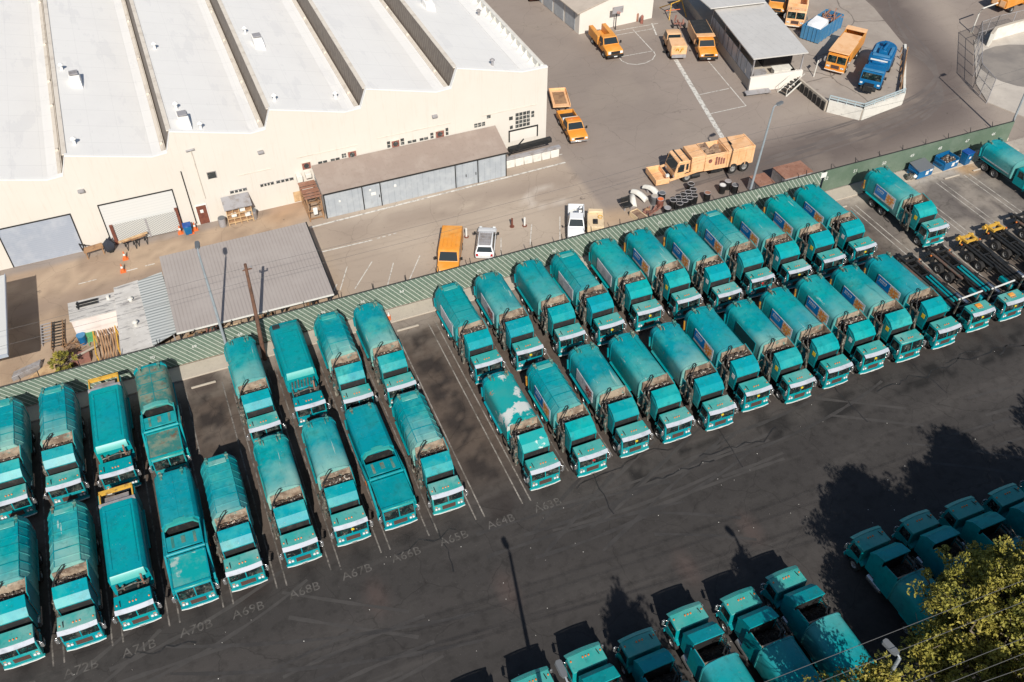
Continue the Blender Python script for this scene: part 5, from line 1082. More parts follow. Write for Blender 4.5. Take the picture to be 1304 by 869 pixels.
# canopy building on its loading dock
t = thing('canopy_building', 'open-sided dock building with flat steel roof and white front parapet', 'building')
rc = [P(959.4, 76.6, 4.2), P(1029.5, 68.3, 4.2), P(974, 2.3, 4.2), P(907, 10.3, 4.2)]
b = MB(); b.hexa([tuple(p) for p in rc] + [(p.x, p.y, p.z + 0.14) for p in rc]); part('roof', b, 'roof_steel', t)
fx = (rc[1] - rc[0]).normalized(); fy = (rc[3] - rc[0]).normalized()
o = rc[0] + Vector((0, 0, -4.2))
def Cn(u, v, z): return tuple(o + fx * u + fy * v + Vector((0, 0, z)))
W_ = (rc[1] - rc[0]).length; Ld = (rc[3] - rc[0]).length
b = MB(); b.hexa([Cn(0.3, 0.3, 0), Cn(W_ - 0.3, 0.3, 0), Cn(W_ + 1.0, Ld + 14, 0), Cn(0.3, Ld + 14, 0)] + [Cn(0.3, 0.3, 1.2), Cn(W_ - 0.3, 0.3, 1.2), Cn(W_ + 1.0, Ld + 14, 1.2), Cn(0.3, Ld + 14, 1.2)]); part('dock', b, 'concrete_pale', t)
b = MB(); b.hexa([Cn(0.1, -0.1, 0), Cn(W_ - 0.2, -0.1, 0), Cn(W_ - 0.2, 0.28, 0), Cn(0.1, 0.28, 0), Cn(0.1, -0.1, 1.9), Cn(W_ - 0.2, -0.1, 2.1), Cn(W_ - 0.2, 0.28, 2.1), Cn(0.1, 0.28, 1.9)]); part('parapet', b, 'garage_white', t, 0.03)
b = MB(); b.hexa([Cn(3.2, 3.4, 1.2), Cn(W_ - 0.1, 3.4, 1.2), Cn(W_ + 0.6, Ld, 1.2), Cn(3.2, Ld, 1.2), Cn(3.2, 3.4, 4.1), Cn(W_ - 0.1, 3.4, 4.1), Cn(W_ + 0.6, Ld, 4.1), Cn(3.2, Ld, 4.1)]); part('office_box', b, 'dark_box', t)
for v in (0.35, 5, 10, Ld):
    for u in (0.35, W_ - 0.4):
        b = MB(); b.bar(Cn(u, v, 1.2), Cn(u, v, 4.19), 0.14); part('post', b, 'grey_metal', t)
b = MB()
for k in range(9): b.hexa([Cn(0.34, 0.8 + k * 1.6, 1.2), Cn(0.40, 0.8 + k * 1.6, 1.2), Cn(0.40, 2.2 + k * 1.6, 1.2), Cn(0.34, 2.2 + k * 1.6, 1.2), Cn(0.34, 0.8 + k * 1.6, 3.0), Cn(0.40, 0.8 + k * 1.6, 3.0), Cn(0.40, 2.2 + k * 1.6, 3.0), Cn(0.34, 2.2 + k * 1.6, 3.0)])
part('glazing', b, 'zinc_sheet', t)
b = MB(); c2 = [P(905, 12, 4.6), P(975, 4, 4.6), P(960, -30, 4.6), P(870, -18, 4.6)]; b.hexa([tuple(p) for p in c2] + [(p.x, p.y, p.z + 0.12) for p in c2]); part('rear_roof', b, 'roof_steel', t)
for i, (u, v, w_, h, m, nm, lb) in enumerate(((0.9, 0.9, 1.6, 0.6, 'grey_metal', 'scrap_crate', 'grey crate of scrap on the dock behind the white parapet'), (3.6, 1.0, 2.2, 0.75, 'concrete_white', 'table', 'pale table on the dock under the canopy edge'))):
    t2 = thing(nm, lb, 'crate' if i == 0 else 'table'); b = MB(); b.hexa([Cn(u, v, 1.21), Cn(u + w_, v, 1.21), Cn(u + w_, v + 0.9, 1.21), Cn(u, v + 0.9, 1.21), Cn(u, v, 1.2 + h), Cn(u + w_, v, 1.2 + h), Cn(u + w_, v + 0.9, 1.2 + h), Cn(u, v + 0.9, 1.2 + h)]); part('box' if i == 0 else 'base', b, m, t2, 0.03)
    b = MB(); b.hexa([Cn(u - .1, v - .1, 1.203 + h), Cn(u + w_ + .1, v - .1, 1.203 + h), Cn(u + w_ + .1, v + 1.0, 1.203 + h), Cn(u - .1, v + 1.0, 1.203 + h), Cn(u - .1, v - .1, 1.26 + h), Cn(u + w_ + .1, v - .1, 1.26 + h), Cn(u + w_ + .1, v + 1.0, 1.26 + h), Cn(u - .1, v + 1.0, 1.26 + h)]); part('lid' if i == 0 else 'top', b, m, t2)
t = thing('bench', 'dark bench platform at the foot of the white dock parapet', 'bench'); b = MB(); b.hexa([Cn(-0.6, -1.2, 0.3), Cn(2.6, -1.2, 0.3), Cn(2.6, -0.3, 0.3), Cn(-0.6, -0.3, 0.3), Cn(-0.6, -1.2, 0.42), Cn(2.6, -1.2, 0.42), Cn(2.6, -0.3, 0.42), Cn(-0.6, -0.3, 0.42)]); part('seat', b, 'grey_metal', t)
for u in (-0.4, 2.3):
    b = MB(); b.bar(Cn(u, -0.8, 0.004), Cn(u, -0.8, 0.3), 0.12, 0.6); part('leg', b, 'black_metal', t)
t = thing('steps', 'open metal steps leading up to the dock beside the retaining wall', 'steps')
b = MB(); s0, s1 = P(990, 118), P(1012, 98, 1.2)
d_ = (s1 - s0); nn = Vector((d_.y, -d_.x, 0)).normalized()
for k in range(6): 
    q = s0 + d_ * ((k + 0.5) / 6); b.bar(q - nn * 0.05, q + nn * 1.3, 0.28, 0.06)
part('treads', b, 'black_metal', t)
for s in (0, 1.3):
    b = MB(); b.bar(s0 + nn * s, s1 + nn * s, 0.08, 0.16); b.bar(s0 + nn * s + Vector((0, 0, 0)), s0 + nn * s + Vector((0, 0, 0.95)), 0.05); b.bar(s0 + nn * s + Vector((0, 0, 0.95)), s1 + nn * s + Vector((0, 0, 0.95)), 0.05); part('handrail', b, 'concrete_white', t)
# raised truck apron with its walls
PL = [P(1052, 142), P(1095, 153), P(1147, 133), Vector((89.3, 82.4, 0)), Vector((93, 93, 0)), Vector((97, 112, 0)), Vector((84, 120, 0)), Vector((73.5, 100, 0)), P(1010, 107)]
t_ap = MB(); t_ap.prism([(p.x, p.y) for p in PL], 'z', 0.0, 1.2); mat('apron', (0.36, 0.31, 0.265), 0.85, 0, [('noise', 0.3, (0.29, 0.245, 0.21), 0.42, 0.62, 0.8), ('noise', 1.2, (0.10, 0.085, 0.075), 0.64, 0.70, 0.8), ('noise', 0.6, (0.46, 0.38, 0.30), 0.6, 0.7, 0.6), ('crack', 0.12, 'dark', 0.012, 0.003, 0.8)])
tag(t_ap.build('truck_apron', 'apron'), kind='structure')
t = thing('apron_wall', 'low white concrete wall with pale blue double rail round the truck apron', 'wall')
b = MB()
for a_, c_ in zip(PL[0:3], PL[1:4]):
    d_ = (c_ - a_).normalized(); n_ = Vector((d_.y, -d_.x, 0)); b.loft([[p + n_ * 0.02, p + n_ * 0.16, p + n_ * 0.16 + Vector((0, 0, 1.45)), p - n_ * 0.12 + Vector((0, 0, 1.45)), p - n_ * 0.12 + Vector((0, 0, 1.21)), p + n_ * 0.02 + Vector((0, 0, 1.21))] for p in (a_ + d_ * 0.06, c_ - d_ * 0.06)])
part('wall', b, 'concrete_white', t)
b = MB()
for a_, c_ in zip(PL[0:2], PL[1:3]):
    for h in (1.75, 2.05): b.bar(a_ + Vector((0, 0, h)), c_ + Vector((0, 0, h)), 0.11)
    for k in range(5): p = a_ + (c_ - a_) * k / 4; b.bar(p + Vector((0, 0, 1.45)), p + Vector((0, 0, 2.05)), 0.09)
part('railing', b, 'rail_blue', t)
b = MB()
for h in (1.55, 1.85): b.bar(PL[2] + Vector((-0.5, 0.2, h)), PL[3] + Vector((-1.0, -1.5, h)), 0.12)
for k in range(7): p = PL[2] + (PL[3] - PL[2]) * k / 7 + Vector((-0.5, 0.2, 0)); b.bar(p + Vector((0, 0, 1.2)), p + Vector((0, 0, 1.9)), 0.1)
part('guard_rail', b, 'timber', t)
t = thing('retaining_wall', 'low grey ribbed retaining wall between court and truck apron', 'wall')
a_, c_ = PL[8] + Vector((-0.1, 0, 0)), PL[0] + Vector((-0.1, 0.1, 0))
b = MB(); b.bar(a_ + Vector((0, 0, 0.65)), c_ + Vector((0, 0, 0.65)), 0.25, 1.3); part('wall', b, 'concrete_pale', t)
b = MB()
for k in range(8): p = a_ + (c_ - a_) * (k + 0.5) / 8 + Vector((-0.18, 0, 0)); b.box(p.x - 0.06, p.x + 0.06, p.y - 0.28, p.y + 0.28, 0.05, 1.05)
part('ribs', b, 'black_metal', t)
t = thing('barrier_pole', 'thin leaning white post with sign on the truck apron', 'post'); p = P(1036, 98, 1.2); b = MB(); b.tube([p, p + Vector((0.3, 0.2, 2.0))], 0.06, 7); part('post', b, 'concrete_white', t); b = MB(); b.bar(p + Vector((0.3, 0.2, 1.7)), p + Vector((0.9, 0.4, 1.9)), 0.06, 0.35); part('plate', b, 'grey_metal', t)

# ramp loop with chain link fence at the right
q = [P(1304, 150), P(1257, 131), P(1243, 108), P(1240, 52), P(1262, 42), P(1304, 30)]
b = MB(); b.prism([(p.x, p.y) for p in q] + [(135, 85), (120, 62)], 'z', 0.008, 0.10); mat('ramp_pale', (0.52, 0.47, 0.41), 0.85, 0, [('noise', 0.2, (0.38, 0.34, 0.30), 0.42, 0.62, 0.7), ('noise', 2, (0.3, 0.27, 0.24), 0.6, 0.7, 0.5)]); tag(b.build('ramp', 'ramp_pale'), kind='structure')
b = MB(); cc = P(1310, 85); n = 20; b.prism([(cc.x + 6.5 * math.cos(2 * math.pi * k / n), cc.y + 5.8 * math.sin(2 * math.pi * k / n)) for k in range(n)], 'z', 0.102, 0.106); mat('ramp_dark', (0.20, 0.18, 0.165), 0.85, 0, [('noise', 0.25, (0.28, 0.25, 0.22), 0.42, 0.62, 0.8)]); tag(b.build('ramp_road', 'ramp_dark'), kind='structure')
t = thing('chain_link_fence', 'tall grey chain link fence around the curved ramp at right', 'fence')
b = MB(); bm_ = MB(); fp = [P(1304, 40), P(1262, 50), P(1240, 58), P(1239, 112), P(1256, 132)]
for a_, c_ in zip(fp, fp[1:]):
    bm_.loft([[p + Vector((0, 0, z)) for z in (0.1, 3.2)] + [p + Vector((0.02, 0.02, z)) for z in (3.2, 0.1)] for p in (a_, c_)]); n = max(2, int((c_ - a_).length / 3))
    for k in range(n + 1): p = a_ + (c_ - a_) * k / n; b.tube([p, p + Vector((0, 0, 3.25))], 0.055, 6)
    for h in (3.2, 1.7): b.tube([a_ + Vector((0, 0, h)), c_ + Vector((0, 0, h))], 0.035, 5)
part('mesh', bm_, 'chain_link', t); part('frame', b, 'grey_metal', t)
t = thing('ramp_wall', 'low pale concrete wall lining the far side of the curved ramp', 'wall'); b = MB(); wp = [P(1257, 60), P(1263, 52), P(1280, 47), P(1304, 40), P(1340, 30)]
for a_, c_ in zip(wp, wp[1:]): b.bar(a_ + Vector((0, 0, 0.95)), c_ + Vector((0, 0, 0.95)), 0.3, 1.7)
part('wall', b, 'concrete_white', t); b = MB()
for a_, c_ in zip(wp, wp[1:]): b.bar(a_ + Vector((0, 0, 1.84)), c_ + Vector((0, 0, 1.84)), 0.38, 0.07)
part('coping', b, 'concrete_pale', t)
t = thing('height_bar', 'white bent pipe hoop beside the chain link fence corner', 'pipe hoop'); b = MB(); p = P(1237, 42); b.tube([p, p + Vector((0.1, 0, 2.6)), p + Vector((0.6, 0.1, 3.2)), p + Vector((3.5, 0.5, 3.3))], 0.09, 8); part('pipe', b, 'concrete_white', t); b = MB(); b.tube([p, p + Vector((0, 0, 0.12))], 0.25, 8); part('foot', b, 'concrete_pale', t)

# ------------------------------------------------------------------ the green yard fence
YF = 60.8
t = thing('yard_fence', 'long green screened fence with pale diagonal stripes behind the parked trucks', 'fence')
def screen(x0, x1, m, thick=0.05):
    b = MB(); b.box(x0, x1, YF, YF + thick, 0.15, 2.72); return part('screen', b, m, t)
screen(-46, 60.2, 'fence_stripe'); screen(60.5, 85.7, 'fence_green')
b = MB(); b.tube([(-46, YF + 0.12, 2.74), (85.7, YF + 0.12, 2.74)], 0.05, 6); b.box(-46, 85.7, YF + 0.06, YF + 0.16, 2.60, 2.70); part('top_rail', b, 'black_metal', t)
for k in range(44):
    x = -45.5 + k * 3.05; b = MB(); b.tube([(x, YF + 0.14, 0), (x, YF + 0.14, 2.75), (x, YF + 0.32, 3.25)], [0.045, 0.045, 0.03], 6); part('post', b, 'black_metal', t)
for num, x in zip(range(74, 44, -1), [-21.2] + cent):
    if num in (70, 69, 68, 67, 66, 65, 64, 62, 60, 58, 57, 56, 54) or num < 53:
        text_mesh(str(num), 0.42 if num > 52 else 0.55, 'stall_number', 'white_paint', Matrix.Translation((x + (0.2 if num > 52 else 0.4), YF - 0.01, 1.75)) @ Euler((math.pi / 2, 0, 0)).to_matrix().to_4x4(), t)
b = MB(); b.box(60.0, 60.7, YF - 0.03, YF - 0.004, 2.0, 2.6); part('notice', b, 'white_paint', t)
for s, x, y in TXT:
    o_ = text_mesh(s, 0.95, 'stall_number', 'number_worn', Matrix.Translation((x, y, 0.0085)), None, 0.0); tag(o_, kind='structure')
# ================================================================== other vehicles (front at y = 0, facing -y)
def van_body(t, L, W, m, prof, wins, wheels, wr=0.36):
    b = MB(); b.prism(prof, 'x', -W / 2, W / 2); body = part('body', b, m, t, 0.07)
    for y in wheels:
        for s in (-1, 1): wheel(t, s * (W / 2 - 0.10), y, wr, 0.24)
    return body
def lamp_pair(t, W, z, y=-0.02, name='headlight', m='lens', w_=0.26, h=0.16):
    for s in (-1, 1):
        b = MB(); b.box(s * (W / 2 - 0.12 - w_), s * (W / 2 - 0.12), y - 0.03, y + 0.06, z - h / 2, z + h / 2); part(name, b, m, t)
def mirrors(t, W, y, z):
    for s in (-1, 1):
        b = MB(); b.bar((s * W / 2, y, z), (s * (W / 2 + 0.2), y - 0.04, z + 0.05), 0.06); b.box(s * (W / 2 + 0.12), s * (W / 2 + 0.32), y - 0.1, y, z - 0.05, z + 0.25); part('mirror', b, 'black_metal', t, 0.01)
def cabin(t, m, W, y0, y1, z0, z1, rake0=0.55, rake1=0.1, tw=0.14, glassm='glass', name='cabin', rear=True):
    """glazed cabin: frustum + panes"""
    a = [(-W / 2, y0, z0), (W / 2, y0, z0), (W / 2, y1, z0), (-W / 2, y1, z0)]; c = [(-W / 2 + tw, y0 + rake0, z1), (W / 2 - tw, y0 + rake0, z1), (W / 2 - tw, y1 - rake1, z1), (-W / 2 + tw, y1 - rake1, z1)]
    b = MB(); b.hexa(a + c); cb = part(name, b, m, t, 0.04)
    b = MB(); b.slab([a[0], a[1], c[1], c[0]], 0.09, 0.01, 0.014); part('windshield', b, glassm, cb)
    for s in ((1, 2), (3, 0)):
        b = MB(); b.slab([a[s[0]], a[s[1]], c[s[1]], c[s[0]]], 0.10, 0.01, 0.012); part('side_window', b, glassm, cb)
    if rear: b = MB(); b.slab([a[2], a[3], c[3], c[2]], 0.10, 0.01, 0.012); part('rear_window', b, glassm, cb)
    return cb
def placed(t, front, rear_dir):
    """front: where the nose stands; rear_dir: vector nose -> tail"""
    t.location = (front[0], front[1], front[2] if len(front) > 2 else 0.006); t.rotation_euler = (0, 0, math.atan2(-rear_dir[0], rear_dir[1])); return t

def panel_van(label, m):
    t = thing('cargo_van', label, 'van'); W = 2.0
    van_body(t, 5.6, W, m, [(0.02, 0.35), (0.0, 0.75), (0.12, 1.02), (0.95, 1.22), (1.55, 1.98), (1.85, 2.06), (5.4, 2.08), (5.58, 1.9), (5.6, 0.4)], None, (0.95, 4.4), 0.37)
    b = MB(); b.slab([(-0.92, 0.97, 1.25), (0.92, 0.97, 1.25), (0.80, 1.54, 1.95), (-0.80, 1.54, 1.95)], 0.03, 0.0, 0.02); part('windshield', b, 'clear_glass', t)
    for s in (-1, 1):
        q = [(s, 2.6, 1.25), (s, 1.25, 1.25), (s, 1.72, 1.85), (s, 2.6, 1.85)]
        b = MB(); b.slab(q if s < 0 else [q[1], q[0], q[3], q[2]], 0.04, 0.01, 0.012); part('side_window', b, 'clear_glass', t)
    mirrors(t, W, 1.3, 1.3); lamp_pair(t, W, 0.78)
    b = MB(); b.box(-0.98, 0.98, -0.08, 0.05, 0.4, 0.62); part('bumper', b, 'black_metal', t, 0.03)
    b = MB(); b.box(-0.5, 0.5, -0.025, 0.03, 0.68, 0.9); part('grille', b, 'black_metal', t)
    b = MB()
    for x in (-0.6, -0.2, 0.2, 0.6): b.box(x - 0.03, x + 0.03, 2.0, 5.3, 2.07, 2.10)
    part('roof_rib', b, m, t)
    return t
def suv():
    t = thing('estate_car', 'white estate car with roof rack parked nose away from the fence', 'car'); W = 1.82
    b = MB(); b.prism([(0.02, 0.35), (0.0, 0.7), (0.25, 0.88), (1.15, 1.0), (4.4, 1.02), (4.55, 0.85), (4.55, 0.38)], 'x', -W / 2, W / 2); part('body', b, 'white_vehicle', t, 0.10)
    for y in (0.85, 3.6):
        for s in (-1, 1): wheel(t, s * 0.82, y, 0.34, 0.22)
    cb = cabin(t, 'white_vehicle', W - 0.06, 1.05, 4.45, 1.0, 1.52, 0.7, 0.45, 0.2, 'clear_glass')
    b = MB()
    for x in (-0.55, 0.55): b.tube([(x, 2.0, 1.6), (x, 3.8, 1.6)], 0.03, 6)
    for k in range(5): b.bar((-0.58, 2.1 + k * 0.4, 1.6), (0.58, 2.1 + k * 0.4, 1.6), 0.05)
    for x in (-0.36, -0.12, 0.12, 0.36): b.bar((x, 2.05, 1.61), (x, 3.8, 1.61), 0.04)
    part('roof_rack', b, 'grey_metal', t)
    b = MB(); b.box(-0.55, 0.55, 1.95, 3.9, 1.515, 1.53); part('sunroof', b, 'grey_metal', cb)
    mirrors(t, W, 1.5, 1.0); lamp_pair(t, W, 0.72); lamp_pair(t, W, 0.85, 4.54, 'tail_light', 'red_plastic', 0.2, 0.24)
    b = MB(); b.box(-0.25, 0.25, 4.56, 4.58, 0.62, 0.74); part('number_plate', b, 'white_paint', t)
    return t
def pickup(label, m, L=5.6, W=1.95, bed='black_metal', lightbar=False, cargo=None, grille='black_metal', h=0.0):
    t = thing('pickup_truck', label, 'pickup truck')
    b = MB(); b.prism([(0.05, 0.45), (0.0, 0.65 + h), (0.1, 1.02 + h), (1.5, 1.14 + h), (1.5, 1.14 + h), (3.25, 1.14 + h), (3.25, 0.45)], 'x', -W / 2, W / 2); part('body', b, m, t, 0.08)
    for y in (0.95, L - 1.2):
        for s in (-1, 1): wheel(t, s * (W / 2 - 0.12), y, 0.42, 0.28)
    cabin(t, m, W - 0.04, 1.35, 3.2, 1.13 + h, 1.82 + h, 0.62, 0.12, 0.16, 'clear_glass')
    b = MB(); z0, z1 = 0.75, 1.22 + h; y0 = 3.3
    b.box(-W / 2, W / 2, y0, L, z0 - 0.15, z0)
    b.box(-W / 2, -W / 2 + 0.12, y0, L, z0, z1); b.box(W / 2 - 0.12, W / 2, y0, L, z0, z1); b.box(-W / 2 + 0.12, W / 2 - 0.12, y0, y0 + 0.08, z0, z1); b.box(-W / 2 + 0.12, W / 2 - 0.12, L - 0.08, L, z0, z1); bd = part('bed', b, m, t, 0.02)
    b = MB(); b.box(-W / 2 + 0.13, W / 2 - 0.13, y0 + 0.09, L - 0.09, z0 + 0.003, z0 + 0.03); part('bed_liner', b, bed, bd)
    if cargo:
        rnd = random.Random(2)
        b = MB()
        for k in range(7): x, y = rnd.uniform(-0.6, 0.5), rnd.uniform(y0 + 0.3, L - 0.6); b.box(x, x + rnd.uniform(0.2, 0.5), y, y + rnd.uniform(0.2, 0.5), z0 + 0.03, z0 + rnd.uniform(0.2, 0.6))
        part('tool_rack', b, cargo, bd)
    if lightbar:
        b = MB(); b.box(-0.75, 0.75, 2.45, 2.7, 1.83 + h, 1.93 + h); part('light_bar', b, 'amber', t, 0.02)
        b = MB(); b.box(-W / 2 + 0.1, W / 2 - 0.1, 3.42, 3.75, z1, z1 + 0.25); part('tool_box', b, 'white_vehicle', t, 0.03)
    mirrors(t, W, 1.55, 1.15 + h); lamp_pair(t, W, 0.85 + h)
    b = MB(); b.box(-W / 2, W / 2, -0.1, 0.06, 0.45, 0.66); part('bumper', b, 'chrome', t, 0.03)
    b = MB(); b.box(-0.52, 0.52, -0.03, 0.03, 0.72 + h, 0.95 + h); part('grille', b, grille, t)
    b = MB(); b.box(-0.18, 0.18, -0.125, -0.102, 0.5, 0.6); part('number_plate', b, 'white_paint', t)
    lamp_pair(t, W, 0.95, L, 'tail_light', 'red_plastic', 0.12, 0.3)
    return t
def bonnet_cab(t, m, W=2.2, z=0.0):
    b = MB(); b.prism([(0.05, 0.55), (0.0, 0.95), (0.12, 1.28), (1.55, 1.45), (3.0, 1.45), (3.0, 0.55)], 'x', -W / 2, W / 2); part('bonnet', b, m, t, 0.10)
    cabin(t, m, W - 0.1, 1.45, 3.0, 1.44, 2.2, 0.55, 0.1, 0.14, 'clear_glass'); mirrors(t, W, 1.7, 1.5); lamp_pair(t, W, 1.05)
    b = MB(); b.box(-W / 2 - 0.03, W / 2 + 0.03, -0.15, 0.06, 0.5, 0.85); part('bumper', b, 'black_metal', t, 0.04)
    b = MB(); b.box(-0.6, 0.6, -0.03, 0.03, 0.92, 1.2); part('grille', b, 'black_metal', t)
    b = MB(); b.box(-0.2, 0.2, -0.175, -0.152, 0.58, 0.7); part('number_plate', b, 'white_paint', t)
def open_box(b, x0, x1, y0, y1, z0, z1, th=0.1):
    b.box(x0, x1, y0, y1, z0, z0 + th); b.box(x0, x0 + th, y0, y1, z0 + th, z1); b.box(x1 - th, x1, y0, y1, z0 + th, z1); b.box(x0 + th, x1 - th, y0, y0 + th, z0 + th, z1); b.box(x0 + th, x1 - th, y1 - th, y1, z0 + th, z1)
def rails(t, L, axles, W=2.1, wr=0.48):
    b = MB()
    for x in (-0.42, 0.42): b.box(x - 0.06, x + 0.06, 0.3, L, 0.6, 0.85)
    part('chassis', b, 'black_metal', t)
    for y in axles:
        for s in (-1, 1): wheel(t, s * (W / 2 - 0.12), y, wr, 0.30)

# parked along the road, noses towards the fence
hd = Vector((0.43, 0.90, 0)).normalized()
placed(panel_van('bright orange panel van parked on the slant behind the striped fence', 'orange_paint'), (20.0, 62.9), hd)
s_ = suv(); placed(s_, (26.0, 67.9), -hd)
placed(pickup('white pickup with tools in its bed, parked behind the striped fence', 'white_vehicle', bed='white_paint', cargo='chrome'), (33.3, 63.0), hd).scale = (0.84, 0.9, 0.95)
t = thing('utility_trailer', 'cream equipment trailer next to the white pickup behind the fence', 'trailer'); 
b = MB(); b.box(-0.95, 0.95, 0, 3.2, 0.55, 1.25); part('body', b, 'cream_metal', t, 0.05)
for s in (-1, 1): wheel(t, s * 0.95, 1.8, 0.36, 0.22)
b = MB(); b.box(-0.3, 0.25, 0.5, 1.3, 1.255, 1.42); part('hatch', b, 'black_metal', t, 0.03)
b = MB(); b.box(-0.85, 0.85, 2.5, 3.1, 1.26, 1.55); part('engine_cover', b, 'cream_metal', t, 0.05)
b = MB(); b.tube([(0.55 + 0.25 * math.cos(k * 0.5), 1.9 + 0.3 * math.sin(k * 0.5), 1.29) for k in range(12)], 0.05, 6); part('hose', b, 'rusty_yellow', t)
b = MB(); b.bar((0, 0, 0.6), (0, -1.0, 0.55), 0.12); part('drawbar', b, 'black_metal', t)
placed(t, (35.5, 63.2), hd); t.scale = (0.85, 0.85, 1)
placed(pickup('orange pickup with light bar and black bed at the warehouse corner', 'orange_paint', 5.8, 2.05, 'tarp_black', True), (41.45, 79.0), Vector((0.15, 1, 0)))
t = thing('flatbed_trailer', 'peach flatbed trailer parked behind the orange pickup by the warehouse', 'trailer')
b = MB(); b.box(-1.05, 1.05, 0, 4.0, 0.6, 0.72); b.box(-1.05, -0.97, 0, 4.0, 0.72, 0.98); b.box(0.97, 1.05, 0, 4.0, 0.72, 0.98); b.box(-0.97, 0.97, 3.9, 4.0, 0.72, 0.98); part('deck', b, 'peach_paint', t, 0.02)
b = MB(); b.box(-0.7, 0.7, 0.6, 3.4, 0.722, 0.75); part('deck_boards', b, 'timber', t)
for s in (-1, 1): wheel(t, s * 0.98, 2.4, 0.34, 0.22)
b = MB(); b.bar((-0.6, 0, 0.6), (0, -1.2, 0.55), 0.1); b.bar((0.6, 0, 0.6), (0, -1.2, 0.55), 0.1); part('drawbar', b, 'black_metal', t)
placed(t, (42.7, 86.3), Vector((0.3, 1, 0)))
# service pickup by the garage
t = thing('service_truck', 'orange utility-bodied truck parked before the white garage', 'truck'); rails(t, 6.0, (1.0, 4.6), 2.1, 0.42)
b = MB(); b.prism([(0.05, 0.5), (0.0, 0.8), (0.1, 1.2), (1.5, 1.32), (2.9, 1.32), (2.9, 0.5)], 'x', -1.0, 1.0); part('bonnet', b, 'orange_paint', t, 0.09); cabin(t, 'orange_paint', 1.95, 1.35, 2.9, 1.31, 2.0, 0.6, 0.1, 0.14, 'clear_glass'); mirrors(t, 2.0, 1.6, 1.35); lamp_pair(t, 2.0, 0.98, w_=0.32, h=0.25)
b = MB(); b.box(-0.55, 0.55, -0.04, 0.03, 0.8, 1.12); part('grille', b, 'black_metal', t)
b = MB(); b.box(-1.0, 1.0, -0.15, 0.05, 0.45, 0.75); part('bumper', b, 'black_metal', t, 0.04)
b = MB(); b.box(-0.2, 0.2, -0.17, -0.152, 0.52, 0.64); part('number_plate', b, 'white_paint', t)
b = MB(); b.box(-1.08, -0.55, 3.0, 6.0, 0.7, 1.75); b.box(0.55, 1.08, 3.0, 6.0, 0.7, 1.75); b.box(-0.54, 0.54, 3.0, 6.0, 0.7, 0.95); b.box(-0.54, 0.54, 3.0, 3.1, 0.95, 1.75); part('utility_body', b, 'orange_paint', t, 0.03)
placed(t, (54.4, 95.3), Vector((0.10, 1, 0))); t.scale = (1.1, 1.1, 1.1)
# small sweeper seen from behind, dump truck next to it
t = thing('street_sweeper', 'peach street sweeper with rear hoses, beside the dump truck with a black tarp', 'street sweeper'); rails(t, 5.4, (1.2, 4.4), 2.1, 0.42)
b = MB(); b.box(-1.0, 1.0, 0.2, 2.6, 0.6, 2.0); part('hopper_body', b, 'peach_paint', t, 0.06)
b = MB(); b.box(-0.8, 0.8, 2.7, 3.2, 0.7, 1.6); b.box(-0.7, 0.7, 2.75, 3.15, 1.6, 1.8); part('engine', b, 'black_metal', t, 0.03)
b = MB(); b.box(-1.0, 1.0, 3.3, 5.3, 0.6, 1.2); part('cab_base', b, 'peach_paint', t, 0.05); cabin(t, 'peach_paint', 1.95, 3.3, 5.2, 1.19, 2.1, 0.1, 0.4, 0.1, 'clear_glass')
b = MB(); b.tube([(-0.4 + 0.9 * k / 10, 0.2 - 0.12 * math.sin(k), 1.4 + 0.3 * math.sin(k * 0.9)) for k in range(11)], 0.09, 7); part('suction_hose', b, 'rusty_yellow', t)
b = MB(); b.box(-0.9, 0.9, 0.02, 0.18, 0.5, 0.9); part('rear_panel', b, 'grey_metal', t)
for s in (-1, 1):
    b = MB(); b.tube([(s * 1.1, 2.6, 0.12), (s * 1.1, 2.6, 0.3)], [0.4, 0.15], 10); part('brush', b, 'black_metal', t)
placed(t, (61.7, 91.9), Vector((0.33, 1, 0)))
t = thing('dump_truck', 'orange dump truck with black tarp over its bed, by the canopy building', 'dump truck'); rails(t, 7.2, (1.1, 5.6), 2.3, 0.46); bonnet_cab(t, 'orange_paint', 2.3)
b = MB(); open_box(b, -1.2, 1.2, 3.3, 7.4, 0.95, 2.35); part('dump_bed', b, 'peach_paint', t, 0.03)
b = MB(); b.box(-1.2, 1.2, 2.5, 3.28, 2.3, 2.42); part('cab_guard', b, 'peach_paint', t)
b = MB(); b.box(-1.12, 1.12, 3.4, 7.3, 2.30, 2.40); part('tarp', b, 'tarp_black', t, 0.03)
placed(t, (65.0, 90.1), Vector((0.33, 1, 0)))
t = thing('implement_trailer', 'rusty implement trailer tucked behind the sweeper and dump truck', 'trailer'); b = MB(); b.bar((0, 0, 0.6), (0, 2.2, 0.6), 0.18); b.bar((-0.8, 1.2, 0.6), (0.8, 1.2, 0.6), 0.18); b.bar((-0.5, 1.8, 0.6), (-0.3, 2.0, 1.4), 0.16); b.bar((0.4, 0.8, 0.6), (0.5, 1.0, 1.3), 0.16); part('frame', b, 'plank_red', t)
for s in (-1, 1): wheel(t, s * 0.8, 1.2, 0.33, 0.2)
placed(t, (66.3, 99.2), Vector((0.33, 1, 0)))

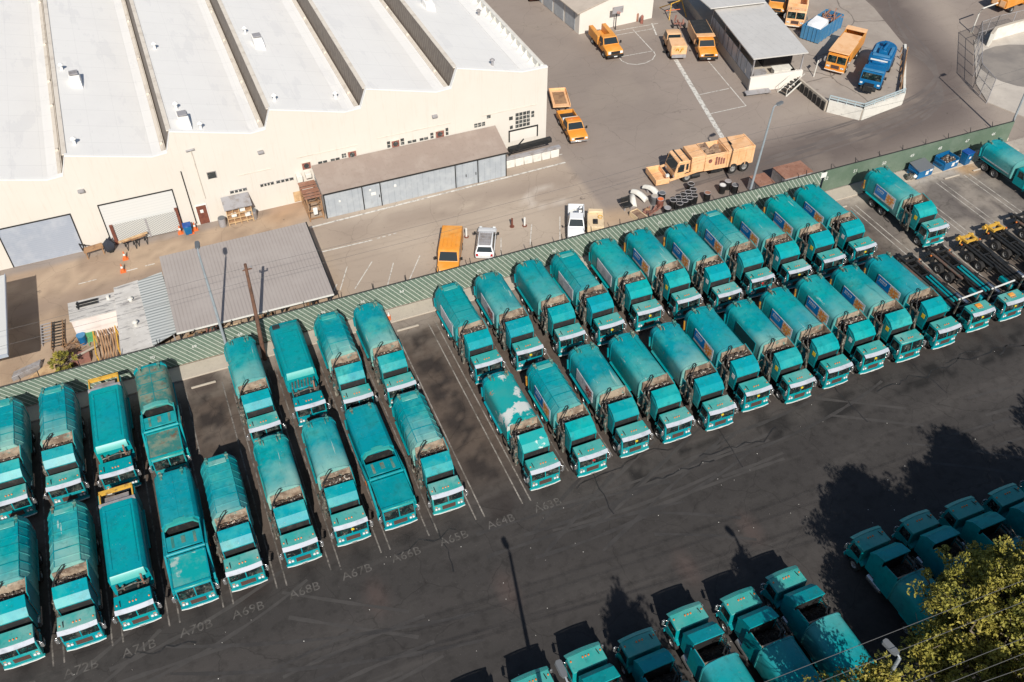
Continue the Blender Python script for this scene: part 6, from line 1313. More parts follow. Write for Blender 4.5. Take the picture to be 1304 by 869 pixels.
# the big orange front-bucket truck
t = thing('collection_truck', 'big peach-orange refuse truck with front bucket crossing the yard', 'truck')
rails(t, 11.0, (1.7, 7.9, 9.5), 2.5, 0.64)
b = MB(); b.prism([(0.0, 0.6), (-0.05, 1.3), (0.35, 2.55), (0.5, 2.65), (1.9, 2.65), (1.95, 0.7)], 'x', -1.2, 1.2); cb = part('cab', b, 'peach_paint', t, 0.06)
b = MB(); b.slab([(-1.1, -0.03, 1.36), (1.1, -0.03, 1.36), (1.05, 0.34, 2.48), (-1.05, 0.34, 2.48)], 0.03, 0.01, 0.02); part('windshield', b, 'clear_glass', cb)
for s in (-1, 1):
    q = [(s * 1.2, 1.2, 1.35), (s * 1.2, 0.2, 1.35), (s * 1.2, 0.5, 2.35), (s * 1.2, 1.2, 2.35)]
    b = MB(); b.slab(q if s < 0 else [q[1], q[0], q[3], q[2]], 0.05, 0.01, 0.014); part('side_window', b, 'clear_glass', cb)
    q = [(s * 1.2, 1.75, 1.5), (s * 1.2, 1.35, 1.5), (s * 1.2, 1.35, 2.35), (s * 1.2, 1.75, 2.35)]
    b = MB(); b.slab(q if s < 0 else [q[1], q[0], q[3], q[2]], 0.05, 0.01, 0.014); part('side_window', b, 'clear_glass', cb)
b = MB(); b.box(-1.15, 1.15, 0.7, 0.85, 2.655, 2.75); b.box(-1.15, 1.15, 1.75, 1.9, 2.655, 2.72); part('visor', b, 'tarp_black', cb)
mirrors(t, 2.4, 0.4, 1.9); lamp_pair(t, 2.4, 0.9)
b = MB(); b.box(-1.2, 1.2, 2.1, 3.9, 0.95, 2.9); part('front_box', b, 'peach_paint', t, 0.05)
b = MB(); open_box(b, -1.22, 1.22, 3.92, 6.9, 0.95, 2.9, 0.1); hb = part('hopper', b, 'peach_paint', t, 0.02)
b = MB(); rnd = random.Random(9); b.loft([[(-1.1 + 2.2 * i / 8, 4.04 + 2.75 * j / 8, 2.1 + 0.5 * rnd.random() + (0.5 if j < 4 else 0)) for i in range(9)] for j in range(9)], caps=False, closed=False); part('refuse', b, 'soil', hb)
b = MB(); b.box(-1.25, 1.25, 6.92, 10.6, 0.95, 3.05); bb = part('body', b, 'peach_paint', t, 0.04)
b = MB()
for y in (7.4, 8.4, 9.4, 10.2):
    for s in (-1, 1): b.box(s * 1.25, s * 1.30, y, y + 0.1, 1.0, 2.95)
b.box(-1.2, 1.2, 10.3, 10.4, 3.05, 3.12); part('rib', b, 'peach_paint', bb)
b = MB(); b.box(-0.3, 0.3, 7.6, 7.9, 3.055, 3.13); part('hatch', b, 'black_metal', bb)
b = MB(); open_box(b, -1.35, 1.35, -2.5, -0.7, 0.35, 1.0, 0.12); bk = part('front_bucket', b, 'peach_paint', t, 0.03)
b = MB()
for s in (-1, 1): b.bar((s * 1.32, -0.7, 0.7), (s * 1.36, 3.0, 1.3), 0.14, 0.22)
part('lift_arm', b, 'peach_paint', t)
b = MB(); b.box(0.7, 1.0, -1.0, -0.6, 0.9, 1.15); part('bracket', b, 'white_paint', bk)
b = MB(); b.tube([(1.1, 2.3, 0.6), (1.1, 3.4, 0.6)], 0.3, 10); b.box(0.7, 1.15, 5.0, 6.6, 0.5, 0.9); part('fuel_tank', b, 'black_metal', t)
b = MB(); b.tube([(1.215, 4.6, 2.1), (1.242, 4.6, 2.1)], 0.26, 7); [b.box(1.215, 1.24, 5.3 + 0.35 * q, 5.55 + 0.35 * q, 1.5, 2.5 - 0.1 * q) for q in range(4)]; part('emblem', b, 'fan_frame', t)
placed(t, (47.35, 69.35), Vector((1, -0.09, 0))); t.scale = (1.0, 0.86, 1.0)

# apron vehicles stand 1.2 m up
AZ = 1.206
hd2 = (P(1130, 60, 2.6) - P(1106, 108, 2.6)); hd2.z = 0
t = thing('vacuum_truck', 'bright blue truck with round-ended body and black front winch on the apron', 'truck'); rails(t, 8.5, (1.2, 5.8, 7.2), 2.4, 0.5)
b = MB(); b.prism([(0, 0.6), (0, 1.3), (0.2, 2.2), (0.35, 2.3), (1.7, 2.3), (1.75, 0.7)], 'x', -1.15, 1.15); cb = part('cab', b, 'blue_paint', t, 0.06)
b = MB(); b.slab([(-1.05, 0.02, 1.4), (1.05, 0.02, 1.4), (1.0, 0.18, 2.12), (-1.0, 0.18, 2.12)], 0.02, 0.01, 0.016); part('windshield', b, 'glass', cb)
b = MB(); b.box(-1.1, 1.1, 0.2, 0.6, 2.31, 2.4); part('visor', b, 'skip_blue', cb, 0.02); mirrors(t, 2.3, 0.3, 1.7); lamp_pair(t, 2.3, 1.0)
b = MB(); b.box(-0.5, 0.5, -0.9, -0.02, 0.5, 1.1); b.tube([(-0.8, -0.5, 0.7), (0.8, -0.5, 0.7)], 0.25, 9); part('front_winch', b, 'black_metal', t, 0.03)
b = MB(); b.box(-1.0, 1.0, 1.9, 3.6, 0.95, 1.9); b.box(-0.7, 0.7, 3.0, 3.3, 1.9, 2.2); part('equipment_deck', b, 'blue_paint', t, 0.05)
b = MB(); b.bar((-0.9, 3.1, 2.3), (0.9, 3.1, 2.3), 0.12); part('crossbar', b, 'white_paint', t)
b = MB(); b.prism([(-1.2, 3.7), (1.2, 3.7), (1.22, 6.6)] + [(1.22 * math.cos(a * math.pi / 10), 6.7 + 1.5 * math.sin(a * math.pi / 10)) for a in range(1, 10)] + [(-1.22, 6.6)], 'z', 1.0, 2.35); tk = part('body', b, 'blue_paint', t, 0.1); b = MB(); b.box(-0.9, 0.9, 3.9, 4.3, 2.36, 2.5); b.box(-1.0, -0.7, 4.6, 6.4, 2.36, 2.6); b.box(0.7, 1.0, 4.6, 6.4, 2.36, 2.6); part('side_locker', b, 'skip_blue', tk, 0.02)
b = MB(); b.box(-0.4, 0.4, 4.5, 5.6, 2.355, 2.8); b.tube([(0, 4.8, 2.8), (0.2, 5.4, 3.1), (0.1, 6.3, 2.9)], 0.15, 8); b.box(-0.3, 0.3, 6.2, 6.7, 2.355, 3.0); part('boom', b, 'blue_paint', tk, 0.02)
f_ = P(1106, 112, 1.2 + 0.6); placed(t, (f_.x, f_.y, AZ), hd2); t.scale = (1.1, 1.1, 1.1)
hd3 = (P(1091, 36, 4.0) - P(1071, 65, 3.6)); hd3.z = 0
t = thing('dump_truck', 'orange flat-fronted dump truck between blue skip and blue truck', 'dump truck'); rails(t, 8.0, (1.2, 5.4, 6.8), 2.4, 0.5); cab_over(t, False, 'orange_paint', 'orange_paint', 1.2)
b = MB(); b.box(-1.25, 1.25, 0.2, 4.2, 2.62, 2.74); part('cab_guard', b, 'peach_paint', t, 0.02)
b = MB(); open_box(b, -1.25, 1.25, 2.0, 8.0, 1.0, 2.60, 0.12); dbd = part('dump_bed', b, 'orange_paint', t, 0.02); b = MB(); b.box(-1.13, 1.13, 2.12, 6.2, 2.45, 2.615); part('load_cover', b, 'peach_paint', dbd)
b = MB(); b.box(-1.1, 1.1, 6.3, 7.1, 1.9, 2.1); part('tarp', b, 'tarp_black', dbd)  # black sheet standing in for the shade of the bed's rear opening
b = MB(); b.box(-1.28, 1.28, 7.2, 8.1, 2.62, 2.8); part('rear_hood', b, 'peach_paint', dbd, 0.02)
f_ = P(1062, 90, 1.2 + 0.5); placed(t, (f_.x, f_.y, AZ), hd3)
t = thing('scrap_skip', 'blue steel skip filled with scrap and a white tank', 'skip'); b = MB(); open_box(b, -1.25, 1.25, 0, 6.2, 0.1, 1.9, 0.08); bx = part('bin', b, 'skip_blue', t)
b = MB()
for y in (0.02, 1.0, 2.0, 3.0, 4.0, 5.0, 6.0):
    for s in (-1, 1): b.box(s * 1.25, s * 1.33, y, y + 0.1, 0.1, 1.9)
for x in (-0.8, -0.3, 0.3, 0.8): b.box(x, x + 0.1, -0.08, -0.002, 0.1, 1.9)
part('rib', b, 'skip_blue', bx)
b = MB(); rnd = random.Random(8)
for k in range(34): x, y = rnd.uniform(-1, 1), rnd.uniform(2.8, 5.9); b.bar((x, y, 1.5), (x + rnd.uniform(-0.7, 0.7), y + rnd.uniform(-0.8, 0.8), 1.6 + rnd.random() * 0.7), rnd.uniform(0.06, 0.18))
o_ = b.build('scrap_pile', 'rust_metal'); sc_ = o_
b = MB(); b.hexa([(-1.0, 0.4, 1.3), (1.0, 0.4, 1.3), (1.0, 2.7, 1.3), (-1.0, 2.7, 1.3), (-0.95, 0.5, 2.1), (0.95, 0.5, 1.9), (0.9, 2.6, 2.3), (-0.9, 2.6, 2.4)]); wt = b.build('water_tank', 'white_vehicle', bev=0.08)
f_ = P(1030, 52, 1.3); hd4 = (P(1072, 22, 1.3) - P(1028, 52, 1.3)); hd4.z = 0
for ob in (t, sc_, wt): placed(ob, (f_.x, f_.y, AZ), hd4)
tag(sc_, 'tangle of rusty scrap heaped in the rear of the blue skip', 'scrap pile'); tag(wt, 'white boxy tank lying in the front of the blue skip', 'tank')
hd5 = Vector((0.62, 0.78, 0))
t = thing('dump_truck', 'tan-orange dump truck with open side stakes behind the blue skip', 'dump truck'); rails(t, 8.0, (1.2, 5.4, 6.8), 2.4, 0.5); cab_over(t, False, 'peach_paint', 'peach_paint', 1.2)
b = MB(); open_box(b, -1.25, 1.25, 2.2, 8.2, 1.0, 2.5, 0.12); dbd = part('dump_bed', b, 'peach_paint', t, 0.02)
b = MB()
for k in range(5): b.bar((1.3, 2.6 + k * 1.2, 1.1), (1.3, 3.2 + k * 1.2, 2.4), 0.12)
part('stake', b, 'peach_paint', dbd)
f_ = P(1011, 33, 1.2 + 0.5); placed(t, (f_.x, f_.y, AZ), hd5)
t = thing('dump_truck', 'orange bonneted truck mostly hidden behind the canopy roof', 'dump truck'); rails(t, 7.2, (1.1, 5.6), 2.3, 0.46); bonnet_cab(t, 'orange_paint', 2.3)
b = MB(); open_box(b, -1.2, 1.2, 3.3, 7.4, 0.95, 2.3); part('dump_bed', b, 'orange_paint', t, 0.03); f_ = P(988, 16, 1.2 + 0.7); placed(t, (f_.x, f_.y, AZ), hd5)
t = thing('dump_truck', 'orange tipper at the top right corner behind the chain link fence', 'dump truck'); rails(t, 7.2, (1.1, 5.6), 2.3, 0.46); bonnet_cab(t, 'orange_paint', 2.3)
b = MB(); open_box(b, -1.2, 1.2, 3.3, 7.4, 0.95, 2.2); dbd = part('dump_bed', b, 'orange_paint', t, 0.03)
b = MB(); b.box(-1.0, -0.2, 7.42, 7.5, 1.1, 1.9); b.box(0.2, 1.0, 7.42, 7.5, 1.1, 1.9); part('tail_panel', b, 'peach_paint', dbd); placed(t, (116.8, 88.6), Vector((-1, -0.18, 0)))
t = suv(); t.name = 'parked_car'; tag(t, 'dark red car at the top edge beside the garage drive', 'car')
for c_ in t.children_recursive:
    if c_.name.split('.')[0] in ('body', 'cabin'): c_.data.materials[0] = MATS['door_brown']
p = P(682, 4); placed(t, (p.x, p.y), Vector((0.25, 1, 0)))

# ------------------------------------------------------------------ poles, lamps, wires
def lamp_pole(label, base, h, arm_dir=(0, 1), arm_l=0.8, m='pole_steel', r=0.13, lean=(0, 0), head=True):
    t = thing('street_lamp', label, 'street lamp', (base[0], base[1], 0.0)); b = MB(); tx, ty = lean
    b.tube([(0, 0, 0), (tx * 0.5, ty * 0.5, h / 2), (tx, ty, h)], [r, r * 0.85, r * 0.6], 9); part('pole', b, m, t)
    b = MB(); b.box(-0.22, 0.22, -0.22, 0.22, 0.0, 0.35); part('base', b, 'concrete_pale', t, 0.03)
    d = Vector((*arm_dir, 0)).normalized(); a = Vector((tx, ty, h)); e = a + d * arm_l + Vector((0, 0, 0.12))
    b = MB(); b.tube([a, a + d * arm_l * 0.5 + Vector((0, 0, 0.1)), e], 0.05, 7); part('arm', b, m, t)
    n = Vector((-d.y, d.x, 0)); b = MB(); L_ = 0.8
    b.loft([[e + n * wv * s + d * ll + Vector((0, 0, z)) for s, z in ((-1, -0.05), (1, -0.05), (0.8, 0.1), (-0.8, 0.1))] for ll, wv in ((0, 0.12), (0.2, 0.2), (L_, 0.2), (L_ + 0.08, 0.12))]); hd_ = part('lamp_head', b, 'lamp_grey', t)
    b = MB(); q = e + d * 0.45; b.box(q.x - 0.14, q.x + 0.14, q.y - 0.14, q.y + 0.14, q.z - 0.1, q.z - 0.055); part('lens', b, 'lens', hd_)
    return t
lamp_pole('silver street lamp rising before the carport, left of the wooden pole', (-0.72, 60.45), 11.2, (0.1, 1), 0.35)
lamp_pole('silver street lamp beside the small rusty box at the fence', (51.6, 61.3), 11.5, (1, 0.3), 0.4, lean=(0.8, 0))
lamp_pole('silver street lamp at the right end of the green fence', (86.1, 61.3), 12.4, (1, 0.2), 0.5)
lamp_pole('street lamp with big grey head reaching into the bottom right over the trucks', (25.4, 12.25), 13.5, (-0.15, 1), 0.15, r=0.15)
lamp_pole('street lamp below the bottom edge whose long shadow crosses the lane', (10.1, 17.2), 13.7, (0, 1), 0.3, r=0.17)
t = thing('utility_pole', 'brown wooden utility pole leaning slightly in front of the striped fence', 'utility pole', (1.98, 58.85, 0)); b = MB(); b.tube([(0, 0, 0), (0.25, 0.3, 5), (0.42, 0.5, 9.9)], [0.19, 0.16, 0.12], 9); part('pole', b, 'pole_wood', t)
b = MB(); b.bar((0.1, 0.5, 9.35), (0.85, 0.55, 9.3), 0.08, 0.1); part('crossarm', b, 'pole_wood', t)
for x in (0.15, 0.8):
    b = MB(); b.tube([(x, 0.52, 9.4), (x, 0.52, 9.58)], 0.06, 7); part('insulator', b, 'grey_metal', t)
def wire(label, pts, r, group):
    b = MB(); out = []
    for a_, c_ in zip(pts, pts[1:]):
        a_, c_ = Vector(a_), Vector(c_)
        for k in range(12): s = k / 12; p = a_.lerp(c_, s); p.z -= 0.5 * 4 * s * (1 - s); out.append(p)
    out.append(Vector(pts[-1])); b.tube(out, r, 5); return tag(b.build('overhead_wire', 'wire_dark'), label, 'wire', group)
wire('thin overhead wire strung along the fence to the wooden pole, upper one', [(-60, 59.3, 9.9), (2.35, 59.35, 9.55), (52.2, 61.3, 9.2), (86.1, 61.3, 9.2)], 0.010, 'overhead wires')
wire('thin overhead wire along the fence just below the upper one', [(-60, 59.2, 8.6), (2.3, 59.25, 8.3), (52.1, 61.3, 8.0), (86.1, 61.3, 8.0)], 0.010, 'overhead wires')
for i, (p0, p1, lb) in enumerate((((960, 869), (1304, 735), 'uppermost power line crossing the tree at bottom right'), ((1030, 869), (1304, 762), 'second power line from the top across the bottom right tree'), ((1150, 869), (1304, 808), 'third power line from the top across the bottom right tree'), ((1200, 869), (1304, 828), 'fourth power line from the top across the bottom right tree'), ((1238, 869), (1304, 846), 'lowest power line across the bottom right corner'))):
    a_, c_ = P(*p0, 14.5), P(*p1, 14.5); d_ = (c_ - a_).normalized(); wire(lb, [a_ - d_ * 25, a_ + d_ * 32], 0.014, 'power lines over the tree')

# ------------------------------------------------------------------ dumpsters, bins, boxes
def dumpster(label, x, y, lid, rz=0.0, w_=2.4, m='blue_paint'):
    t = thing('dumpster', label, 'dumpster', (x, y, 0.006), rz); b = MB(); th = 0.06
    b.box(-w_ / 2, w_ / 2, 0, 1.5, 0.15, 0.22); b.box(-w_ / 2, w_ / 2, 0, th, 0.22, 1.05); b.box(-w_ / 2, w_ / 2, 1.5 - th, 1.5, 0.22, 1.35); b.box(-w_ / 2, -w_ / 2 + th, th, 1.5 - th, 0.22, 1.2); b.box(w_ / 2 - th, w_ / 2, th, 1.5 - th, 0.22, 1.2); part('bin', b, m, t, 0.01)
    for s in (-1, 1):
        b = MB(); b.box(s * (w_ / 2 + 0.01), s * (w_ / 2 + 0.14), 0.2, 1.3, 0.75, 0.9); part('fork_pocket', b, m, t)
    for x_ in (-w_ / 2 + 0.15, w_ / 2 - 0.15):
        for y_ in (0.2, 1.3): b = MB(); b.tube([(x_ - 0.04, y_, 0.08), (x_ + 0.04, y_, 0.08)], 0.08, 8); part('castor', b, 'black_metal', t)
    for k, (lx, lz) in enumerate(((0.05, 0.72), (0.55, 0.82), (0.05, 0.5))): b = MB(); b.box(lx, lx + 0.4, -0.012, -0.002, lz - 0.12, lz + 0.12); part('sticker', b, 'white_paint', t)
    if lid:
        b = MB(); b.hexa([(-w_ / 2 - .03, -0.06, 1.07), (w_ / 2 + .03, -0.06, 1.07), (w_ / 2 + .03, 1.54, 1.37), (-w_ / 2 - .03, 1.54, 1.37), (-w_ / 2 - .03, -0.06, 1.12), (w_ / 2 + .03, -0.06, 1.12), (w_ / 2 + .03, 1.54, 1.42), (-w_ / 2 - .03, 1.54, 1.42)]); part('lid', b, 'lamp_grey', t, 0.01)
    else:
        b = MB(); rnd = random.Random(3)
        for k in range(14): b.blob((rnd.uniform(-0.9, 0.9), rnd.uniform(0.3, 1.2), 0.85), (rnd.uniform(0.15, 0.35), rnd.uniform(0.15, 0.3), 0.2), k, 7, 5, 0.5)
        o_ = b.build('refuse_pile', 'refuse'); o_.location = (x, y, 0.006); o_.rotation_euler = (0, 0, rz); tag(o_, 'pale mixed refuse filling the open blue dumpster', 'refuse')
    return t
dumpster('blue dumpster with closed grey lid and white stickers by the green fence', 72.4, 59.2 - 0.4, True, R(4), 2.1)
dumpster('open blue dumpster full of refuse beside the lidded one', 76.1, 59.0, False, R(6), 2.1)
t = thing('wheelie_bin', 'tall blue wheeled bin right of the open dumpster', 'bin', (78.3, 59.3, 0.006), R(8)); b = MB(); b.hexa([(-0.4, -0.35, 0.1), (0.4, -0.35, 0.1), (0.4, 0.35, 0.1), (-0.4, 0.35, 0.1), (-0.5, -0.45, 1.5), (0.5, -0.45, 1.5), (0.5, 0.45, 1.5), (-0.5, 0.45, 1.5)]); part('bin', b, 'blue_paint', t, 0.03)
b = MB(); b.box(-0.53, 0.53, -0.5, 0.5, 1.51, 1.62); part('lid', b, 'bin_blue', t, 0.03)
for s in (-1, 1): wheel(t, s * 0.42, 0.35, 0.14, 0.1)
b = MB(); b.box(-0.15, 0.15, -0.44, -0.425, 0.9, 1.15); part('sticker', b, 'white_paint', t)
t = thing('rubbish_heap', 'small heap of bagged rubbish left of the lidded blue dumpster', 'rubbish', (70.7, 58.9, 0.006)); b = MB()
for k in range(6): b.blob((random.uniform(-0.4, 0.4), random.uniform(-0.3, 0.5), 0.35 + 0.1 * (k % 2)), (0.35, 0.3, 0.35), k, 8, 5, 0.5)
part('bags', b, 'greasy_metal', t); b = MB(); b.blob((0.3, -0.1, 0.6), (0.25, 0.2, 0.2), 3, 8, 5, 0.5); part('bag', b, 'white_paint', t)
def rust_box(label, x0, x1, y0, y1, h):
    t = thing('steel_bin', label, 'steel bin', ((x0 + x1) / 2, (y0 + y1) / 2, 0.006)); w_, d_ = (x1 - x0) / 2, (y1 - y0) / 2
    b = MB(); b.box(-w_, w_, -d_, d_, 0.1, h); part('body', b, 'grey_metal', t, 0.02); b = MB(); b.box(-w_ - 0.04, w_ + 0.04, -d_ - 0.04, d_ + 0.04, h + 0.003, h + 0.1); part('lid', b, 'rust_metal', t, 0.02)
    b = MB()
    for x in (-w_ + 0.1, 0, w_ - 0.1): b.box(x - 0.05, x + 0.05, -d_ - 0.05, -d_ - 0.002, 0.1, h); b.box(x - 0.05, x + 0.05, d_ + 0.002, d_ + 0.05, 0.1, h)
    part('rib', b, 'grey_metal', t)
rust_box('small grey bin with rusty pink lid next to the silver street lamp', 53.9, 55.7, 62.5, 64.4, 1.5)
rust_box('larger rusty-lidded steel bin beyond the fence, right of the small one', 56.9, 60.3, 62.4, 64.6, 1.7)
def barrel(label, p, m='black_metal', h=0.95, lid=None, group=None):
    t = thing('barrel', label, 'barrel', (p[0], p[1], 0.006)); b = MB(); r = 0.34
    b.tube([(0, 0, 0), (0, 0, 0.3), (0, 0, 0.32), (0, 0, 0.62), (0, 0, 0.64), (0, 0, h)], [r, r, r * 1.05, r, r * 1.05, r], 14); part('drum', b, m, t, angle=60)
    b = MB(); n = 14; b.tube([(r * math.cos(2 * math.pi * k / n), r * math.sin(2 * math.pi * k / n), h + 0.015) for k in range(n + 1)], 0.035, 6); part('rim', b, 'grey_metal', t)
    if lid: b = MB(); b.tube([(0, 0, h + 0.004), (0, 0, h + 0.03)], r * 0.9, 14); part('lid', b, lid, t)
    if group: t['group'] = group
    return t
k = 0
for i in range(5):
    for j in range(2):
        p = (45.0 + i * 0.72 + j * 0.30, 64.55 + 0.22 * i - j * 0.75)
        if i == 4 and j == 1: continue
        barrel('empty black barrel in the double row standing along the fence by the orange truck', p, group='black barrels in rows')
barrel('black barrel standing alone behind the barrel double row, towards the orange truck', (48.2, 66.4)); barrel('rusty-lidded barrel at the right end of the barrel double row, close to the fence', (48.9, 64.3), lid='rust_metal')
barrel('white-lidded dark barrel right of the barrel rows', (51.1, 64.9), lid='white_paint'); barrel('grey-lidded barrel behind the white-lidded one', (52.0, 65.3), lid='grey_metal'); barrel('dark grey-lidded barrel nearest the small rusty box', (52.3, 64.4), lid='lamp_grey')
barrel('grey barrel with pale rim beside the orange-topped one', (43.6, 65.9), 'lamp_grey', lid='concrete_pale'); barrel('black barrel with grey lid behind the orange-topped barrel', (44.6, 66.1), lid='lamp_grey'); barrel('dark barrel filled with orange junk, left of the barrel rows', (43.9, 65.2), 'fan_frame', lid='cone_orange'); barrel('low black tub next to the fence, left of the barrel rows', (44.0, 63.9), h=0.7, lid='grey_metal')
def chute(label, p, az, ln=2.0, bend=0.0):
    t = thing('plastic_slide', label, 'plastic chute', (p[0], p[1], 0.006), az); b = MB(); rings = []
    for k in range(8):
        s = k / 7; y = ln * s; x = bend * s * s; z = 0.35 + 0.5 * math.sin(math.pi * s * 0.8); w_ = 0.42 - 0.1 * s
        rings.append([(x - w_, y, z - 0.15), (x - w_ * 0.7, y, z + 0.22), (x, y, z + 0.32), (x + w_ * 0.7, y, z + 0.22), (x + w_, y, z - 0.15), (x, y, z - 0.05)])
    b.loft(rings); part('shell', b, 'concrete_white', t, angle=60)
    b = MB(); b.bar((0, 0.3, 0), (0, 0.3, 0.45), 0.3, 0.3); b.bar((bend * .6, ln * 0.8, 0), (bend * .6, ln * 0.8, 0.5), 0.25, 0.25); part('feet', b, 'grey_metal', t); t.scale = (0.82, 0.82, 0.82)
chute('upright pale plastic chute leaning at the left of the junk pile', (41.3, 66.0), R(-20), 1.8); chute('long pale plastic chute in the middle of the junk pile', (43.0, 66.4), R(25), 2.3); chute('curved pale plastic chute at the right of the junk pile', (44.5, 66.5), R(5), 2.3, -0.7)
t = thing('office_chair', 'pair of black seats at the left end of the junk pile', 'chair', (40.6, 66.2, 0.006)); b = MB(); b.box(-0.5, 0.5, -0.4, 0.4, 0.4, 0.6); part('seat', b, 'black_metal', t, 0.05); b = MB(); b.box(-0.5, 0.5, 0.4, 0.55, 0.6, 1.2); part('backrest', b, 'black_metal', t, 0.05)
for x in (-0.4, 0.3): b = MB(); b.box(x, x + 0.1, -0.3, 0.3, 0, 0.4); part('leg', b, 'grey_metal', t)
t = thing('planter_box', 'cream trough with dark filling in front of the chutes', 'planter', (40.9, 64.2, 0.006), R(10)); b = MB(); open_box(b, -0.5, 0.5, -0.9, 0.9, 0.0, 0.6, 0.06); part('trough', b, 'cream_metal', t, 0.02); b = MB(); b.box(-0.43, 0.43, -0.83, 0.83, 0.3, 0.5); part('filling', b, 'soil', t)
t = thing('bucket_heap', 'heap of reddish-brown scrap brackets by the fence, left of the barrels', 'scrap heap', (42.6, 64.2, 0.006)); b = MB(); rnd = random.Random(5)
for k in range(16): a_ = Vector((rnd.uniform(-0.7, 0.7), rnd.uniform(-0.5, 0.6), rnd.uniform(0.05, 0.4))); b.bar(a_, a_ + Vector((rnd.uniform(-0.5, 0.5), rnd.uniform(-0.5, 0.5), rnd.uniform(0, 0.4))), 0.14)
part('brackets', b, 'plank_red', t); b = MB(); b.blob((-0.4, 0.6, 0.3), (0.35, 0.25, 0.3), 2, 8, 5, 0.4); part('sack', b, 'timber', t)

def cone(label, p, group='traffic cones'):
    t = thing('traffic_cone', label, 'traffic cone', (p[0], p[1], 0.006)); b = MB(); b.tube([(0, 0, 0.03), (0, 0, 0.9)], [0.18, 0.04], 10); part('cone', b, 'cone_orange', t); b = MB(); b.box(-0.26, 0.26, -0.26, 0.26, 0, 0.05); part('base', b, 'cone_orange' if group == 'traffic cones' else 'black_metal', t); b = MB(); b.tube([(0, 0, 0.45), (0, 0, 0.65)], [0.125, 0.085], 10); part('reflective_band', b, 'white_paint', t); t['group'] = group
cone('orange cone on the road nearest the roller door with the gate', P(160, 330)); cone('orange cone on the road nearest the pale dashed line', P(157, 346)); cone('orange cone at the right jamb of the gated roller door', (-2.0, 79.7)); cone('orange cone in front of the blue bin by the brown door', P(244, 297)); cone('orange cone right of the blue bin by the brown door', P(249, 293))
for q, lb, w_ in (((652, 289), 'dark short bollard on the road, left of a matching one', 0), ((668, 288), 'dark short bollard with white band, left of the white pickup', 1), ((594, 302), 'white-topped short bollard between orange van and white car', 1)):
    p = P(*q); t = thing('bollard', lb, 'bollard', (p.x, p.y, 0.006)); b = MB(); b.tube([(0, 0, 0.06), (0, 0, 1.0)], 0.10, 9); part('post', b, 'white_paint' if w_ else 'door_brown', t); b = MB(); b.tube([(0, 0, 0), (0, 0, 0.08)], 0.24, 10); part('base', b, 'door_brown', t); t['group'] = 'bollards by the parked cars'
# by the warehouse wall
p = P(239, 291); p.y = min(p.y, 79.35); t = thing('wheelie_bin', 'small blue bin standing between cones near the brown door', 'bin', (p.x, p.y, 0.006)); b = MB(); b.hexa([(-.3, -.3, .05), (.3, -.3, .05), (.3, .3, .05), (-.3, .3, .05), (-.38, -.38, 1), (.38, -.38, 1), (.38, .38, 1), (-.38, .38, 1)]); part('bin', b, 'blue_paint', t, .03); b = MB(); b.box(-.4, .4, -.4, .4, 1.003, 1.1); part('lid', b, 'bin_blue', t, .02)
t = thing('tool_kiosk', 'small slatted store of pallets under a grey roof beside the brown door', 'kiosk', (3.9, 79.0, 0.006)); b = MB(); b.hexa([(-1.35, -0.3, 2.0), (1.35, -0.3, 2.0), (1.35, 1.3, 2.5), (-1.35, 1.3, 2.5), (-1.35, -0.3, 2.1), (1.35, -0.3, 2.1), (1.35, 1.3, 2.6), (-1.35, 1.3, 2.6)]); part('roof', b, 'grey_metal', t)
b = MB()
for x in (-1.2, -0.6, 0, 0.6, 1.2): b.bar((x, 0, 0), (x, 0, 2.0), 0.09)
for z in (0.3, 0.8, 1.3): b.bar((-1.25, -0.02, z), (1.25, -0.02, z), 0.12, 0.09)
part('slats', b, 'pale_timber', t); b = MB(); b.box(-1.2, 1.2, 0.3, 1.2, 0.1, 1.7); part('stored_goods', b, 'timber', t, 0.03)
b = MB()
for x, z in ((-0.8, 1.0), (0.1, 1.45), (0.5, 0.75)): b.box(x, x + 0.5, -0.1, 0.2, z, z + 0.3)
part('boxes', b, 'white_paint', t)
p = P(322, 272); p.y = min(p.y, 79.35); t = thing('dustbin', 'grey dustbin against the wall right of the pallet store', 'bin', (p.x, p.y, 0.006)); b = MB(); b.tube([(0, 0, 0), (0, 0, 1.0)], [0.28, 0.34], 12); part('bin', b, 'grey_metal', t); b = MB(); b.tube([(0, 0, 1.0), (0, 0, 1.1)], [0.37, 0.2], 12); part('lid', b, 'lamp_grey', t)
p = P(283, 283); p.y = min(p.y, 79.35); t = thing('grey_drum', 'grey barrel-like bin at the left foot of the pallet store', 'drum', (p.x, p.y, 0.006)); b = MB(); b.tube([(0, 0, 0), (0, 0, 0.9)], 0.38, 12); part('drum', b, 'grey_metal', t); b = MB(); b.tube([(0, 0, 0.9), (0, 0, 0.98)], 0.34, 12); part('lid', b, 'lamp_grey', t)
t = thing('pallet_rack', 'weathered timber rack with rusty sheets on top at the lean-to end', 'rack', (11.0, 76.6, 0.006)); b = MB()
for x in (-0.7, 0.7):
    for y in (0, 3.2): b.bar((x, y, 0), (x, y, 2.6), 0.12)
for z in (0.3, 1.2, 2.2): b.bar((-0.75, 0, z), (0.75, 0, z), 0.1); b.bar((-0.7, 0, z), (-0.7, 3.2, z), 0.1); b.bar((0.7, 0, z), (0.7, 3.2, z), 0.1)
part('frame', b, 'timber', t); b = MB()
for k in range(7): b.box(-0.85, 0.85, 0.1 + k * 0.46, 0.36 + k * 0.46, 2.6 + 0.02 * (k % 3), 2.68 + 0.02 * (k % 3))
part('sheets', b, 'rust_metal', t); b = MB(); b.box(-0.25, 0.2, -0.1, 0.1, 0.7, 1.5); part('white_tank', b, 'white_paint', t, 0.05)
